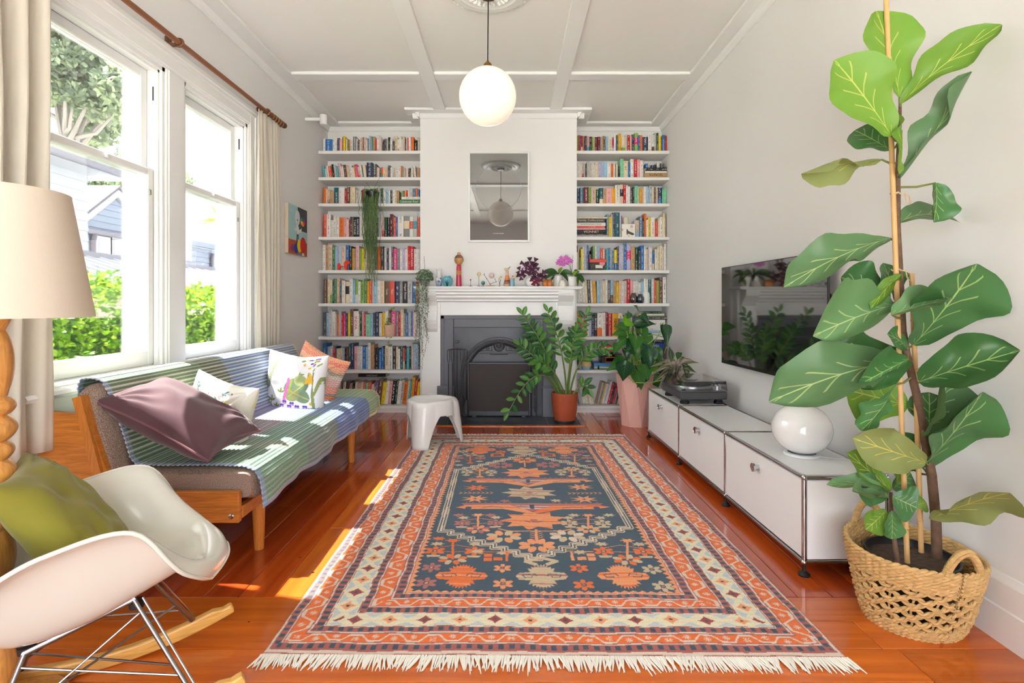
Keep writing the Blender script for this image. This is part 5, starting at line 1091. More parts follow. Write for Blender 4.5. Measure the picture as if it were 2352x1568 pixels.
# sun bursts and winged bars on the centre line
for px, py, rx, ry, c, st in ((1208, 1088, .155, .10, R_PCH, R_ORG), (1216, 1135, .155, .10, R_BEI, R_MAU), (1226, 1199, .165, .105, R_PCH, R_ORG)):
    c0 = fpt(px, py); star(c0, rx*1.08, ry*1.12, 9, c, .66, PI/9, st); ellip(c0[0], c0[1], .02, .014, R_MAU); line([(c0[0]-.045, c0[1]-.012), (c0[0]-.02, c0[1]-.024), (c0[0]+.02, c0[1]-.024), (c0[0]+.045, c0[1]-.012)], .006, R_NAVY)
for py, xl, xm, xr, c, cr in ((1108, 1061, 1213, 1365, R_PCH, R_PCH), (1168.5, 1045, 1222, 1401, R_PCH, R_ORG)):
    l_, m_, r_ = fpt(xl, py), fpt(xm, py), fpt(xr, py); t = .028
    poly([(l_[0]+.03, l_[1]+t*1.9), (r_[0]-.03, l_[1]+t*1.9), (r_[0]-.05, l_[1]+t*.8), (l_[0]+.05, l_[1]+t*.8)], R_MAU)
    poly([l_, (l_[0]+.06, l_[1]+t), (m_[0]-.1, l_[1]+t), (m_[0], l_[1]-.07), (m_[0], l_[1]-.10), (m_[0]-.16, l_[1]-t), (l_[0]+.08, l_[1]-t)], c, R_ORG); poly([r_, (r_[0]-.06, l_[1]+t), (m_[0]+.1, l_[1]+t), (m_[0], l_[1]-.07), (m_[0], l_[1]-.10), (m_[0]+.16, l_[1]-t), (r_[0]-.08, l_[1]-t)], cr, R_PCH)
    poly([(m_[0]-.14, l_[1]+t*1.4), (m_[0]+.14, l_[1]+t*1.4), (m_[0], l_[1]-.06)], R_MAU, R_WHT); poly([(m_[0]-.014, l_[1]+t*1.2), (m_[0]+.014, l_[1]+t*1.2), (m_[0]+.01, l_[1]-.025), (m_[0]-.01, l_[1]-.025)], R_NAVY)
    for sg, e_ in ((1, l_), (-1, r_)):
        ellip(e_[0]+sg*.075, e_[1]-.012, .018, .02, R_NAVY); line([(e_[0]+sg*.15, e_[1]-.012), (e_[0]+sg*.2, e_[1]+.006), (e_[0]+sg*.26, e_[1]-.01)], .005, R_NAVY)
        for k in range(8): star((e_[0]+sg*(.06+k*.035), e_[1]+t*1.9+.012), .012, .009, 3, R_MAU, .4)
for px, py, c in ((1094, 1124, R_ORG), (1091.5, 1149.5, R_PCH), (1333, 1122, R_PCH), (1342, 1150, R_PCH)): star(fpt(px, py), .085, .058, 8, c, .42, PI/8); star(fpt(px, py), .018, .012, 4, R_NAVY, .5)
for x0, x1 in ((1056, 1136), (1305, 1385)):
    for k in range(8): a = fpt(x0+(x1-x0)*k/8, 1136); line([(a[0], a[1]+.014), (a[0]+.016, a[1]), (a[0], a[1]-.014)], .0055, R_PCH)
for px, py, c in ((1096, 1270, R_BEI), (1155, 1273, R_BEI), (1331, 1273, R_BEI), (1160, 1155, R_MAU), (1277, 1153, R_BEI), (1054, 1186, R_MAU), (1127, 1187, R_MAU), (1318, 1187, R_BEI), (1398, 1187, R_BEI), (1008, 1241, R_ORG), (1054, 1071, R_BEI), (1359, 1070, R_MAU)): star(fpt(px, py), .036, .024, 7, c, .55)
for px, py, c, c2 in ((1157, 1236, R_BEI, R_PCH), (1303, 1235, R_BEI, R_WHT), (1233, 1257, R_PCH, R_PCH), (1205, 1060, R_PCH, R_ORG), (1150, 1071, R_MAU, R_MAU), (1259, 1071, R_MAU, R_MAU)): flower(fpt(px, py), .068, c, c2, 8, None, 1.5)
a = fpt(1231, 1221); b_ = fpt(1233, 1252); line([a, b_], .013, R_PCH); line([fpt(1145, 1218), fpt(1170, 1224), fpt(1290, 1224), fpt(1312, 1219)], .009, R_PCH)
for k in range(5):
    y_ = a[1]+(b_[1]-a[1])*(.15+k*.15)
    for sg in (-1, 1): line([(a[0], y_-.012), (a[0]+sg*.03, y_+.008)], .005, R_PCH)
line([fpt(1206, 1075), fpt(1204, 1060)], .012, R_PCH)
for x0, sg, c in ((1112, 1, R_ORG), (1367, -1, R_PCH)):
    a = fpt(x0, 1284); line([(a[0], a[1]+.05), (a[0]+sg*.12, a[1]+.055)], .005, c); line([(a[0]+sg*.10, a[1]+.045), (a[0]+sg*.10, a[1]-.03)], .013, c)
    for dy in (.018, -.018): poly([(a[0], a[1]+dy+.015), (a[0]+sg*.035, a[1]+dy+.015), (a[0]+sg*.035, a[1]+dy-.014), (a[0], a[1]+dy-.014)], c)
    poly([(a[0]+sg*.042, a[1]), (a[0]+sg*.08, a[1]), (a[0]+sg*.08, a[1]-.028), (a[0]+sg*.042, a[1]-.028)], c)
for x0, sg, c in ((1127, 1, R_ORG), (1275, -1, R_ORG)):
    a = fpt(x0, 1047); poly([(a[0], a[1]-.05), (a[0]+sg*.1, a[1]-.05), (a[0]+sg*.1, a[1]+.03), (a[0], a[1]+.03)], c); poly([(a[0]+sg*.02, a[1]-.03), (a[0]+sg*.08, a[1]-.03), (a[0]+sg*.08, a[1]+.01), (a[0]+sg*.02, a[1]+.01)], R_NAVY)
# wear: the wool varies a little from row to row
abr = 1+.06*np.sin(Y_*260+2*np.sin(X_*3))*.6+rng.normal(0, .045, X_.shape); RC *= np.clip(abr, .8, 1.25)[..., None]
RC = np.clip(RC, 0, 1)
Zr = .0095+.0012*np.sin(X_*9+Y_*5)+.0016*np.clip(np.sin(Y_*7+X_*2), 0, 1)+rng.normal(0, .00022, X_.shape)
edgef = np.minimum(np.minimum(uu*wdt, (1-uu)*wdt), np.minimum(vv*lgt, (1-vv)*lgt)); Zr = np.where(edgef < .004, .0015, Zr)
RUGM = mat('knotted_wool_pile', rough=.95, spec=.1, attr='Col', sheen=.2)
rug = thing('persian_rug', 'hand-knotted wool rug with navy medallion field and orange and cream borders', 'rug', (.1, 3.05, 0))
colour_mesh('rug_pile', np.stack([X_, Y_, Zr], -1).reshape(-1, 3), gridfaces(NU, NV), RC.reshape(-1, 3), RUGM, rug)
FRG = mat('cotton_fringe', rgb(240, 234, 222), .9); m = MB()
for k in range(330):
    t = (k+random.random()*.6)/330; x0, y0 = RQ[0][0]+(RQ[1][0]-RQ[0][0])*t, RQ[0][1]+(RQ[1][1]-RQ[0][1])*t
    ln_ = random.uniform(.038, .062)*(1.25 if random.random() < .04 else 1); dx = random.uniform(-.016, .016)+(t-.5)*.02+.01*math.sin(t*40)
    m.tube([(x0, y0+.004, .008), (x0+dx*.4, y0-ln_*.4, .007), (x0+dx, y0-ln_, .003)], [.0042, .0038, .0016], 5, cap=False)
m.build('near_fringe', FRG, rug, fixn=False)['kind'] = 'stuff'
m = MB()
for k in range(220):
    t = (k+random.random()*.6)/220; x0, y0 = RQ[3][0]+(RQ[2][0]-RQ[3][0])*t, RQ[3][1]+(RQ[2][1]-RQ[3][1])*t; ln_ = random.uniform(.02, .05); dx = random.uniform(-.02, .02)
    m.tube([(x0, y0-.004, .008), (x0+dx*.5, y0+ln_*.5, .010), (x0+dx, y0+ln_, .004)], [.0045, .004, .002], 5, cap=False)
m.build('far_fringe', FRG, rug, fixn=False)['kind'] = 'stuff'

# ================================================================ media console (three steel-framed units)
CW, CHT, CDp = .75, .35, .35; FT = .035
c_near = P(1847, 1101.7, CHT*F/194.3); ang = math.atan2(PX(1491, 4.40)-c_near.x, 4.40-c_near.y)
con = thing('media_console', 'low white steel media console with chrome tube frame and three drop doors', 'media console', (c_near.x, c_near.y, 0), (0, 0, -ang))
PANEL = mat('white_powder_coat', rgb(240, 240, 240), .28); TUB = .0095; zlo = .055; zhi = zlo+CHT
def Lc(name, mb, m_, parent=None): return mb.build(name, m_, parent or con, local=True) if (parent or con).type == 'EMPTY' else mb.build(name, m_, parent)
for i in range(4):
    for xx in (0, CDp):
        Lc('upright_tube', MB().tube([(xx, i*CW, zlo), (xx, i*CW, zhi)], TUB, 10), CHROME)
        for zz in (zlo, zhi): Lc('ball_joint', MB().sphere((xx, i*CW, zz), .0128, 12, 8), CHROME)
        Lc('foot', MB().lathe([(0, 0), (.022, 0), (.024, .006), (.012, .016), (.007, .02), (.007, .045), (0, .045)], 14, (xx, i*CW, 0)), BLACK)
    for zz in (zlo, zhi): Lc('depth_tube', MB().tube([(0, i*CW, zz), (CDp, i*CW, zz)], TUB, 10), CHROME)
for i in range(3):
    for xx in (0, CDp):
        for zz in (zlo, zhi): Lc('length_tube', MB().tube([(xx, i*CW, zz), (xx, (i+1)*CW, zz)], TUB, 10), CHROME)
    y0, y1 = i*CW+.011, (i+1)*CW-.011
    dr_ = Lc('door_panel', MB().box(-.004, .006, y0, y1, zlo+.012, zhi-.012, .004), PANEL)
    kb = MB(); Mk = Matrix.Translation((-.004, (y0+y1)/2, zhi-.075)) @ Matrix.Rotation(-PI/2, 4, 'Y')
    kb.lathe([(.013, 0), (.013, .02), (.0205, .022), (.0205, .031), (.018, .032), (.016, .030), (0, .030)], 18, M=Mk); Lc('door_knob', kb, CHROME, dr_)
    Lc('top_panel', MB().box(.008, CDp-.008, y0-.002, y1+.002, zhi-.006, zhi+.004, .003), PANEL)
    Lc('bottom_panel', MB().box(.008, CDp-.008, y0, y1, zlo-.004, zlo+.004), PANEL); Lc('back_panel', MB().box(CDp-.004, CDp+.004, y0, y1, zlo+.01, zhi-.01), PANEL)
for yy in (0, 3*CW): Lc('end_panel', MB().box(.011, CDp-.011, yy-.006, yy+.006, zlo+.011, zhi-.011, .003), PANEL)
CONM = Matrix.Translation(con.location) @ Matrix.Rotation(-ang, 4, 'Z')
ZT = zhi+.0042
# ---------------------------------------------------------------- turntable on the far unit
tt_o = CONM @ Vector((.022, 1.535, ZT)); tt = thing('turntable', 'dark grey record player with clear dust cover on the far console unit', 'record player', tt_o, (0, 0, -ang))
def Lt(name, mb, m_): return mb.build(name, m_, tt, local=True)
TTG = mat('charcoal_plinth', rgb(84, 84, 88), .4, .3); TW, TD = .44, .335
Lt('plinth', MB().box(0, TD, 0, TW, .035, .092, .008), TTG); Lt('deck', MB().box(.004, TD-.004, .004, TW-.004, .09, .096, .004), mat('silver_deck', rgb(150, 150, 154), .35, .7))
for xx in (.045, TD-.045):
    for yy in (.05, TW-.05): Lt('foot', MB().lathe([(0, 0), (.03, 0), (.032, .004), (.032, .018), (.026, .022), (.026, .035), (0, .035)], 20, (xx, yy, 0)), BLACK)
Lt('platter', MB().lathe([(0, .112), (.135, .112), (.148, .110), (.15, .104), (.15, .096), (0, .096)], 40, (.168, .245, 0)), mat('cast_platter', rgb(190, 190, 194), .3, .9))
Lt('slip_mat', MB().lathe([(0, .1145), (.14, .1145), (.14, .112), (0, .112)], 40, (.168, .245, 0)), mat('grey_felt', rgb(70, 76, 76), .9))
Lt('tonearm', MB().lathe([(0, 0), (.028, 0), (.028, .03), (.02, .04), (0, .04)], 18, (.282, .055, .096)).tube([(.282, .055, .135), (.275, .16, .135), (.245, .25, .132), (.222, .29, .124)], .005, 8).box(.208, .232, .282, .31, .116, .128, .002).tube([(.282, .055, .135), (.284, .02, .135)], .011, 10), mat('brushed_tonearm', rgb(200, 200, 204), .25, .9))
Lt('pitch_slider', MB().box(.02, .05, .04, .06, .096, .104, .002).box(.29, .31, .36, .42, .096, .106, .003), BLACK)
DC = glass_mat('clear_dust_cover', (.88, .88, .9, 1), 1.3, .02, .07); z0, z1 = .097, .165
def dcov():
    a = MB(); x0, x1, y0, y1 = .002, TD-.002, .002, TW-.002; s_ = .02
    lo = [(x0, y0, z0), (x1, y0, z0), (x1, y1, z0), (x0, y1, z0)]; hi = [(x0+s_, y0+.006, z1), (x1-.006, y0+.006, z1), (x1-.006, y1-.006, z1), (x0+s_, y1-.006, z1)]
    a.add(lo+hi, [(0, 1, 5, 4), (1, 2, 6, 5), (2, 3, 7, 6), (3, 0, 4, 7), (4, 5, 6, 7)]); return a
Lt('dust_cover', dcov(), DC); Lt('cover_edge', MB().tube([(.002, .002, z0), (.022, .008, z1), (TD-.008, .008, z1), (TD-.002, .002, z0)], .0016, 5), mat('clear_edge', rgb(120, 120, 126), .2))
# ---------------------------------------------------------------- globe table lamp
gl_c = P(1841, 992, 2.36); gx_ = CONM @ Vector((.165, .30, ZT)); gl = thing('globe_table_lamp', 'unlit milky glass ball lamp standing on the near console unit', 'table lamp', gx_)
rg = .5*132*gx_.y/F*.96; MILK = mat('milky_glass', rgb(244, 244, 244), .08, coat=.6, spec=.6)
MB().lathe([(.075, 0), (.078, .004), (.074, .012), (.06, .014)], 32, gx_).build('base_ring', mat('white_plastic'), gl)
MB().sphere(gx_+Vector((0, 0, .012+rg*.88)), rg, 40, 26, (1, 1, .9)).build('glass_globe', MILK, gl)
m = MB(); q0 = gx_+Vector((.05, -.02, .004)); m.tube([q0, q0+Vector((.06, -.05, 0)), q0+Vector((.105, -.06, .001)), q0+Vector((.14, -.09, -.004))], .0028, 6); m.build('flex', mat('white_plastic'), gl)
# ---------------------------------------------------------------- television
ya_, yb_ = 3.79, 2.60; xa_, xb_ = PX(1657, ya_), PX(1902, yb_); ztv1 = (PZ(580, yb_)+PZ(612, ya_))/2; ztv0 = (PZ(895, yb_)+PZ(832, ya_))/2
tv = thing('television', 'large black flat television on a wall bracket, its glossy screen reflecting the room', 'television', (xb_, yb_, ztv0), (0, 0, math.atan2(xb_-xa_, ya_-yb_)))
tl_ = math.hypot(xb_-xa_, ya_-yb_); th__ = ztv1-ztv0
SCR = mat('glossy_screen', rgb(14, 13, 14), .03, spec=1.0, coat=1.0); SCR.node_tree.nodes['Principled BSDF'].inputs['Coat IOR'].default_value = 2.0
TVB = mat('black_tv_shell', rgb(20, 20, 22), .25)
def Lv(name, mb, m_): return mb.build(name, m_, tv, local=True)
Lv('screen', MB().box(-.001, .004, .006, tl_-.006, .022, th__-.006), SCR); Lv('bezel', MB().box(.0005, .012, 0, tl_, 0, th__, .003), mat('tv_bezel', rgb(70, 70, 74), .25, .7)); Lv('bottom_strip', MB().box(-.002, .006, .004, tl_-.004, .002, .02, .002), TVB)
Lv('rear_housing', MB().box(.012, .035, .01, tl_-.15, .03, .48, .01), TVB); Lv('wall_bracket', MB().box(.03, .085, .5, .7, .2, .5, .004), TVB)
# ================================================================ daybed sofa
OAK = mat('honey_oiled_wood', rgb(198, 122, 52), .38, vscale=(1, 1, 6), bump=(30, .03)); 
def grain(m_, c, axis):
    n, L, b = nodes(m_); tc = n.new('ShaderNodeTexCoord'); mp = n.new('ShaderNodeMapping'); mp.inputs['Scale'].default_value = axis; L(tc.outputs['Object'], mp.inputs[0])
    ns = n.new('ShaderNodeTexNoise'); ns.inputs['Scale'].default_value = 9; ns.inputs['Detail'].default_value = 7; ns.inputs['Distortion'].default_value = 1.2; L(mp.outputs[0], ns.inputs['Vector'])
    r = n.new('ShaderNodeValToRGB'); e = r.color_ramp.elements; e[0].position = .3; e[1].position = .72; e[0].color = (c[0]*.72, c[1]*.66, c[2]*.6, 1); e[1].color = (min(1, c[0]*1.15), c[1]*1.15, c[2]*1.1, 1); L(ns.outputs['Fac'], r.inputs[0]); L(r.outputs[0], b.inputs['Base Color'])
grain(OAK, rgb(200, 124, 52), (.8, 3, 9))
OAKV = mat('honey_oiled_wood_leg', rgb(200, 124, 52), .38); grain(OAKV, rgb(204, 128, 56), (9, 9, .8))
TWEED = mat('brown_tweed', rgb(150, 128, 114), .95, spec=.1); n, L, b = nodes(TWEED)
tc = n.new('ShaderNodeTexCoord'); v1 = n.new('ShaderNodeTexNoise'); v1.inputs['Scale'].default_value = 420; L(tc.outputs['Object'], v1.inputs['Vector']); r = n.new('ShaderNodeValToRGB'); e = r.color_ramp.elements; e[0].position = .4; e[0].color = rgb(112, 92, 82); e[1].position = .6; e[1].color = rgb(182, 162, 148); L(v1.outputs['Fac'], r.inputs[0]); L(r.outputs[0], b.inputs['Base Color'])
SY0, SY1 = 2.16, 4.20; SXF, SXB = -1.085, -1.92
so = thing('daybed_sofa', 'honey wood daybed sofa with brown tweed mattress and slanted back under the windows', 'sofa', (-1.5, 3.18, 0))
for (lx, ly) in ((-1.155, 2.40), (-1.135, 3.72), (-1.80, 2.40), (-1.80, 3.95)):
    m = MB(); m.tube([(lx-.004, ly, .30), (lx, ly, 0)], [.032, .021], 18); m.build('leg', OAKV, so)
for yy in (SY0, SY1-.028):
    m = MB(); m.box(-1.865, -1.125, yy, yy+.028, .215, .345, .004); m.build('end_rail', OAK, so)
for xx in (-1.15, -1.86): m = MB(); m.box(xx, xx+.028, SY0+.028, SY1-.028, .225, .275, .003); m.build('side_rail', OAK, so)
Mb = Matrix.Translation((-1.155, SY0, .245)) @ Matrix.Rotation(PI/2, 4, 'X'); m = MB(); m.lathe([(.011, 0), (.011, .003), (.009, .004), (0, .004)], 14, M=Mb); m.build('bolt_cap', CHROME, so)
for yy in (SY0-.002, SY1-.026):
    xbk = -1.955 if yy < 3 else -1.872
    m = MB(); m.prism([(xbk, .30), (-1.655, .30), (-1.665, .42), (-1.75, .665), (xbk, .68)], yy, yy+.026, 'y'); m.build('arm_panel', OAK, so)
    m = MB(); m.prism([(-1.69, .33), (-1.655, .33), (-1.765, .745), (-1.80, .735)], yy-.016, yy+.036, 'y'); m.build('back_strut', OAKV, so)
# mattress and back cushion as soft slabs
def soft_slab(name, L_, W_, T_, Mx, m_, parent, r=.035):
    nu, nv = 40, 14; V = []; Fq = []
    def sect(t):                                                # rounded rectangle outline in (w, h)
        pts = []
        for cx_, cz_, a0 in ((W_/2-r, T_/2-r, 0), (-W_/2+r, T_/2-r, PI/2), (-W_/2+r, -T_/2+r, PI), (W_/2-r, -T_/2+r, 3*PI/2)):
            for k in range(6): a = a0+PI/2*k/5; pts.append((cx_+r*math.cos(a), cz_+r*math.sin(a)))
        return pts
    n_ = 24
    for i in range(nu+1):
        t = i/nu; e_ = min(t, 1-t)*L_; sh = 0 if e_ > .03 else (.03-e_)/.03; sh = .018*sh*sh
        for (a, b_) in sect(t):
            a *= 1-sh/W_*2; b_ *= 1-sh/T_*2; V.append((a, (t-.5)*L_, b_+.004*math.sin(t*19+a*9)))
    f = [(i*n_+k, i*n_+(k+1) % n_, (i+1)*n_+(k+1) % n_, (i+1)*n_+k) for i in range(nu) for k in range(n_)]+[tuple(range(n_)), tuple(range(nu*n_, nu*n_+n_))[::-1]]
    return MB().add(V, f, 0, True, Mx).build(name, m_, parent)
soft_slab('mattress', SY1-SY0-.07, .60, .135, Matrix.Translation((-1.375, (SY0+SY1)/2+.005, .355)), TWEED, so)
BA = math.radians(16)
soft_slab('back_cushion', SY1-SY0-.05, .10, .40, Matrix.Translation((-1.735, (SY0+SY1)/2, .585)) @ Matrix.Rotation(-BA, 4, 'Y'), TWEED, so, .04)
# ---------------------------------------------------------------- crocheted throw
prof = [(-1.862, .60), (-1.862, .70), (-1.858, .775), (-1.84, .803), (-1.79, .806), (-1.745, .795), (-1.716, .745), (-1.672, .60), (-1.628, .465), (-1.60, .440), (-1.45, .437), (-1.25, .4375), (-1.13, .436), (-1.082, .420), (-1.058, .383), (-1.051, .335), (-1.048, .275)]
pr_ = np.array(prof); sl = np.concatenate([[0], np.cumsum(np.hypot(*np.diff(pr_, axis=0).T))]); S_TOT = sl[-1]; s_seat = sl[8]; s_edge = sl[13]
NT, NS = 560, 300
tt_, ss_ = np.meshgrid(np.linspace(0, 1, NT+1), np.linspace(0, 1, NS+1)); s_m = ss_*S_TOT
px_ = np.interp(s_m, sl, pr_[:, 0]); pz_ = np.interp(s_m, sl, pr_[:, 1])
TY0, TY1 = 2.235, 4.215
hang = np.clip((s_m-s_edge)/(S_TOT-s_edge), 0, 1)
yy_ = TY0+(TY1-TY0)*tt_+.006*np.sin(s_m*14); yy_ += np.where(tt_ < .1, .05*np.clip((s_m-s_seat)/(s_edge-s_seat), 0, 1)*(1-tt_*10)*-.4, 0)
row = s_m/.0205; rid = np.sin(row*2*PI)
pz_ = pz_+hang*(.004*np.sin(tt_*15)-.005*np.sin(tt_*5)-.02*np.exp(-tt_*14)); px_ = px_+hang*(.010*np.sin(tt_*23)+.006*np.sin(tt_*51))+.0016*rid
pz_ = pz_+.0028*np.where((s_m > s_seat) & (s_m < s_edge), np.maximum(rid, -.4), 0)+.0
px_ += .0024*np.where(s_m <= s_seat, np.maximum(rid, -.4), 0)
def lc(*c): return np.array(rgb(*c)[:3])
TC = np.zeros(px_.shape+(3,)); tw_ = tt_+.012*np.sin(s_m*9)
bk_ = s_m < s_seat; hg = s_m > s_edge-.015; st__ = ~bk_ & ~hg; sf = (s_m-s_seat)/(s_edge-s_seat)
def put(mask, c): TC[mask] = lc(*c)
put(bk_, (92, 128, 98)); put(bk_ & (tw_ > .16), (108, 140, 104)); put(bk_ & (tw_ > .35), (98, 112, 92)); put(bk_ & (tw_ > .46), (104, 134, 178)); put(bk_ & (tw_ > .8), (130, 150, 190))
put(st__, (86, 124, 100)); put(st__ & (tw_ > .12), (120, 140, 122)); put(st__ & (tw_ > .22) & (sf < .62), (150, 138, 158)); put(st__ & (tw_ > .2) & (sf > .58), (96, 140, 128)); put(st__ & (tw_ > .46) & (sf < .6), (122, 122, 178)); put(st__ & (tw_ > .5) & (sf > .45), (98, 136, 188)); put(st__ & (tw_ > .82), (150, 178, 140)); put(st__ & (tw_ > .9) & (sf < .35), (220, 210, 170))
put(hg, (112, 152, 128)); put(hg & (tw_ > .24), (112, 130, 128)); put(hg & (tw_ > .48), (88, 116, 184)); put(hg & (tw_ > .83), (156, 176, 128)); put((tt_ > .987) | (hg & (tw_ > .83) & (ss_ > .985)), (226, 206, 140)); put((hang > .90) & (tw_ < .83), (150, 150, 186)); put((tt_ < .012), (128, 156, 190))
gap = (rid < -.55)[..., None]; stit = (np.sin(yy_*2*PI/.011+np.floor(row)*PI) > .55)[..., None]
pale = lc(236, 232, 214); TC = TC*.93+lc(235, 235, 225)*.06; TC = np.where(gap & bk_[..., None], TC*.25+pale*.75, TC); TC = np.where(gap & st__[..., None], TC*.55+pale*.45, TC); TC = np.where(gap & hg[..., None], TC*.8+pale*.2, TC); TC = np.where(stit & ~gap, TC*.82, TC)
TC *= np.clip(1+rng.normal(0, .06, TC.shape[:2]), .8, 1.2)[..., None]
thr = colour_mesh('crochet_throw', np.stack([px_, yy_, pz_], -1).reshape(-1, 3), gridfaces(NT, NS), np.clip(TC, 0, 1).reshape(-1, 3), mat('crochet_cotton', rough=.95, spec=.1, attr='Col', sheen=.15))
sm_ = thr.modifiers.new('thickness', 'SOLIDIFY'); sm_.thickness = .004; sm_.offset = 1
tag(thr, 'striped crochet throw in green, blue and lilac blocks draped over the daybed sofa', 'throw')

# ================================================================ cushions
def cushion(name, label, c, ex, ey, w, h_, th, m_, n_=56, paint=None, wr=.012, seed=0, piping=None, pr=.006, cat='cushion', sag=.0, tassel=False):
    ex = Vector(ex).normalized(); ez = ex.cross(Vector(ey)).normalized(); ey = ez.cross(ex).normalized(); c = Vector(c)
    r_ = np.random.default_rng(seed); ph_ = r_.uniform(0, 6.28, 12)
    u, v = np.meshgrid(np.linspace(-1, 1, n_+1), np.linspace(-1, 1, n_+1))
    pin = 1-.10*(1-np.abs(u)**2)*0-.0
    xx_ = u*w/2*(1-.10*(1-u*u)*0-.09*(1-v**2)*np.abs(u)**3*-1*0-.10*(np.cos(v*PI/2))*np.abs(u)**2*1.25); yy__ = v*h_/2*(1-.10*np.cos(u*PI/2)*np.abs(v)**2*1.25)
    prof_ = np.maximum(0, (1-np.abs(u)**2.6)*(1-np.abs(v)**2.6))**.46
    def wrk(s_): 
        a = np.zeros_like(u)
        for k in range(5): a += np.sin((u*np.cos(ph_[k])+v*np.sin(ph_[k]))*(5+2.2*k)+ph_[k+5]*s_)/(1.4+k*.5)
        rad = np.sin(np.arctan2(v-.9, u-.9)*15+ph_[3])*np.exp(-((u-.9)**2+(v-.9)**2)*2.5)+np.sin(np.arctan2(v+.9, u+.9)*13+ph_[4])*np.exp(-((u+.9)**2+(v+.9)**2)*2.5)
        return (a*.35+rad*.7)*wr*prof_
    top = prof_*th/2+wrk(1)+.0015; bot = -prof_*th/2-wrk(2)-.0015
    N = (n_+1)**2; loc = np.concatenate([np.stack([xx_, yy__, top], -1).reshape(-1, 3), np.stack([xx_, yy__, bot], -1).reshape(-1, 3)])
    loc[:, 1] -= sag*(loc[:, 0]/w*2)**2
    R = np.array([ex[:], ey[:], ez[:]]); Vw = loc@R+np.array(c[:])
    g = gridfaces(n_, n_); Fq = np.concatenate([g, g[:, ::-1]+N])
    rim = np.concatenate([np.arange(n_+1), np.arange(1, n_+1)*(n_+1)+n_, (n_*(n_+1)+np.arange(n_-1, -1, -1)), np.arange(n_-1, 0, -1)*(n_+1)])
    q = np.stack([rim, np.roll(rim, -1), np.roll(rim, -1)+N, rim+N], 1); Fq = np.concatenate([Fq, q[:, ::-1]])
    cols = None
    if paint is not None:
        c1 = paint((u+1)/2, (v+1)/2, 0); c2 = paint((u+1)/2, (v+1)/2, 1); cols = np.concatenate([c1.reshape(-1, 3), c2.reshape(-1, 3)])
    if piping is None:
        o = colour_mesh(name, Vw, Fq, cols, m_); return tag(o, label, cat)
    t_ = thing(name, label, cat, c); colour_mesh('cushion_cover', Vw, Fq, cols, m_, t_)
    rp_ = [Vector(Vw[i]*.5+Vw[i+N]*.5) for i in rim]; MB().tube(rp_, pr, 7, closed=True).build('piping', piping, t_); return t_
VELV = mat('mauve_velvet', rgb(92, 60, 67), .8, sheen=.3, bump=(60, .05)); VELP = mat('mauve_piping', rgb(120, 82, 88), .8)
A_c, B_c, C_c = Vector((-1.695, 2.25, .70)), Vector((-1.215, 2.205, .475)), Vector((-1.815, 2.51, .81))
cushion('velvet_cushion', 'mauve velvet cushion with corded piping leaning at the near end of the daybed', (A_c+B_c)/2+(C_c-A_c)*.5+Vector((.045, -.02, -.025)), B_c-A_c, C_c-A_c, .56, .34, .20, VELV, wr=.016, seed=3, piping=VELP)
FABW = mat('printed_cotton', rough=.85, spec=.15, attr='Col')
def dist_seg(x_, y_, a, b_):
    ax, ay = a; bx, by = b_; t = np.clip(((x_-ax)*(bx-ax)+(y_-ay)*(by-ay))/((bx-ax)**2+(by-ay)**2+1e-9), 0, 1); return np.hypot(x_-ax-t*(bx-ax), y_-ay-t*(by-ay))
def paintA(u, v, sd):
    C = np.ones(u.shape+(3,))*lc(236, 232, 220); r_ = np.random.default_rng(11+sd)
    def dab(x, y, a, b_, ang_, c): ca, sa = math.cos(ang_), math.sin(ang_); dx, dy = u-x, v-y; C[((dx*ca+dy*sa)/a)**2+((-dx*sa+dy*ca)/b_)**2 < 1] = lc(*c)
    for k in range(8): dab(r_.uniform(.1, .9), r_.uniform(.1, .9), .17, .06, r_.uniform(0, 3), (240, 226, 170))
    for k in range(46): dab(r_.uniform(.05, .95), r_.uniform(.05, .95), r_.uniform(.012, .03), .009, r_.uniform(0, 3), ((80, 116, 110), (236, 160, 130), (150, 166, 120))[k % 3])
    for path, c in ((((.18, .9), (.3, .72), (.22, .6)), (86, 118, 110)), (((.2, .62), (.35, .55), (.45, .66)), (86, 118, 110)), (((.55, .75), (.7, .9)), (70, 112, 110)), (((.35, .35), (.5, .4), (.62, .28), (.75, .12)), (70, 112, 112)), (((.1, .3), (.2, .12)), (90, 120, 112)), (((.75, .55), (.9, .68)), (120, 140, 130))):
        for a, b_ in zip(path, path[1:]):
            for q in range(22):
                t = q/22; dab(a[0]+(b_[0]-a[0])*t+r_.uniform(-.02, .02), a[1]+(b_[1]-a[1])*t+r_.uniform(-.02, .02), .021, .010, r_.uniform(0, 3), c)
    for x, y, s_, c in ((.9, .1, .07, (238, 160, 140)), (.85, .16, .05, (240, 180, 158)), (.3, .86, .025, (240, 170, 120)), (.62, .82, .03, (232, 150, 140)), (.42, .5, .02, (236, 140, 110)), (.5, .3, .025, (206, 120, 124)), (.86, .62, .03, (240, 190, 120)), (.15, .5, .02, (236, 190, 120)), (.8, .35, .03, (242, 222, 150))): dab(x, y, s_, s_*.8, .5, c)
    for k in range(30): dab(.25+.25*r_.random(), .55+.3*r_.random(), .009, .007, 0, (90, 110, 84) if k % 2 else (232, 150, 90))
    return C
cushion('patterned_cushion', 'cream cushion printed with teal and coral sprigs beside the mauve velvet one', (-1.49, 2.67, .545), (.80, -.30, -.16), (-.24, .20, .95), .42, .40, .17, FABW, 120, paintA, .012, 5)
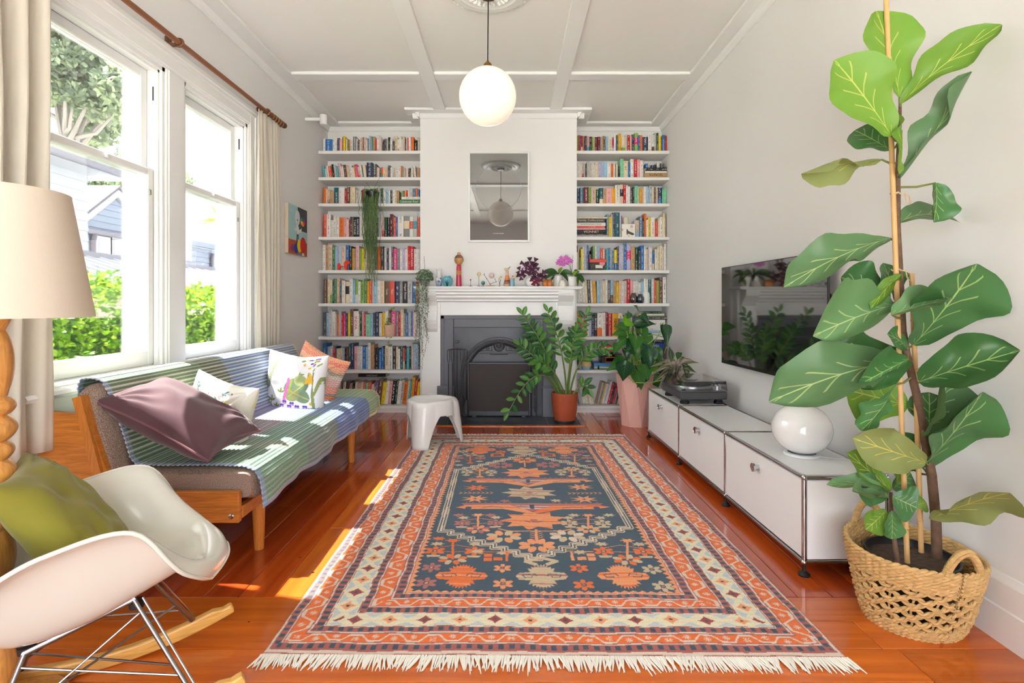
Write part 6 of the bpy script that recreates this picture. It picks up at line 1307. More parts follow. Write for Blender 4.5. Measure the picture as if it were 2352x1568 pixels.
def paintB(u, v, sd):
    C = np.ones(u.shape+(3,))*lc(240, 238, 238); r_ = np.random.default_rng(5+sd)
    def dab(x, y, a, b_, an_, c): ca, sa = math.cos(an_), math.sin(an_); dx, dy = u-x, v-y; C[((dx*ca+dy*sa)/a)**2+((-dx*sa+dy*ca)/b_)**2 < 1] = lc(*c)
    def stem(a, b_, w, c): C[dist_seg(u, v, a, b_) < w] = lc(*c)
    stem((.10, .45), (.28, .88), .006, (130, 140, 96))
    for k in range(14):
        t = k/14; x, y = .10+.18*t, .45+.43*t
        for sg in (-1, 1): dab(x+sg*.05*(1-t*.6), y+.02, .055*(1-t*.6), .010, sg*.5, (134, 146, 100))
    for x, y, s_ in ((.25, .28, .07), (.42, .42, .06), (.2, .12, .07), (.45, .1, .06), (.62, .12, .05), (.35, .2, .05), (.12, .3, .05)):
        for an_ in (.4, 2.7, 1.57): dab(x+.6*s_*math.cos(an_), y+.6*s_*math.sin(an_), s_*.62, s_*.24, an_, (132, 142, 90))
        stem((x, y-.06), (x, y+.02), .005, (120, 124, 84))
    dab(.66, .52, .20, .13, .3, (120, 144, 110)); dab(.74, .42, .16, .10, -.5, (128, 150, 112)); dab(.62, .40, .12, .09, .2, (150, 158, 104)); dab(.72, .62, .10, .08, 0, (170, 180, 120)); stem((.5, .48), (.88, .36), .008, (190, 184, 110)); stem((.56, .38), (.78, .56), .007, (190, 184, 110))
    stem((.49, .34), (.53, .62), .022, (214, 110, 176)); stem((.56, .44), (.58, .62), .018, (162, 168, 90)); dab(.5, .3, .03, .05, 0, (226, 120, 190))
    for an_, dx in ((0, 0), (.3, .02), (-.3, -.02)): dab(.86+dx, .66, .025, .09, an_, (240, 188, 66))
    stem((.94, .1), (.9, .75), .007, (140, 146, 80)); dab(.93, .35, .02, .2, .1, (148, 158, 100)); dab(.97, .55, .018, .14, -.2, (150, 160, 100))
    for x, y in ((.45, .22), (.52, .14), (.58, .22), (.65, .15), (.70, .23), (.76, .17), (.62, .27), (.82, .24), (.5, .28), (.36, .1), (.7, .1), (.56, .06), (.8, .92), (.86, .86), (.9, .94)):
        for dx, dy in ((-.016, .014), (.016, .014)): dab(x+dx, y+dy, .022, .018, .5, (106, 78, 168))
        for dx in (-.018, .018): dab(x+dx, y-.012, .016, .014, 0, (176, 150, 214))
        dab(x, y-.004, .008, .008, 0, (240, 200, 80))
    for x, y in ((.83, .82), (.9, .3), (.74, .86)): dab(x, y, .02, .026, 0, (240, 180, 60))
    for k in range(10): dab(r_.uniform(.6, .95), r_.uniform(.7, .95), .035, .014, r_.uniform(0, 3), (150, 166, 104))
    return C
cushion('botanical_cushion', 'white cushion printed with violets, fern and green leaves leaning on the daybed', (-1.46, 3.55, .565), (.86, -.34, -.05), (-.24, .16, .95), .51, .46, .18, FABW, 150, paintB, .010, 9)
KNIT = mat('knitted_wool', rough=.95, spec=.1, attr='Col', sheen=.2)
def paintC(u, v, sd):
    st = [(0, (196, 100, 104)), (.12, (214, 120, 118)), (.24, (232, 196, 178)), (.30, (232, 126, 60)), (.36, (150, 132, 116)), (.40, (234, 150, 124)), (.52, (224, 170, 160)), (.64, (206, 190, 172)), (.70, (160, 142, 122)), (.76, (226, 160, 124)), (.86, (222, 128, 104)), (.93, (226, 150, 110))]
    C = np.zeros(u.shape+(3,)); w = v+.012*np.sin(u*30)
    for a, c in st: C[w >= a] = lc(*c)
    C[w < 0] = lc(*st[0][1]); k = (np.sin(u*150)*np.sin(v*170+np.where(np.sin(u*75) > 0, 1.5, 0)) > .35)[..., None]
    return np.where(k, np.clip(C*1.0+.22, 0, 1), C*.92)
cushion('knitted_cushion', 'striped coral and orange knitted cushion behind the botanical one on the daybed', (-1.43, 3.83, .575), (.80, -.42, -.28), (-.10, .30, .95), .48, .44, .15, KNIT, 130, paintC, .016, 21)

# ================================================================ curtains and rod
ROD = mat('copper_brown_rod', rgb(150, 96, 66), .4, .35); XRD = XL+.075; ZRD = PZ(290, XRD*F/(655-CX))
cr = thing('curtain_rod', 'copper brown wooden curtain rod on brackets above both windows', 'curtain rod', (XRD, 3.0, ZRD))
yE = XRD*F/(648-CX)
MB().tube([(XRD, 1.2, ZRD), (XRD, yE-.02, ZRD)], .0155, 14).build('pole', ROD, cr)
DKB = mat('dark_walnut_finial', rgb(98, 70, 54), .4)
m = MB(); m.lathe([(0, .09), (.014, .085), (.022, .07), (.024, .055), (.018, .042), (.014, .036), (.02, .03), (.024, .02), (.018, .01), (.0165, 0)], 16, M=Matrix.Translation((XRD, yE-.02, ZRD)) @ Matrix.Rotation(-PI/2, 4, 'X')); m.build('finial', DKB, cr)
for k in range(7):
    yk = yE-.02-.045*k if k < 5 else 0
    if k < 5: MB().tube([(XRD+.024*math.cos(a), yk, ZRD-.006+.024*math.sin(a)) for a in np.linspace(0, 2*PI, 18, endpoint=False)], .0055, 7, closed=True).build('curtain_ring', mat('walnut_ring', rgb(140, 98, 64), .4), cr)
for yb__ in (XRD*F/(412-CX)*1.0, yE-.27, 1.6):
    m = MB(); m.box(XL, XL+.022, yb__-.022, yb__+.022, ZRD-.05, ZRD+.035, .006); m.tube([(XL+.02, yb__, ZRD-.01), (XRD-.018, yb__, ZRD-.014)], [.014, .01], 10)
    m.tube([(XRD+.021*math.cos(a), yb__, ZRD+.021*math.sin(a)) for a in np.linspace(0, 2*PI, 16, endpoint=False)], .008, 8, closed=True); m.build('bracket', mat('bronze_bracket', rgb(120, 84, 60), .4, .4), cr)
def linen_mat(name, c, tr):
    m_ = mat(name, c, .9, spec=.1); n, L, b = nodes(m_); out = n['Material Output']; t = n.new('ShaderNodeBsdfTranslucent'); t.inputs[0].default_value = c; mx = n.new('ShaderNodeMixShader'); mx.inputs[0].default_value = tr; L(b.outputs[0], mx.inputs[1]); L(t.outputs[0], mx.inputs[2]); L(mx.outputs[0], out.inputs[0]); return m_
LIN = linen_mat('ivory_curtain_linen', rgb(244, 238, 226), .42)
def curtain(label, y0, y1, z0, z1, nf, amp, xc, spread=1.0, seed=0, lean=0):
    r_ = random.Random(seed); ph = [r_.uniform(0, 6) for _ in range(4)]
    def f(s_, t_):
        w = .35+.65*min(1, t_*3); a = amp*w; yy = y0+(y1-y0)*(.5+(s_-.5)*(1-(1-spread)*t_))
        return (xc+a*math.sin(s_*nf*2*PI+.5*math.sin(t_*3+ph[0]))+.3*a*math.sin(s_*nf*4.3*PI+ph[1]+t_*2)+lean*t_, yy+.012*math.sin(t_*4+s_*9+ph[2]), z1+(z0-z1)*t_)
    o = MB().grid(f, int(nf*22), 30).build('curtain', LIN, fixn=False); s2 = o.modifiers.new('thickness', 'SOLIDIFY'); s2.thickness = .0025
    return tag(o, label, 'curtain', 'ivory window curtains')
curtain('gathered ivory linen curtain beside the small canvas painting', yE-.43, yE-.05, .50, ZRD-.03, 6, .019, XRD, 1.06, 4, .0)
curtain('broad ivory linen curtain hanging behind the turned wooden floor lamp', 1.42, WD(124, XRD), .52, ZRD-.03, 6.5, .027, XRD+.002, .90, 8, .0)

# ================================================================ floor lamp
LX, LY = -1.375, 1.39
fl = thing('floor_lamp', 'turned honey wood floor lamp with a large ivory linen drum shade', 'floor lamp', (LX, LY, 0))
TW_ = mat('turned_pine', rgb(214, 150, 78), .3, coat=.2); grain(TW_, rgb(218, 154, 82), (8, 8, 1))
pf = [(0, 0), (.155, 0), (.16, .01), (.155, .03), (.12, .042), (.06, .055), (.045, .08)]
def bulge(z0, z1, r0, r1, n_=8): return [(r0+(r1-r0)*math.sin(PI*k/n_)**.8, z0+(z1-z0)*k/n_) for k in range(n_+1)]
z = .08
for dz, r0, r1 in ((.16, .03, .052), (.07, .03, .05), (.07, .03, .05), (.14, .028, .045), (.062, .028, .047), (.062, .028, .047), (.062, .028, .047), (.05, .026, .042)): pf += bulge(z, z+dz, r0, r1)[0 if z == .08 else 1:]; z += dz
for dz, r0, r1 in ((.068, .026, .048), (.052, .027, .045), (.175, .024, .042), (.10, .020, .041)): pf += bulge(z, z+dz, r0, r1, 12)[1:]; z += dz
pf += [(.018, z+.02), (.016, 1.20), (0, 1.20)]
MB().lathe(pf, 32, (LX, LY, 0)).build('turned_stem', TW_, fl)
SHD = linen_mat('ivory_linen_shade', rgb(236, 224, 208), .25); n_, L_, b_ = nodes(SHD); tcs = n_.new('ShaderNodeTexCoord'); nz = n_.new('ShaderNodeTexNoise'); nz.inputs['Scale'].default_value = 300; mp = n_.new('ShaderNodeMapping'); mp.inputs['Scale'].default_value = (1, 1, .12); L_(tcs.outputs['Object'], mp.inputs[0]); L_(mp.outputs[0], nz.inputs['Vector']); bp_ = n_.new('ShaderNodeBump'); bp_.inputs['Strength'].default_value = .12; bp_.inputs['Distance'].default_value = .002; L_(nz.outputs['Fac'], bp_.inputs['Height']); L_(bp_.outputs[0], b_.inputs['Normal'])
zb_ = PZ(729, LY); zt_ = PZ(428, LY-.05); rb_, rt_ = 184*LY/F, 138*LY/F
MB().lathe([(rb_-.004, 0), (rb_, 0), (rb_, .004), (rt_, zt_-zb_-.004), (rt_, zt_-zb_), (rt_-.004, zt_-zb_), (rb_-.005, .004), (rb_-.004, 0)], 72, (LX, LY, zb_)).build('linen_shade', SHD, fl)
m = MB()
for k in range(3): a = 2*PI*k/3; m.tube([(LX, LY, 1.19), (LX+(rt_-.003)*math.cos(a), LY+(rt_-.003)*math.sin(a), zt_-.02)], .002, 6)
m.build('shade_carrier', BRASS, fl)

# ================================================================ rocking chair
FWD = Vector((.85, .53, 0)).normalized(); LAT = Vector((-.53, .85, 0)).normalized()
RCX, RCY = -1.145, 1.45
rk = thing('rocking_chair', 'white moulded shell armchair on chrome wire struts and pale wooden rockers', 'rocking chair', (RCX, RCY, 0), (0, 0, math.atan2(FWD.y, FWD.x)))
def Lr(name, mb, m_, **k): return mb.build(name, m_, rk, local=True, **k)
PIT = math.radians(11.5); MP = Matrix.Rotation(PIT*-1, 4, 'Y')
# centre profile (forward, up) from front lip to back top
vk = [0, .06, .14, .28, .45, .60, .72, .84, 1.0]
pfx = [.385, .372, .325, .21, .05, -.09, -.165, -.215, -.25]; pfz = [.300, .332, .345, .315, .285, .300, .370, .490, .63]
hw = [.115, .205, .272, .300, .305, .305, .30, .285, .235]; lift = [.0, .012, .06, .228, .275, .235, .16, .075, .01]; wrap = [-.055, -.06, -.05, .0, .0, .04, .12, .14, .09]
def smooth_interp(x, xs, ys):
    i = max(0, min(len(xs)-2, int(np.searchsorted(xs, x)-1))); t = (x-xs[i])/(xs[i+1]-xs[i]); m0 = (ys[i+1]-ys[max(i-1, 0)])/(xs[i+1]-xs[max(i-1, 0)]); m1 = (ys[min(i+2, len(xs)-1)]-ys[i])/(xs[min(i+2, len(xs)-1)]-xs[i]); d = xs[i+1]-xs[i]
    return (2*t**3-3*t**2+1)*ys[i]+(t**3-2*t**2+t)*d*m0+(-2*t**3+3*t**2)*ys[i+1]+(t**3-t**2)*d*m1
def shell(s_, t_):
    u = s_*2-1; au = abs(u); I = lambda ys: smooth_interp(t_, vk, ys)
    lf = I(lift); w = I(hw); k = 1/(1+math.exp(-(au-.80)*22))            # steep side turning into a flat rim
    side_z = lf*(1/(1+math.exp(-(au-.66)*10))-1/(1+math.exp(6.6)))/(1/(1+math.exp(-3.4))-1/(1+math.exp(6.6)))
    y = math.copysign(w*(au*(1.10-.10*au) if au < 1 else 1), u)
    x = I(pfx)+I(wrap)*au**2.6; z = I(pfz)+side_z-(.022*au**2.2 if t_ < .16 else 0)*(1-t_/.16 if t_ < .16 else 0)
    return MP @ Vector((x, y, z))
FIB = mat('offwhite_fibreglass', rgb(228, 226, 214), .18, coat=.5, var=(3, .03))
sh = Lr('seat_shell', MB().grid(shell, 64, 60), FIB, fixn=False, sharp=180); s2 = sh.modifiers.new('thickness', 'SOLIDIFY'); s2.thickness = .006; s2.offset = 0
rimp = [shell(0, k/50) for k in range(51)]+[shell(k/50, 1) for k in range(1, 51)]+[shell(1, 1-k/50) for k in range(1, 51)]+[shell(1-k/50, 0) for k in range(1, 50)]
Lr('shell_rim', MB().tube(rimp, .0058, 8, closed=True), FIB, sharp=180)
RW = mat('pale_birch_runner', rgb(232, 178, 96), .35); grain(RW, rgb(234, 182, 100), (1, 8, 8))
RWX = .20
def run(s_): t = (s_-.5)*.70; return Vector((t+.0, 0, t*t/1.9))     # arc touching the floor
def runner(yc):
    n_ = 26; V = []
    for i in range(n_+1):
        p = run(i/n_); tn = (run(min(1, i/n_+.01))-run(max(0, i/n_-.01))).normalized(); nrm = Vector((-tn.z, 0, tn.x)); h__ = .042 if 1 < i < n_-1 else .030
        for a, b__ in ((-.014, 0), (.014, 0), (.014, 1), (-.014, 1)): V.append(p+nrm*(h__*b__ if b__ else 0)+Vector((0, yc+a, 0)))
    f = [(i*4+k, i*4+(k+1) % 4, (i+1)*4+(k+1) % 4, (i+1)*4+k) for i in range(n_) for k in range(4)]+[(0, 1, 2, 3), (n_*4+3, n_*4+2, n_*4+1, n_*4)]
    return MB().add(V, f, 0, False)
for sg in (-1, 1):
    o = Lr('rocker', runner(sg*RWX), RW); bv = o.modifiers.new('soft_edges', 'BEVEL'); bv.width = .006; bv.segments = 2
def onr(t, sg): return Vector((t, sg*RWX, t*t/1.9+.03))
def sp_(x, y, z): return MP @ Vector((x, y, z))
WIRE = mat('zinc_plated_wire', rgb(158, 156, 156), .32, 1.0)
for sg in (-1, 1):
    F1, B1 = onr(.23, sg), onr(-.20, sg); U1, U2 = sp_(.15, sg*.10, .300), sp_(-.08, sg*.10, .276)
    Lr('front_strut', MB().tube([U1, F1], .006, 10), WIRE); Lr('rear_strut', MB().tube([U2, B1], .006, 10), WIRE)
    Lr('front_brace', MB().tube([U1+Vector((.02, 0, 0)), F1+Vector((.0, sg*-.012, .03)), F1], .0032, 8), WIRE)
    Lr('cross_wire', MB().tube([U1.lerp(F1, .12), B1.lerp(U2, .25)], .0032, 8), WIRE); Lr('cross_wire', MB().tube([U2.lerp(B1, .12), F1.lerp(U1, .25)], .0032, 8), WIRE)
    for q in (F1, B1): Lr('strut_foot', MB().lathe([(0, -.012), (.012, -.012), (.013, 0), (.009, .012), (0, .014)], 12, q), WIRE)
for t0, t1 in ((.35, .35),):
    Lr('cross_wire', MB().tube([onr(.23, -1).lerp(sp_(.15, -.10, .300), .35), onr(-.20, 1).lerp(sp_(-.08, .10, .276), .35)], .0032, 8), WIRE); Lr('cross_wire', MB().tube([onr(.23, 1).lerp(sp_(.15, .10, .300), .35), onr(-.20, -1).lerp(sp_(-.08, -.10, .276), .35)], .0032, 8), WIRE)
Lr('seat_yoke', MB().tube([sp_(.15, -.10, .300), sp_(.15, .10, .300), sp_(-.08, .10, .276), sp_(-.08, -.10, .276)], .0075, 10, closed=True), WIRE)
for x_, y_ in ((.15, .08), (.15, -.08), (-.08, .08), (-.08, -.08)): Lr('shock_mount', MB().lathe([(0, -.004), (.018, -.004), (.02, .014), (0, .016)], 14, sp_(x_, y_, .272)), mat('black_rubber', rgb(40, 40, 40), .6))
OLV = mat('olive_velvet', rgb(134, 126, 40), .85, sheen=.2, bump=(50, .05))
def W2(f_, l_, z): return Vector((RCX, RCY, 0))+FWD*f_+LAT*l_+Vector((0, 0, z))
cushion('olive_cushion', 'olive green velvet cushion resting in the white rocking chair', W2(-.07, .015, .535), LAT, FWD*-.80+Vector((0, 0, 1)), .36, .40, .13, OLV, 60, None, .020, 33)

# ================================================================ three-legged stool
STX, STY = PX(990, 4.22), 4.22
STW = mat('white_moulded_plastic', rgb(232, 230, 228), .22, coat=.3)
st = thing('moulded_stool', 'white moulded three-legged stool with arched openings at the rug corner', 'stool', (STX, STY, 0))
leg_a = [math.atan2(FD(1027)-STY, PX(977, FD(1027))-STX)]; leg_a += [leg_a[0]+2*PI/3, leg_a[0]+4*PI/3]
HT = .365
def stool():
    n_, k_ = 96, 26; V = []; f = []
    for j in range(k_+1):
        t = j/k_
        for i in range(n_):
            a = 2*PI*i/n_; d_ = min(abs((a-q+PI) % (2*PI)-PI) for q in leg_a); c = math.cos(d_*3); rtop = .165+.03*max(0, c)
            rbot = .205+.06*max(0, c); zed = (.0108 if abs((a-leg_a[0]+PI) % (2*PI)-PI) < 1 else .001)+.24*min(1, max(0, (d_-.30)/.42))**.55*1.0
            if t < .25: r = rtop*(t/.25)**.9; zz = HT-.020+.020*min(1, (t/.25))**4
            else:
                q = (t-.25)/.75; ang_ = q**.8; zz = HT-(HT-zed)*q**1.25 if q > .0 else HT; r = rtop+.022*math.sin(min(1, q*5)*PI/2)+(rbot-rtop-.022)*q*(.4+.6*((HT-zed)/HT))
            V.append((STX+r*math.cos(a), STY+r*math.sin(a), zz))
    f = [(j*n_+i, j*n_+(i+1) % n_, (j+1)*n_+(i+1) % n_, (j+1)*n_+i) for j in range(k_) for i in range(n_)]
    return MB().add(V, f, 0, True)
o = stool().build('stool_shell', STW, st, fixn=True, sharp=180); s2 = o.modifiers.new('thickness', 'SOLIDIFY'); s2.thickness = .010; s2.offset = -1
# ================================================================ plants
def leaf_mat(name, c, vein=None, rough=.35, nv=7, tr=.18, stripe=None):
    m_ = mat(name, rgb(*c), rough, spec=.4); n, L, b = nodes(m_)
    at = n.new('ShaderNodeAttribute'); at.attribute_name = 'luv'; sp = n.new('ShaderNodeSeparateXYZ'); L(at.outputs['Vector'], sp.inputs[0])
    def mt(op, a, b_=None, c_=None):
        q = n.new('ShaderNodeMath'); q.operation = op
        for i_, v_ in enumerate((a, b_, c_)):
            if v_ is None: continue
            if isinstance(v_, (int, float)): q.inputs[i_].default_value = v_
            else: L(v_, q.inputs[i_])
        return q.outputs[0]
    t, s_ = sp.outputs[0], sp.outputs[1]; a_ = mt('ABSOLUTE', s_)
    oi = n.new('ShaderNodeObjectInfo'); tc = n.new('ShaderNodeTexCoord'); nz = n.new('ShaderNodeTexNoise'); nz.inputs['Scale'].default_value = 4; L(tc.outputs['Object'], nz.inputs['Vector'])
    hs = n.new('ShaderNodeHueSaturation'); hs.inputs['Color'].default_value = rgb(*c); L(mt('MULTIPLY_ADD', oi.outputs['Random'], .36, .8), hs.inputs['Value']); L(mt('MULTIPLY_ADD', nz.outputs['Fac'], .03, .485), hs.inputs['Hue'])
    col = hs.outputs[0]
    if vein is not None:
        mid = mt('LESS_THAN', a_, .022); sd = mt('FRACT', mt('MULTIPLY', mt('SUBTRACT', t, mt('MULTIPLY', mt('POWER', a_, .8), .40)), nv)); sdm = mt('MULTIPLY', mt('LESS_THAN', mt('ABSOLUTE', mt('SUBTRACT', sd, .5)), .055), mt('LESS_THAN', a_, .42)); mk = mt('MAXIMUM', mid, mt('MULTIPLY', sdm, .75))
        mx = n.new('ShaderNodeMix'); mx.data_type = 'RGBA'; mx.inputs['B'].default_value = rgb(*vein); L(mk, mx.inputs['Factor']); L(col, mx.inputs['A']); col = mx.outputs['Result']
    if stripe is not None:
        w = n.new('ShaderNodeTexNoise'); w.inputs['Scale'].default_value = 1; cb_ = n.new('ShaderNodeCombineXYZ'); L(mt('MULTIPLY', s_, 14), cb_.inputs[0]); L(mt('MULTIPLY', t, 1.2), cb_.inputs[1]); L(oi.outputs['Random'], cb_.inputs[2]); L(cb_.outputs[0], w.inputs['Vector'])
        mx = n.new('ShaderNodeMix'); mx.data_type = 'RGBA'; mx.inputs['B'].default_value = rgb(*stripe); L(mt('GREATER_THAN', w.outputs['Fac'], .53), mx.inputs['Factor']); L(col, mx.inputs['A']); col = mx.outputs['Result']
    L(col, b.inputs['Base Color']); tl = n.new('ShaderNodeBsdfTranslucent'); L(col, tl.inputs[0]); ms = n.new('ShaderNodeMixShader'); ms.inputs[0].default_value = tr; L(b.outputs[0], ms.inputs[1]); L(tl.outputs[0], ms.inputs[2]); L(ms.outputs[0], n['Material Output'].inputs[0])
    return m_
def leaf_mesh(name, outline, m_, nl=14, nw=8, arch=.15, cup=.10, wave=.03, twist=0, seed=0, fold=0):
    """unit leaf: length 0..1 along Y, widest 1 across X, faces +Z"""
    r_ = random.Random(seed); p1, p2 = r_.uniform(0, 6), r_.uniform(0, 6); xs = [k/(len(outline)-1) for k in range(len(outline))]; V = []; UV = []
    for j in range(nl+1):
        t = j/nl; hw_ = np.interp(t, xs, outline)/2
        for i in range(nw+1):
            s_ = (i/nw-.5)*2; x = s_*hw_; z = -arch*(t*t)*1.0+cup*(s_*s_)*hw_*2-abs(s_)*fold*hw_+wave*math.sin(t*9+p1+s_)*abs(s_)*(hw_*2)+wave*.6*math.sin(t*17+p2)*s_**2*hw_*2
            an_ = twist*t; V.append((x*math.cos(an_)-z*math.sin(an_)*0, t*(1-.12*arch*t), z+x*math.sin(an_))); UV.append((t, s_, 0))
    me_o = colour_mesh(name, np.array(V), gridfaces(nw, nl), None, m_, uv=np.array(UV)); me = me_o.data; bpy.data.objects.remove(me_o); return me
def place(me, parent, base, tip, width, nrm=None, name='leaf', scale_n=None, label=None):
    base = Vector(base); tip = Vector(tip); y = tip-base; L_ = y.length
    if L_ < 1e-5: return None
    y.normalize(); n_ = Vector(nrm) if nrm is not None else Vector((0, -1, .3)); x = y.cross(n_)
    if x.length < 1e-3: x = y.cross(Vector((1, .2, .1)))
    x.normalize(); z = x.cross(y)
    M_ = Matrix(((x.x*width, y.x*L_, z.x*L_, base.x), (x.y*width, y.y*L_, z.y*L_, base.y), (x.z*width, y.z*L_, z.z*L_, base.z), (0, 0, 0, 1)))
    o = bpy.data.objects.new(name, me); COL.objects.link(o); o.parent = parent
    o.matrix_local = Matrix.Translation(-Vector(parent.location)) @ M_ if parent.type == 'EMPTY' else M_
    return o
FIDDLE = [.06, .26, .36, .43, .48, .54, .62, .71, .80, .88, .94, .98, 1.0, .99, .95, .87, .72, .48, .05]
OVAL = [.05, .35, .62, .82, .95, 1.0, .98, .9, .75, .5, .08]
LANCE = [.05, .45, .75, .95, 1.0, .92, .76, .56, .34, .15, .02]
HEART = [.25, .85, 1.0, .98, .9, .78, .62, .46, .3, .15, .02]
# ---------------------------------------------------------------- fiddle leaf fig
BXc, BYc = 1.425, 1.86
fig = thing('fiddle_leaf_fig', 'tall fiddle leaf fig with large veined leaves tied to bamboo canes', 'potted plant', (BXc, BYc, .02))
GR = dict(l=leaf_mat('fig_leaf_young', (120, 162, 62), (202, 210, 112), .42, 5, .3), d=leaf_mat('fig_leaf_mature', (74, 120, 68), (164, 192, 116), .28, 5, .15), m=leaf_mat('fig_leaf_mid', (106, 144, 96), (182, 202, 136), .35, 5, .2), p=leaf_mat('fig_leaf_pale_underside', (150, 160, 96), (212, 198, 92), .55, 5, .25))
FM = {}
def fig_me(k, v):
    if (k, v) not in FM:
        a = {0: (.10, .10, .05, 0, 0), 1: (.30, .16, .06, 0, .1), 2: (-.12, .14, .07, 0, 0), 3: (.18, .30, .05, .5, .0), 4: (.9, .15, .05, 0, 0), 5: (.2, .1, .07, -.45, .3)}[v]
        FM[k, v] = leaf_mesh('fig_leaf', FIDDLE, GR[k], 18, 10, a[0], a[1], a[2], a[3], v*3+ord(k), a[4])
    return FM[k, v]
D0 = 1.86
FIGL = [ # base px,py, depth; tip px,py, depth; width px; colour; variant; normal
 (2066, 222, 0, 2030, 12, -.02, 128, 'l', 0, (.1, -1, .1)), (2048, 312, -.06, 1930, 128, -.10, 140, 'l', 0, (-.2, -1, .2)), (2068, 238, 0, 2282, 22, .02, 92, 'l', 1, (-.5, -.85, .5)), (2066, 412, 0, 2252, 183, .05, 60, 'm', 2, (-.8, -.3, .6)),
 (2066, 398, -.05, 2096, 255, -.08, 74, 'l', 5, (.5, -1, .0)), (2024, 366, .02, 1834, 378, -.02, 62, 'p', 2, (0, -.5, -1)), (2046, 345, .08, 1965, 292, .16, 86, 'd', 0, (-.3, -1, .4)), (2044, 262, .06, 1966, 250, .12, 46, 'd', 0, (0, -1, .5)),
 (2063, 512, .02, 2186, 432, -.03, 86, 'm', 4, (.0, -.7, .9)), (2150, 420, -.06, 2160, 505, -.10, 92, 'd', 3, (.1, -1, .1)), (2044, 547, 0, 1818, 604, -.06, 96, 'm', 1, (0, -.8, .8)),
 (2052, 700, -.03, 1886, 745, -.14, 100, 'm', 3, (0, -.8, .7)), (2044, 690, .04, 1938, 632, .06, 108, 'd', 0, (-.2, -1, .5)), (2062, 700, .03, 2038, 600, .06, 70, 'd', 0, (.3, -1, .1)), (2070, 630, -.05, 2000, 682, -.1, 36, 'l', 1, (0, -.4, 1)),
 (2098, 792, .03, 2262, 618, .06, 200, 'd', 0, (.1, -1, .15)), (2048, 722, -.10, 2186, 672, -.16, 96, 'm', 3, (0, -.7, .8)), (2112, 876, .0, 2328, 800, -.06, 132, 'd', 3, (.1, -.9, .5)),
 (2078, 826, -.05, 1806, 860, -.18, 140, 'm', 1, (0, -.75, .75)), (2080, 818, .05, 1908, 800, .05, 90, 'd', 0, (0, -.9, .5)), (2084, 826, -.08, 1982, 876, -.16, 70, 'd', 3, (.2, -.8, .6)), (2084, 800, -.02, 2060, 762, -.06, 60, 'd', 1, (.2, -1, .6)),
 (2086, 932, .05, 1946, 892, .10, 130, 'l', 0, (-.1, -1, .3)), (2056, 884, -.05, 2006, 1002, -.08, 52, 'd', 5, (.8, -.7, .1)), (2120, 1000, -.05, 2212, 872, -.10, 92, 'm', 3, (.6, -.8, .3)), (2132, 1000, .02, 2140, 900, .06, 90, 'd', 0, (-.2, -1, .2)),
 (2118, 1072, .05, 2280, 918, .06, 160, 'd', 0, (.2, -1, .1)), (2126, 1062, -.08, 2000, 1020, -.14, 96, 'p', 1, (-.2, -1, .1)), (2138, 1192, -.07, 2302, 1110, -.14, 142, 'p', 2, (.1, -1, .0)), (2100, 1080, .08, 2040, 1000, .12, 90, 'd', 0, (0, -1, .2)),
 (2046, 1126, -.02, 1956, 1040, -.04, 62, 'l', 0, (.2, -1, .3)), (2042, 1128, -.04, 1926, 1086, -.08, 36, 'm', 1, (0, -.6, .9)), (2040, 1134, -.02, 1972, 1118, -.06, 70, 'd', 0, (-.1, -1, .3)), (2042, 1142, -.06, 1950, 1142, -.14, 34, 'm', 2, (0, -.5, 1)),
 (2050, 1140, -.08, 2108, 1166, -.12, 82, 'd', 0, (.1, -1, .2)), (2050, 1122, .02, 2098, 1086, .04, 70, 'd', 0, (.3, -1, .2)), (2036, 1172, -.06, 1994, 1216, -.10, 52, 'l', 0, (-.2, -1, .2)), (2048, 1172, -.08, 2054, 1240, -.10, 56, 'd', 0, (.2, -1, .2)), (2060, 1110, .02, 2066, 1046, .03, 46, 'l', 0, (.3, -1, 0)), (2100, 1160, -.02, 2128, 1154, -.04, 36, 'l', 0, (.2, -1, .4))]
stem_pts = []
for bx, by, bd, tx, ty, td, w, k, v, nr in FIGL:
    w *= 1.1; dt = min(D0+td, 1.565*F/(tx+w*.25-CX)); db = min(D0+bd, dt+.22); place(fig_me(k, v), fig, P(bx, by, db), P(tx, ty, dt), w*dt/F, nr)
BARK = mat('fig_bark', rgb(112, 84, 66), .8, var=(40, .3), bump=(80, .4)); trunk = [P(px, py, D0+d) for px, py, d in ((2152, 1278, -.03), (2150, 1200, -.03), (2140, 1090, -.02), (2120, 985, 0), (2104, 900, .01), (2086, 830, .01), (2074, 760, .01), (2068, 640, .01), (2062, 520, .01), (2062, 400, .01), (2066, 300, .01), (2068, 220, .01))]
MB().tube(trunk, [.016, .0155, .0145, .014, .013, .012, .011, .010, .009, .008, .0065, .004], 12).build('trunk', BARK, fig)
m = MB(); m.tube([P(2062, 1290, D0-.06), P(2048, 1200, D0-.04), P(2046, 1130, D0-.03)], [.008, .007, .005], 8); m.build('side_shoot', BARK, fig)
m = MB()
for bx, by, bd, tx, ty, td, w, k, v, nr in FIGL[:30]:
    b0 = P(bx, by, D0+bd); i_ = min(range(len(trunk)), key=lambda q: (trunk[q]-b0).length); q0 = min((trunk[j]*(1-t)+trunk[j+1]*t for j in range(len(trunk)-1) for t in (0, .25, .5, .75)), key=lambda p_: (p_-b0).length)
    if (q0-b0).length > .004: m.tube([q0, (q0+b0)/2+Vector((0, 0, -.006)), b0], [.0045, .004, .003], 6)
m.build('leaf_stalks', mat('green_stalk', rgb(128, 130, 74), .6), fig)['kind'] = 'stuff'
BAM = mat('bamboo_cane', rgb(212, 168, 110), .5, var=(12, .12))
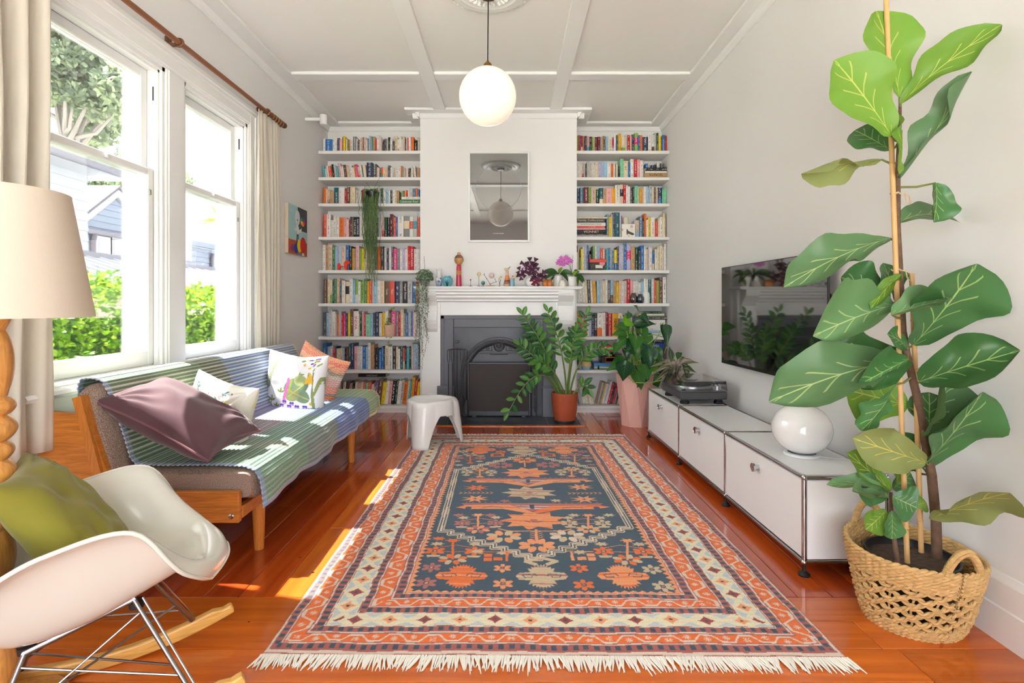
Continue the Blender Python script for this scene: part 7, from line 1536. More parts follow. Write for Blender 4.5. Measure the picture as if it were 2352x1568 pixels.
for pts in ([(2084, 1292, -.05), (2068, 900, -.02), (2053, 480, -.01), (2034, -40, 0)], [(2116, 1268, 0), (2104, 900, .01), (2094, 628, .02)]):
    m = MB(); pp = [P(a, b_, D0+d) for a, b_, d in pts]; m.tube(pp, .0085, 10); full = [pp[i].lerp(pp[i+1], t) for i in range(len(pp)-1) for t in (.2, .6)]
    for q in full: m.tube([q-Vector((0, 0, .004)), q, q+Vector((0, 0, .004))], [.0085, .0102, .0085], 10)
    m.build('bamboo_cane', BAM, fig)
TWN = mat('jute_twine', rgb(206, 180, 140), .9)
for px, py in ((2052, 445), (2054, 620)):
    c = P(px, py, D0-.005); m = MB(); m.tube([c+Vector((.014*math.cos(a)+.006, .014*math.sin(a), .003*math.sin(3*a))) for a in np.linspace(0, 4*PI, 30)], .0022, 5); m.tube([c+Vector((.012, -.012, 0)), c+Vector((.045, -.015, -.01)), c+Vector((.05, -.014, -.04)), c+Vector((.036, -.014, -.03)), c+Vector((.03, -.013, 0))], .002, 5); m.build('twine_tie', TWN, fig)
m = MB(); m.lathe([(.085, .03), (.135, .205), (.143, .21), (.143, .235), (.136, .235), (.134, .21), (.125, .2)], 36, (BXc, BYc, 0), sx=.98); m.build('nursery_pot', mat('black_nursery_pot', rgb(34, 34, 36), .4), fig)
SOIL = mat('potting_soil', rgb(86, 70, 58), .95, var=(60, .5), bump=(90, 1.0)); m = MB(); m.lathe([(.133, .208), (.09, .214), (.04, .211), (0, .216)], 32, (BXc, BYc, 0)); m.build('soil', SOIL, fig)
# ---------------------------------------------------------------- seagrass basket
SEA = mat('woven_seagrass', rgb(208, 170, 112), .75, var=(45, .25), vscale=(1, 1, 2.5))
bk = thing('seagrass_basket', 'woven seagrass basket with open latticed sides and two rope handles', 'basket', (BXc, BYc, 0))
aA = -PI/2; BA_, BB_ = .215, .19
def brim(a, t):                                                # t 0 bottom .. 1 rim
    ra = (.110+(BA_-.110)*t**.55); rb = (.135+(BB_-.135)*t**.55); x = ra*math.cos(a); y = rb*math.sin(a)
    return Vector((BXc+x*math.cos(aA)-y*math.sin(aA), BYc+x*math.sin(aA)+y*math.cos(aA), 0))
BH = .262
def braid(z, t, r=.0062, zig=0, per=0, phs=0, n_=150, k=2):
    m = MB()
    for s_ in range(k):
        pts = []
        for i in range(n_):
            a = 2*PI*i/n_; c = brim(a, t); w = 2*PI*i/n_*26+PI*s_*2/k; out = (c-Vector((BXc, BYc, 0))).normalized()
            zz = z+(zig*math.sin(a*per+phs) if zig else 0)+.012*math.cos(a)**2*t
            pts.append(c+out*(.0040*math.cos(w))+Vector((0, 0, zz+.0050*math.sin(w))))
        m.tube(pts, r, 6, closed=True)
    return m
zs = []
z = .006
for q in range(3): zs.append((z, 0)); z += .0125
for q in range(7): zs.append((z+.006, 1)); z += .0205
for q in range(6): zs.append((z+.003, 0)); z += .0122
for q, (z, op) in enumerate(zs):
    braid(z, min(1, z/BH+.02), .0052 if op else .0066, .0066 if op else .0008, 17, PI*(q % 2), 170).build('woven_row', SEA, bk, fixn=False)
m = MB(); m.lathe([(0, .003), (.12, .003), (.12, .010), (0, .010)], 36, (BXc, BYc, 0), sy=.9); m.build('basket_floor', SEA, bk)
m = MB()
for k in range(17):
    a = 2*PI*(k+.25)/17; pts = [brim(a+.03*math.sin(j*1.3), z/BH)+Vector((0, 0, z))-(brim(a, z/BH)-Vector((BXc, BYc, 0))).normalized()*.006 for j, z in enumerate(np.linspace(.01, BH-.03, 9))]; m.tube(pts, .0036, 5)
m.build('upright_ribs', SEA, bk, fixn=False)
for a0 in (0.05, PI+.05):
    m = MB(); n_ = 24; path = []
    for i in range(n_+1):
        t = i/n_; a = a0+(t-.5)*.62; c = brim(a, 1.0); path.append(c+Vector((0, 0, BH+.004+.072*math.sin(PI*t)**.8)))
    m.tube(path, .0105, 8)
    for i in range(0, 60):
        t = i/59*n_; j = min(int(t), n_-1); c = path[j].lerp(path[j+1], t-j); d = (path[j+1]-path[j]).normalized(); s1 = d.cross(Vector((0, .3, 1))).normalized(); s2 = d.cross(s1)
        m.tube([c+(s1*math.cos(w)+s2*math.sin(w))*.0105+d*.003*w/6.28 for w in np.linspace(0, 2*PI, 8)], .0026, 5, cap=False)
    m.build('rope_handle', SEA, bk, fixn=False)
# ---------------------------------------------------------------- zz plant
ZX, ZY = PX(1297, 4.99), 4.99
zz = thing('zz_plant', 'glossy zamioculcas with arching leafy stems in a terracotta coloured glazed pot', 'potted plant', (ZX, ZY, .006))
TER = mat('terracotta_glaze', rgb(176, 86, 58), .22, coat=.4, var=(9, .12)); u = ZY/F
MB().lathe([(0, 0), (23*u, 0), (24*u, 3*u), (24.5*u, 5*u), (28.5*u, 30*u), (30.5*u, 55*u), (30.5*u, 66*u), (29*u, 67*u), (27.5*u, 64*u), (27*u, 58*u)], 40, (ZX, ZY, .006)).build('glazed_pot', TER, zz)
MB().lathe([(24.6*u, -.001), (24.6*u, 4.5*u), (23*u, 4.6*u)], 40, (ZX, ZY, .0065)).build('pot_foot_band', BLACK, zz); MB().lathe([(27.4*u, 60*u), (0, 61*u)], 28, (ZX, ZY, .006)).build('soil', SOIL, zz)
ZL = leaf_mesh('zz_leaflet', OVAL, leaf_mat('zz_leaf', (92, 142, 66), None, .2, tr=.15), 8, 4, .12, .12, .0); ZL2 = leaf_mesh('zz_leaflet', OVAL, leaf_mat('zz_leaf_dark', (58, 106, 56), None, .18, tr=.12), 8, 4, .2, .12, .0)
STM = mat('zz_stem', rgb(110, 138, 70), .4)
def stem_plant(parent, pts, r0, r1, n_, lw, ll, mes, f0=.35, seed=0, spread=1.0):
    r_ = random.Random(seed); pts = [Vector(p) for p in pts]; C = []
    for i in range(25):
        t = i/24; a, b_, c_ = pts[0], pts[1], pts[2]; C.append(a*(1-t)**2+b_*2*t*(1-t)+c_*t*t)
    MB().tube(C, [r0+(r1-r0)*i/24 for i in range(25)], 8).build('stem', STM, parent)
    for k in range(n_):
        t = f0+(1-f0)*(k+.5)/n_; i = min(23, int(t*24)); p = C[i].lerp(C[i+1], t*24-i); d = (C[i+1]-C[i]).normalized(); s_ = d.cross(Vector((0, -1, .25))).normalized()*(1 if k % 2 else -1)
        dr = (s_*.85+d*.6+Vector((0, r_.uniform(-.35, .25), r_.uniform(-.05, .15)))*spread).normalized(); l_ = ll*(1.05-.45*abs(t-.6))*r_.uniform(.85, 1.1)
        place(mes[r_.randrange(len(mes))], parent, p, p+dr*l_, lw*l_/ll, (r_.uniform(-.4, .4), -1, .5), 'leaflet')
    place(mes[0], parent, C[-1], C[-1]+(C[-1]-C[-3]).normalized()*ll*.9, lw*.8, (0, -1, .4), 'leaflet')
zb = Vector((ZX, ZY, .006+60*u))
for q, (dx, mx_, my_, tx, ty, td, n_, sd) in enumerate(((-14, 1270, 810, 1200, 722, -.10, 20, 1), (-6, 1262, 820, 1212, 760, .05, 14, 2), (-10, 1250, 830, 1194, 792, -.22, 16, 3), (-16, 1240, 800, 1168, 946, -.30, 16, 4), (4, 1296, 790, 1258, 716, -.02, 16, 5), (8, 1312, 800, 1346, 722, -.06, 18, 6), (12, 1330, 790, 1392, 800, -.12, 16, 7), (6, 1310, 810, 1322, 760, -.2, 16, 8), (16, 1340, 870, 1352, 895, -.15, 8, 10), (0, 1270, 830, 1236, 830, -.25, 14, 11))):
    stem_plant(zz, [zb+Vector((dx*u, random.uniform(-.05, .05), 0)), P(mx_, my_, ZY+td*.4), P(tx, ty, ZY+td)], .0098, .0026, n_-2, 11.5*u, 24*u, [ZL, ZL2], .40, sd)
# ---------------------------------------------------------------- philodendron in the faceted pink planter
PXc, PYc = PX(1459, 4.88), 4.88
pk = thing('pink_planter', 'tall faceted blush pink planter on the floor beside the console', 'planter', (PXc, PYc, 0))
m = MB(); n_ = 8; V = []; hgt = PZ(858, PYc); rB, rT = .135, .178
for z_, r_, off in ((0, rB, .2), (hgt, rT, .2+PI/8), (hgt, rT-.012, .2+PI/8), (hgt-.05, rT-.016, .2+PI/8)):
    for k in range(n_): a = 2*PI*k/n_+off; V.append((PXc+r_*math.cos(a), PYc+r_*math.sin(a), z_))
f = [(k, (k+1) % n_, n_+k) for k in range(n_)]+[(n_+k, (k+1) % n_, n_+(k+1) % n_) for k in range(n_)]
for s_ in (1, 2): f += [(s_*n_+k, s_*n_+(k+1) % n_, (s_+1)*n_+(k+1) % n_, (s_+1)*n_+k) for k in range(n_)]
f.append(tuple(range(n_))[::-1]); m.add(V, f); m.build('faceted_body', mat('blush_pink_concrete', rgb(222, 172, 160), .6), pk); MB().lathe([(rT-.014, hgt-.05), (0, hgt-.045)], 8, (PXc, PYc, 0)).build('soil', SOIL, pk)
ph_ = thing('philodendron', 'trailing green philodendron with arrow-shaped leaves growing from the pink planter', 'potted plant', (PXc, PYc, hgt-.045))
PL = leaf_mesh('philodendron_leaf', HEART, leaf_mat('philodendron_leaf', (62, 118, 48), (110, 156, 84), .25, 6, .2), 12, 6, .25, .12, .03, 0, 4); PL2 = leaf_mesh('philodendron_leaf', HEART, leaf_mat('philodendron_leaf_dark', (34, 78, 46), (84, 126, 84), .22, 6, .15), 12, 6, .35, .16, .03, 0, 6); PL3 = leaf_mesh('philodendron_leaf', HEART, leaf_mat('philodendron_leaf_young', (112, 170, 40), None, .25, 6, .35), 10, 6, .2, .2, .03)
PB = [(1452, 760, 1415, 762, 30, 0), (1455, 745, 1500, 738, 26, 1), (1448, 735, 1432, 745, 26, 2), (1458, 770, 1462, 800, 30, 0), (1440, 775, 1416, 792, 26, 0), (1478, 770, 1498, 795, 28, 0), (1500, 780, 1538, 745, 0, 1), (1524, 745, 1536, 785, 24, 1), (1470, 790, 1462, 826, 30, 0), (1490, 800, 1494, 840, 34, 1), (1500, 800, 1520, 835, 28, 0), (1440, 830, 1402, 842, 34, 0), (1438, 828, 1430, 872, 36, 1), (1460, 826, 1446, 856, 36, 0), (1478, 836, 1490, 866, 34, 0), (1462, 850, 1476, 890, 32, 0), (1500, 862, 1512, 886, 30, 0), (1498, 838, 1508, 852, 24, 2),
      (1380, 790, 1368, 830, 0, 1), (1446, 730, 1444, 716, 14, 0), (1472, 722, 1488, 738, 16, 1), (1464, 712, 1462, 700, 10, 0), (1420, 790, 1412, 806, 18, 0), (1510, 830, 1524, 858, 28, 1), (1484, 815, 1478, 838, 26, 1), (1446, 800, 1440, 822, 26, 1), (1470, 755, 1486, 772, 26, 0), (1456, 785, 1442, 800, 26, 1), (1480, 860, 1470, 880, 24, 1), (1436, 752, 1420, 748, 22, 0)]
m = MB(); rr_ = random.Random(5)
for q, (bx, by, tx, ty, w, k) in enumerate(PB):
    if w == 0: continue
    d = PYc+rr_.uniform(-.22, .08); b0 = P(bx, by, d); t0 = P(tx, ty, d-rr_.uniform(0, .1)); place((PL, PL2, PL3)[k], ph_, b0, t0+(t0-b0)*.15, w*1.2*d/F, (rr_.uniform(-.3, .3), -1, rr_.uniform(.2, .7)))
    root = Vector((PXc+rr_.uniform(-.08, .08), PYc+rr_.uniform(-.06, .06), hgt-.045)); m.tube([root, (root+b0)/2+Vector((0, 0, .06 if b0.z > root.z else .10)), b0], [.005, .004, .0028], 6)
m.build('leaf_stalks', mat('pale_green_stalk', rgb(150, 168, 84), .5), ph_)['kind'] = 'stuff'
m = MB(); m.tube([P(1440, 862, 4.68), P(1455, 878, 4.66), P(1490, 880, 4.66), P(1530, 870, 4.7)], .005, 7); m.tube([P(1470, 775, 4.8), P(1500, 768, 4.75), P(1528, 775, 4.74), P(1532, 800, 4.75)], .004, 7); m.tube([P(1488, 790, 4.7), P(1520, 765, 4.72), P(1536, 770, 4.74), P(1526, 812, 4.78)], .0035, 7); m.build('trailing_vines', mat('pale_green_stalk'), ph_)
# ---------------------------------------------------------------- variegated stromanthe on the console behind the turntable
q0 = CONM @ Vector((.165, 2.13, ZT)); sr = thing('variegated_plant', 'pink and cream striped stromanthe in a blush pot behind the record player', 'potted plant', q0)
MB().lathe([(0, 0), (.045, 0), (.05, .01), (.078, .115), (.08, .13), (.074, .13), (.07, .115)], 30, q0).build('blush_pot', mat('blush_ceramic', rgb(228, 182, 164), .5), sr); MB().lathe([(.071, .112), (0, .116)], 20, q0).build('soil', SOIL, sr)
SL = leaf_mesh('striped_leaf', LANCE, leaf_mat('striped_leaf', (70, 96, 62), None, .35, stripe=(236, 214, 196), tr=.2), 14, 6, .35, .25, .03); SL2 = leaf_mesh('striped_leaf', LANCE, leaf_mat('striped_leaf_dark', (48, 82, 52), None, .35, stripe=(150, 170, 130), tr=.15), 14, 6, .2, .3, .03); SL3 = leaf_mesh('striped_leaf', OVAL, leaf_mat('stromanthe_green', (58, 116, 46), None, .3, tr=.2), 10, 4, .15, .2, .02)
m = MB(); rr_ = random.Random(8); top = q0+Vector((0, 0, .115))
for bx, by, tx, ty, w, k, dd in ((1545, 842, 1500, 848, 13, 0, -.12), (1545, 838, 1496, 832, 12, 0, .0), (1550, 846, 1506, 868, 14, 0, -.15), (1552, 850, 1520, 880, 13, 0, -.18), (1542, 832, 1538, 792, 13, 1, .05), (1560, 838, 1606, 824, 12, 0, -.05), (1560, 834, 1576, 812, 10, 0, .08), (1568, 848, 1600, 852, 12, 1, -.1), (1556, 826, 1562, 806, 13, 2, .1), (1566, 836, 1578, 862, 14, 2, .02), (1550, 840, 1546, 872, 12, 0, -.2), (1556, 842, 1552, 866, 11, 1, -.2), (1548, 846, 1532, 868, 12, 0, -.2), (1558, 836, 1590, 834, 12, 0, .05), (1552, 830, 1530, 826, 11, 0, .1), (1572, 846, 1582, 870, 10, 0, -.12)):
    b0 = P(bx, by, q0.y+dd*.3); place((SL, SL2, SL3)[k], sr, b0, P(tx, ty, q0.y+dd), w*q0.y/F*1.1, (rr_.uniform(-.3, .3), -.8, .8)); m.tube([top+Vector((rr_.uniform(-.03, .03), rr_.uniform(-.03, .03), 0)), (top+b0)/2+Vector((0, 0, .012)), b0], [.003, .0025, .002], 6)
m.build('leaf_stalks', mat('pink_stalk', rgb(176, 104, 94), .5), sr)['kind'] = 'stuff'
# ---------------------------------------------------------------- plants on the mantel
ox = thing('oxalis_plant', 'purple oxalis with folded triangular leaflets in a round white bowl on mantel', 'potted plant', (PX(1223.5, 5.16), 5.16, ZM)); u = 5.16/F; oc = Vector((PX(1223.5, 5.16), 5.16, ZM))
MB().lathe([(0, 0), (9*u, 0), (14*u, 4*u), (17*u, 11*u), (15.5*u, 17*u), (11*u, 21.5*u), (10*u, 21.5*u), (14*u, 16*u), (14.5*u, 11*u), (0, 14*u)], 32, oc).build('white_bowl', CERW, ox)
TRI = [.04, .2, .36, .52, .68, .84, 1.0, .96]; OL = leaf_mesh('oxalis_leaflet', TRI, leaf_mat('oxalis_leaf', (84, 40, 66), None, .5, tr=.15), 7, 4, .1, .0, .02, 0, 0, .35); OL2 = leaf_mesh('oxalis_leaflet', TRI, leaf_mat('oxalis_leaf_red', (128, 30, 50), None, .5, tr=.25), 7, 4, .1, .0, .02, 0, 0, .35); m = MB(); rr_ = random.Random(3)
for px, py, s_, dd, k in ((1205, 606, 10, 0, 0), (1217, 601, 10, .02, 0), (1228, 602, 10, .0, 0), (1211, 612, 10, -.04, 0), (1222, 610, 10, -.03, 0), (1194, 621, 9, -.02, 0), (1200, 629, 9, -.05, 0), (1206, 624, 9, -.06, 0), (1229, 614, 10, -.05, 0), (1225, 620, 9, -.07, 0), (1225, 629, 10, -.08, 0), (1232, 632, 10, -.07, 0), (1230, 641, 10, -.09, 0), (1226, 646, 9, -.1, 1), (1234, 648, 9, -.1, 1), (1244, 630, 10, -.05, 0), (1250, 629, 9, -.04, 0), (1246, 637, 9, -.06, 0), (1210, 618, 9, -.08, 0), (1196, 634, 9, -.08, 0), (1220, 624, 8, -.02, 0)):
    c = P(px, py, 5.16+dd); 
    for a in (rr_.uniform(0, 2), None, None):
        a0 = a if a is not None else a0+2.1
        dv = Vector((math.cos(a0), rr_.uniform(-.5, .2), math.sin(a0)*.8)).normalized(); place(OL2 if k else OL, ox, c, c+dv*s_*u*1.05, s_*u*1.15, (rr_.uniform(-.5, .5), -1, .5), 'leaflet'); a = None; 
    m.tube([oc+Vector((0, 0, 16*u)), (oc+c)/2+Vector((0, 0, 18*u)), c], .0012, 5)
m.build('thin_stalks', mat('pinkish_stalk', rgb(190, 150, 140), .5), ox)['kind'] = 'stuff'
m = MB()
for px, py in ((1201, 612), (1204, 618), (1206, 615), (1213, 620)):
    for k in range(5): a = 2*PI*k/5; m.sphere(P(px, py, 5.09)+Vector((.007*math.cos(a), 0, .007*math.sin(a))), .0055, 6, 4, (1, .5, 1))
m.build('pale_flowers', mat('lilac_petals', rgb(226, 200, 230), .6), ox)
# moth orchids
OLF = leaf_mesh('orchid_leaf', OVAL, leaf_mat('orchid_leaf', (62, 106, 56), None, .25, tr=.1), 12, 6, .35, .18, .0); OLY = leaf_mesh('orchid_leaf', OVAL, leaf_mat('orchid_leaf_young', (140, 172, 56), None, .25, tr=.3), 10, 6, .1, .25, .0)
def pot_plant(name, label, px, Y, prof, leaves, mpot):
    c = Vector((PX(px, Y), Y, ZM)); u = Y/F; t_ = thing(name, label, 'potted plant', c); MB().lathe([(r*u, z_*u) for r, z_ in prof], 32, c).build('pot', mpot, t_); tz_ = max(z_ for r, z_ in prof)-2
    MB().lathe([(prof[-1][0]*u*.98, tz_*u), (0, (tz_+1)*u)], 20, c).build('bark_mix', mat('orchid_bark', rgb(120, 84, 62), .9, bump=(70, 1)), t_)
    for bx, by, tx, ty, w, k, dd, nr in leaves: place((OLF, OLY)[k], t_, P(bx, by, Y), P(tx, ty, Y+dd), w*u, nr)
    return t_, c, u
pot_plant('orchid_foliage_plant', 'leafy orchid without flowers in a white cylinder pot on mantel', 1281.5, 5.2, [(0, 0), (9.5, 0), (10.5, 2), (10.6, 25), (10.2, 25.4), (9.6, 25)], [(1283, 630, 1250, 618, 17, 0, -.1, (0, -.8, .7)), (1284, 630, 1258, 626, 12, 0, -.16, (0, -.6, .8)), (1286, 629, 1312, 622, 17, 0, -.1, (0, -.8, .7)), (1286, 630, 1304, 634, 10, 0, -.14, (0, -.5, 1)), (1284, 628, 1291, 614, 8, 1, -.05, (-.5, -1, .3)), (1276, 632, 1264, 644, 5, 0, -.1, (0, -1, .5))], CERW)
t_, c, u = pot_plant('pink_orchid', 'moth orchid with a spray of magenta blooms in a white tapered pot on mantel', 1314, 5.13, [(0, 0), (8.4, 0), (9, 1), (12.2, 22.4), (11.8, 22.6), (11.2, 21)], [(1318, 634, 1342, 636, 13, 0, -.12, (.2, -.7, .8)), (1318, 632, 1330, 616, 12, 0, .05, (.2, -.8, .6)), (1319, 636, 1340, 642, 9, 0, -.08, (.5, -.8, .2)), (1316, 632, 1326, 622, 8, 1, -.06, (0, -1, .4)), (1325, 640, 1327, 655, 6, 1, -.1, (0, -1, .1)), (1322, 630, 1342, 632, 10, 0, .02, (0, -.4, 1))], CERW)
m = MB(); m.tube([P(1314, 636, 5.12), P(1311, 618, 5.11), P(1306, 606, 5.09), P(1296, 600, 5.07), P(1284, 601, 5.06)], .0022, 6); m.tube([P(1310, 634, 5.13), P(1309, 616, 5.13)], .002, 6); m.build('flower_spike', mat('brown_green_spike', rgb(96, 92, 60), .5), t_)
for a, b_ in (((1316, 636), (1304, 585)), ((1313, 634), (1316, 586))): MB().tube([P(*a, 5.13), P(*b_, 5.12)], .0016, 5).build('support_stick', mat('dark_green_stick', rgb(70, 84, 70), .5), t_)
MAG = mat('magenta_petals', rgb(206, 108, 190), .55); MAGD = mat('dark_magenta_lip', rgb(150, 24, 96), .5)
for px, py, dd in ((1289, 592, 0), (1284, 599, -.01), (1281, 604, -.02), (1290, 600, -.03), (1296, 596, -.02), (1297, 604, -.03), (1304, 593, -.01), (1306, 600, -.03), (1309, 597, -.01), (1302, 604, -.03), (1294, 607, -.03), (1312, 600, -.02), (1288, 606, -.02), (1300, 590, .01)):
    cc = P(px, py, 5.08+dd); fm = MB()
    for k in range(5): a = 2*PI*k/5+PI/2; fm.sphere((0, 0, 0), 1, 7, 4, (.0125, .002, .0085), M=Matrix.Translation(cc+Vector((.011*math.cos(a), -.001*k, .011*math.sin(a)))) @ Matrix.Rotation(-a, 4, 'Y'))
    fo = fm.build('orchid_bloom', MAG, t_); MB().sphere(cc+Vector((0, -.005, -.003)), .0042, 7, 5).build('bloom_lip', MAGD, fo)
# string of hearts at the mantel end
shx = P(976, 646, 5.11); sh_ = thing('string_of_hearts', 'trailing string of hearts spilling over the mantel end in a small pot', 'potted plant', (shx.x, shx.y, ZM))
MB().lathe([(0, 0), (.035, 0), (.05, .05), (.052, .055), (.046, .055)], 24, (shx.x, shx.y, ZM)).build('small_pot', mat('grey_stone_pot', rgb(150, 150, 146), .6), sh_)
HL = [(0, .0), (.35, -.35), (.5, .1), (.3, .5), (0, 1), (-.3, .5), (-.5, .1), (-.35, -.35)]; V = []; Fh = []; CH_ = []; rr_ = random.Random(12)
def heart(c, s_, shade):
    d = Vector((rr_.uniform(-1, 1), rr_.uniform(-1, .2), rr_.uniform(-1, .4))).normalized(); n_ = Vector((rr_.uniform(-.5, .5), -1, rr_.uniform(-.2, .9))); x = d.cross(n_).normalized(); o = len(V)
    for a, b_ in HL: V.append(c+x*a*s_+d*b_*s_)
    Fh.append((o, o+1, o+2, o+3)); Fh.append((o, o+3, o+4, o+5)); Fh.append((o, o+5, o+6, o+7)); CH_.extend([shade]*3)
for k in range(520):
    a, b_ = rr_.uniform(0, 2*PI), rr_.random()**.5; heart(shx+Vector((.082*b_*math.cos(a), .07*b_*math.sin(a)-.02, .04+rr_.uniform(-.065, .085)*(1.15-b_*.75))), rr_.uniform(.014, .021), rr_.randrange(2))
m = MB()
for k in range(15):
    x0 = shx.x+rr_.uniform(-.075, .045); ln_ = rr_.choice((.35, .5, .6, .75, .45)); yf = YM-.022-rr_.uniform(0, .03); pts = [Vector((shx.x+(x0-shx.x)*.5, shx.y-.02, ZM+.06)), Vector((x0, yf+.01, ZM+.02)), Vector((x0, yf, ZM-.05))]
    for j in range(8): pts.append(Vector((x0+.010*math.sin(j*1.1+k), yf+.006*math.cos(j+k), ZM-.05-ln_*(j+1)/8)))
    m.tube(pts, .0009, 4, cap=False); nl = int(ln_*70)
    for j in range(nl):
        t = j/nl*(len(pts)-2)+1; i = min(int(t), len(pts)-2); heart(pts[i].lerp(pts[i+1], t-i)+Vector((rr_.uniform(-.012, .012), rr_.uniform(-.01, .004), 0)), rr_.uniform(.009, .015)*(1.1-.4*j/nl), rr_.randrange(2))
m.build('trailing_threads', mat('purple_brown_thread', rgb(110, 96, 90), .6), sh_, fixn=False)['kind'] = 'stuff'
mm = MB(); mm.v = [tuple(p) for p in V]; mm.f = [list(q) for q in Fh]; mm.m = CH_; mm.s = [False]*len(Fh)
o = mm.build('heart_leaves', [mat('heart_leaf_green', rgb(86, 112, 78), .5), mat('heart_leaf_silver', rgb(142, 160, 136), .5)], sh_, fixn=False); o['kind'] = 'stuff'
MB().tube([P(977, 645, 5.11), P(974, 588, 5.12)], .002, 5).build('support_stick', IRONB, sh_)
# rhipsalis hanging from the third shelf
rh = P(855, 452, 5.415); rp_ = thing('mistletoe_cactus', 'long hanging green mistletoe cactus in a black pot on the third shelf', 'potted plant', (rh.x, 5.415, on_shelf(2)))
MB().lathe([(0, 0), (.05, 0), (.052, .004), (.07, .10), (.073, .115), (.068, .115), (.064, .10)], 28, (rh.x, 5.415, on_shelf(2))).build('black_pot', mat('satin_black_pot', rgb(36, 36, 40), .35), rp_)
m = MB(); zs0 = on_shelf(2)+.115
for k in range(150):
    a = rr_.uniform(0, 2*PI); ln_ = rr_.uniform(.2, 1.0)*rr_.uniform(.5, 1.0); xo = rr_.gauss(0, .045); yf = YS-.02-rr_.uniform(0, .05)
    p0 = Vector((rh.x+.05*math.cos(a), 5.415+.04*math.sin(a), zs0-.01)); p1 = Vector((rh.x+xo*.9, (5.44+yf)/2, zs0+rr_.uniform(.0, .035))); p2 = Vector((rh.x+xo, yf, zs0-.10)); pts = [p0, p1, p2]
    n_ = 6
    for j in range(n_): pts.append(Vector((rh.x+xo*(1-.1*j/n_)+.012*math.sin(j*1.7+k), yf+.010*math.sin(j+k*2), zs0-.10-ln_*(j+1)/n_)))
    m.tube(pts, rr_.uniform(.0016, .0028), 5, cap=False, mi=k % 3)
for dx, dz, sx_ in ((.16, -.12, 1), (.2, -.06, 1), (-.12, -.16, -1), (.09, .14, 1), (-.05, .09, -1)):
    m.tube([(rh.x, 5.42, zs0), (rh.x+dx*.5, 5.37, zs0+.06), (rh.x+dx, 5.36, zs0+dz)], .0016, 5, cap=False)
m.build('hanging_stems', [mat('cactus_green', rgb(92, 122, 72), .5), mat('cactus_green_light', rgb(126, 150, 92), .5), mat('cactus_green_dark', rgb(64, 92, 56), .5)], rp_, fixn=False)['kind'] = 'stuff'
# ivy in the small pink pot on the seventh shelf
iv = Vector((PX(895, 5.425), 5.425, on_shelf(6))); ip = thing('ivy_plant', 'small variegated ivy in a blush pot with a line motif on the seventh shelf', 'potted plant', iv); u = 5.425/F
MB().lathe([(0, 0), (11*u, 0), (11.6*u, 1*u), (12*u, 4*u), (11.6*u, 4.4*u), (12.6*u, 26*u), (12*u, 26.6*u), (11.4*u, 24*u), (0, 22*u)], 32, iv).build('blush_pot', mat('blush_clay', rgb(222, 180, 158), .6), ip)
MB().tube([iv+Vector((.005, -12.5*u, 12*u)), iv+Vector((.014, -12.4*u, 17*u))], .0008, 4).build('line_motif', BLACK, ip)
IL = leaf_mesh('ivy_leaf', [.5, 1.0, .8, .9, .6, .45, .3, .05], leaf_mat('ivy_leaf', (150, 172, 66), (230, 230, 190), .4, 3, .2), 7, 4, .1, .05, .03); m = MB()
for px, py in ((884, 745), (887, 738), (890, 732), (893, 728), (889, 748), (885, 752), (888, 741), (896, 741), (899, 742), (886, 762), (898, 708), (903, 706), (897, 773), (886, 774), (895, 786)):
    c = P(px, py, 5.39); a = rr_.uniform(0, 6); place(IL, ip, c, c+Vector((math.cos(a)*.02, -.008, math.sin(a)*.018)), .026, (rr_.uniform(-.4, .4), -1, .4)); m.tube([iv+Vector((rr_.uniform(-.03, .0), -.02, 24*u)), (iv+c)/2+Vector((0, -.02, 22*u)), c], .001, 4, cap=False)
m.build('ivy_stems', mat('green_stalk'), ip, fixn=False)['kind'] = 'stuff'
# ================================================================ outdoors
g = MB().box(-40, 30, -20, 60, -.62, -.55).build('garden_ground', mat('pale_paving', rgb(186, 186, 178), .8, var=(.8, .12))); g['kind'] = 'structure'
rr_ = random.Random(77)
def leaf_cloud(name, n_, fn, size, mats_, seed=1):
    """many small folded leaves as one mesh"""
    r_ = np.random.default_rng(seed); P0 = fn(r_, n_); d = r_.normal(size=(n_, 3)); d /= np.linalg.norm(d, axis=1)[:, None]; e_ = np.cross(d, r_.normal(size=(n_, 3))); e_ /= np.linalg.norm(e_, axis=1)[:, None]; s_ = r_.uniform(.7, 1.3, n_)[:, None]*size
    nrm = np.cross(d, e_); V = np.stack([P0, P0+d*s_*.5+e_*s_*.28+nrm*s_*.06, P0+d*s_, P0+d*s_*.5-e_*s_*.28+nrm*s_*.06], 1).reshape(-1, 3); b = np.arange(n_)*4
    Fq = np.stack([b, b+1, b+2, b+3], 1)
    me = bpy.data.meshes.new(name); me.vertices.add(len(V)); me.vertices.foreach_set('co', V.astype(np.float32).ravel()); me.loops.add(Fq.size); me.loops.foreach_set('vertex_index', Fq.ravel().astype(np.int32)); me.polygons.add(n_); me.polygons.foreach_set('loop_start', np.arange(0, Fq.size, 4, dtype=np.int32)); me.update(calc_edges=True)
    for m_ in mats_: me.materials.append(m_)
    me.polygons.foreach_set('material_index', r_.integers(0, len(mats_), n_).astype(np.int32)); me.update(); return me
def outleaf(name, c, tr=.45):
    m_ = mat(name, rgb(*c), .45, spec=.3); n, L, b = nodes(m_); t = n.new('ShaderNodeBsdfTranslucent'); t.inputs[0].default_value = rgb(min(255, c[0]+25), min(255, c[1]+25), c[2]); mx = n.new('ShaderNodeMixShader'); mx.inputs[0].default_value = tr; L(b.outputs[0], mx.inputs[1]); L(t.outputs[0], mx.inputs[2]); L(mx.outputs[0], n['Material Output'].inputs[0]); return m_
HM = [outleaf('hedge_leaf_a', (104, 142, 44)), outleaf('hedge_leaf_b', (134, 166, 58)), outleaf('hedge_leaf_c', (76, 116, 40))]
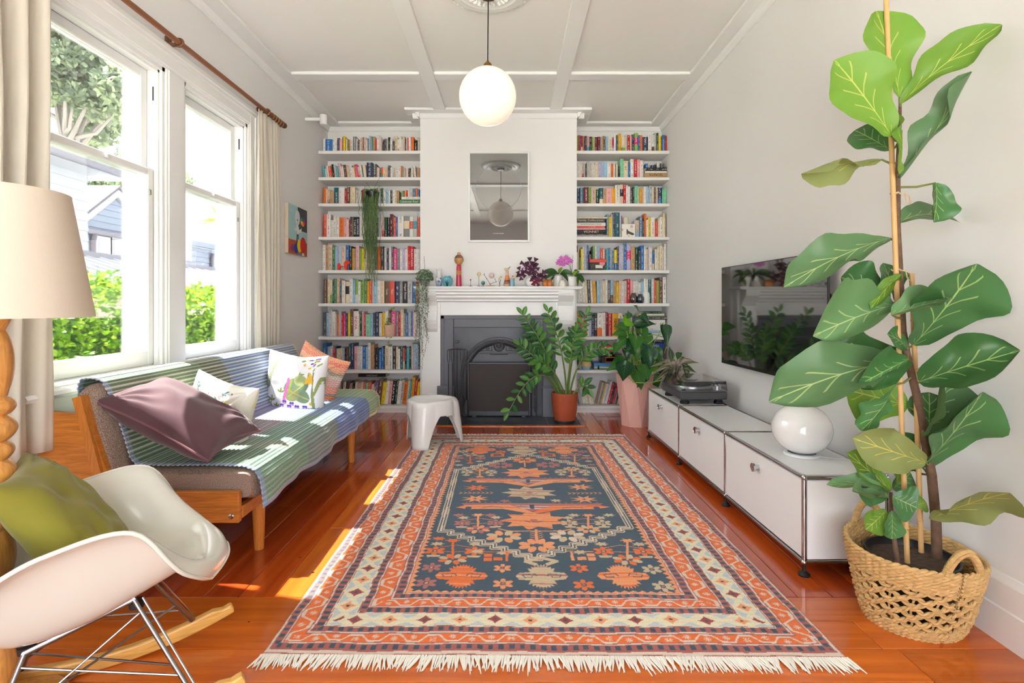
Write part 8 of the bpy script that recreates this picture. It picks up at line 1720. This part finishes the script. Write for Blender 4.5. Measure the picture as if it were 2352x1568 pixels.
def hedge_pts(r_, n_):
    y = r_.uniform(1.2, 9.5, n_); top = 1.24+.05*np.sin(y*3)+.04*np.sin(y*7.3); f = r_.random(n_); front = f < .72
    z = np.where(front, r_.uniform(-.4, 1.0, n_)*1.0, 0); z = np.where(front, -.35+(top+.35)*r_.random(n_), top+r_.normal(0, .035, n_)); x = np.where(front, -3.32+.07*np.sin(y*5+z*4)+r_.normal(0, .045, n_), -3.35-r_.random(n_)*.5)
    hole = (y > 3.55) & (y < 4.15) & (z < .62); x = np.where(hole, -3.75, x); return np.stack([x, y, z], 1)
hd = thing('garden_hedge', 'clipped bright green hedge growing outside the windows', 'hedge', (-3.55, 5, -.55))
link('hedge_foliage', leaf_cloud('hedge_foliage', 26000, hedge_pts, .062, HM, 3), hd)['kind'] = 'stuff'
m = MB()
for k in range(22): y = 1.3+k*.38; m.tube([(-3.6, y, -.6), (-3.58, y+.05, .2), (-3.55, y-.03, 1.0)], [.02, .014, .006], 6)
m.build('hedge_stems', mat('hedge_bark', rgb(96, 80, 64), .9), hd)
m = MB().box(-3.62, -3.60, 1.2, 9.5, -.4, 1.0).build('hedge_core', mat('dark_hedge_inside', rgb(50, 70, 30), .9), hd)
fc = thing('timber_fence', 'weathered grey paling fence behind the hedge', 'fence', (-3.95, 5, -.55)); FW = mat('weathered_paling', rgb(150, 138, 122), .85, vscale=(9, 9, 1), var=(6, .2))
for k in range(60): y = 1.0+k*.15; MB().box(-3.97, -3.95, y+.003, y+.147, -.55, .82).build('paling', FW, fc)
for z in (-.2, .55): MB().box(-4.01, -3.97, 1.0, 10, z, z+.09).build('fence_rail', FW, fc)
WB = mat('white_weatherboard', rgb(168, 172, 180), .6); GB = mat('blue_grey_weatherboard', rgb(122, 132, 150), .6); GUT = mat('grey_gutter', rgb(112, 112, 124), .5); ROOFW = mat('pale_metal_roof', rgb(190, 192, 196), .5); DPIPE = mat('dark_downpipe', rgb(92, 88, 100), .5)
# white cottage
ha = thing('white_cottage', 'white weatherboard cottage with grey gutter beyond the hedge', 'house', (-8.5, 6, -.55))
XA = -7.0; yA = XA*F/(200-CX); zE = PZ(398, yA)
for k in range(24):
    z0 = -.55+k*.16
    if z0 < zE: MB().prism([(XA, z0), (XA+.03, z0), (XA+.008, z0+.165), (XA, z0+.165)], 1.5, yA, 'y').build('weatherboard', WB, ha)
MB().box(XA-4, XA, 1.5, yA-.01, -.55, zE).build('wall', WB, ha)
m = MB(); m.prism([(XA+.45, zE-.02), (XA+.45, zE+.04), (XA-2.2, zE+1.5), (XA-4.4, zE+.04), (XA-4.4, zE-.02)], 1.2, yA+.45, 'y'); m.build('roof', ROOFW, ha)
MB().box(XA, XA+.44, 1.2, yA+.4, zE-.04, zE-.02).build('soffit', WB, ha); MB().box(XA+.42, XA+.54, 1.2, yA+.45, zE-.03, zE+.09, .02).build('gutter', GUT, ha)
# grey gabled cottage
hb = thing('grey_cottage', 'pale blue-grey weatherboard cottage with a white barge-boarded gable', 'house', (-12, 14, -.55))
XB = -10.5; yg0, ygm, yg1 = XB*F/(198-CX), XB*F/(263-CX), XB*F/(330-CX); zap = PZ(452, ygm); zev = PZ(506, yg0); yfar = XB*F/(640-CX)
for k in range(30):
    z0 = -.5+k*.17
    if z0 < zap-.1:
        if z0 < zev: a, b_ = yg0, yfar
        else: f_ = (z0-zev)/(zap-zev); a, b_ = yg0+(ygm-yg0)*f_, yg1-(yg1-ygm)*f_
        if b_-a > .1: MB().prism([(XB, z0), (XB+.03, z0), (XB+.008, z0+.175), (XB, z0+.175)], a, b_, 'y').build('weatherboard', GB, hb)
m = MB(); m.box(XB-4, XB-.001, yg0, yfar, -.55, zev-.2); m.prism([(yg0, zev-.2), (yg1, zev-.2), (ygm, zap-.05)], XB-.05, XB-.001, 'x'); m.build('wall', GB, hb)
for a, b_ in ((yg0-.25, ygm), (yg1+.25, ygm)):
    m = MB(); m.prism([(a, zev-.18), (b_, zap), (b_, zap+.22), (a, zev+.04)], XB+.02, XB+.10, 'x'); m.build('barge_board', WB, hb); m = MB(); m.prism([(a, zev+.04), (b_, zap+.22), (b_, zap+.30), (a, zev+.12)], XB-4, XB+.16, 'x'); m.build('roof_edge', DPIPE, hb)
MB().box(XB+.05, XB+.17, yg0-.2, yg1+.4, zev-.32, zev-.20, .02).build('gutter', GUT, hb); MB().prism([(XB+.1, zev-.18), (XB-2.4, zev+.75), (XB-4.6, zev-.18)], yg1+.3, yfar, 'y').build('roof', ROOFW, hb)
for px in (208, 482): y = XB*F/(px-CX); MB().tube([(XB+.12, y, zev-.3), (XB+.07, y, zev-.5), (XB+.07, y, -.5)], .06, 8).build('downpipe', DPIPE, hb)
for px0, px1 in ((222, 246), (256, 306), (398, 432)):
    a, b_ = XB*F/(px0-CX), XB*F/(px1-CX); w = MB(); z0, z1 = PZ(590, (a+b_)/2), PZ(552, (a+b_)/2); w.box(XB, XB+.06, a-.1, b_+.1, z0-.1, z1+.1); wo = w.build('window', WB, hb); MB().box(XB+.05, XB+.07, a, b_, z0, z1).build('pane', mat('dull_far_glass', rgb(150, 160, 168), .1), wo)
# low garage roof between
ga = thing('garage', 'low garage with a pale metal roof and grey gutter behind the hedge', 'garage', (-6.5, 9, -.55))
XG = -5.4; zg = PZ(657, XG*F/(260-CX)); m = MB(); m.box(XG-1.4, XG, 4.5, 14, -.55, zg-.12); m.build('wall', mat('pale_garage_wall', rgb(206, 200, 186), .8), ga)
m = MB(); m.prism([(XG+.15, zg), (XG+.15, zg+.03), (XG-1.4, zg+.53), (XG-1.4, zg+.50)], 4.3, 14.2, 'y'); m.build('roof', ROOFW, ga)
for k in range(34): y = 4.5+k*.29; MB().prism([(XG+.15, zg+.03), (XG+.15, zg+.055), (XG-1.4, zg+.555), (XG-1.4, zg+.53)], y, y+.04, 'y').build('roof_rib', ROOFW, ga)
MB().box(XG+.12, XG+.26, 4.3, 14.2, zg-.10, zg+.05, .02).build('gutter', GUT, ga); MB().prism([(XG-1.33, zg+.50), (XG-1.33, zg+.6), (XG-1.43, zg+.6), (XG-1.43, zg+.50)], 4.3, 14.2, 'y').build('ridge_cap', GUT, ga)
# trees
TM = [outleaf('tree_leaf_a', (128, 146, 126), .4), outleaf('tree_leaf_b', (158, 172, 142), .4), outleaf('tree_leaf_c', (104, 124, 106), .4)]
def tree(name, label, px, py, D, rx, rz, n_, size, seed, trunk_r=.25):
    c = P(px, py, D); t_ = thing(name, label, 'tree', (c.x, c.y, -.55)); r0 = random.Random(seed); cl = [(c+Vector((r0.gauss(0, rx*.42), r0.gauss(0, rx*.42), r0.gauss(0, rz*.40))), r0.uniform(.28, .5)*rx*.55) for _ in range(34)]
    def pts(r_, n): k = r_.integers(0, len(cl), n); cc = np.array([q[0][:] for q in cl])[k]; rad = np.array([q[1] for q in cl])[k]; v = r_.normal(size=(n, 3)); v /= np.linalg.norm(v, axis=1)[:, None]; return cc+v*(rad*r_.random(n)**.4)[:, None]*np.array([1, 1, .75])
    link('foliage', leaf_cloud('foliage', n_, pts, size, TM, seed), t_)['kind'] = 'stuff'
    m = MB(); base = Vector((c.x, c.y, -.55)); fork = Vector((c.x, c.y, c.z-rz*.9)); m.tube([base, fork, c], [trunk_r, trunk_r*.8, trunk_r*.4], 10)
    for q, rad in cl[:16]: m.tube([fork.lerp(c, r0.random()*.6), (fork+q)/2+Vector((0, 0, .3)), q], [trunk_r*.4, trunk_r*.22, .03], 6)
    m.build('trunk', mat('grey_tree_bark', rgb(140, 134, 128), .9), t_); return t_
tree('street_tree', 'large spreading evergreen tree rising behind the white cottage', 150, 185, 25.0, 4.6, 5.2, 30000, .36, 5, .35)
tree('background_tree', 'smaller dark evergreen tree seen between the two cottages', 262, 418, 42, 5.0, 2.8, 10000, .44, 9, .3)
pm = P(505, 500, 32); pa = thing('palm_tree', 'small fan palm showing above the far roof', 'palm', (pm.x, pm.y, -.55)); m = MB(); m.tube([(pm.x, pm.y, -.55), (pm.x, pm.y, pm.z)], .14, 8); m.build('trunk', mat('palm_trunk', rgb(120, 104, 86), .9), pa)
m = MB()
for k in range(34):
    a, b_ = rr_.uniform(0, 2*PI), rr_.uniform(-.5, 1.3); d = Vector((math.cos(a)*math.cos(b_), math.sin(a)*math.cos(b_), math.sin(b_))); s_ = d.cross(Vector((0, 0, 1))).normalized(); e_ = pm+d*1.3-Vector((0, 0, .2))
    m.add([pm, pm+d*.5+s_*.09, e_, pm+d*.5-s_*.09], [(0, 1, 2, 3)])
m.build('fronds', outleaf('palm_frond', (160, 178, 92), .4), pa, fixn=False)
sbp = P(485, 632, 12.8); sb = thing('flowering_shrub', 'thin pinkish shrub reaching above the garage roof', 'shrub', (sbp.x, sbp.y, -.55)); m = MB(); lv = []
for k in range(9):
    tip = sbp+Vector((rr_.uniform(-.2, .2), rr_.uniform(-.8, .8), rr_.uniform(-.2, .35))); m.tube([(sbp.x, sbp.y, -.55), (sbp.x, (sbp.y+tip.y)/2, .6), tip], [.02, .012, .004], 6); lv += [Vector((sbp.x, (sbp.y+tip.y)/2, .6)).lerp(tip, rr_.uniform(.4, 1)) for _ in range(22)]
m.build('branches', mat('reddish_twig', rgb(150, 110, 96), .8), sb); LA = np.array([v[:] for v in lv])
link('foliage', leaf_cloud('foliage', len(lv), lambda r_, n: LA+r_.normal(0, .04, (n, 3)), .09, [outleaf('shrub_leaf', (176, 180, 110)), outleaf('shrub_leaf_pink', (206, 150, 130))], 4), sb)['kind'] = 'stuff'
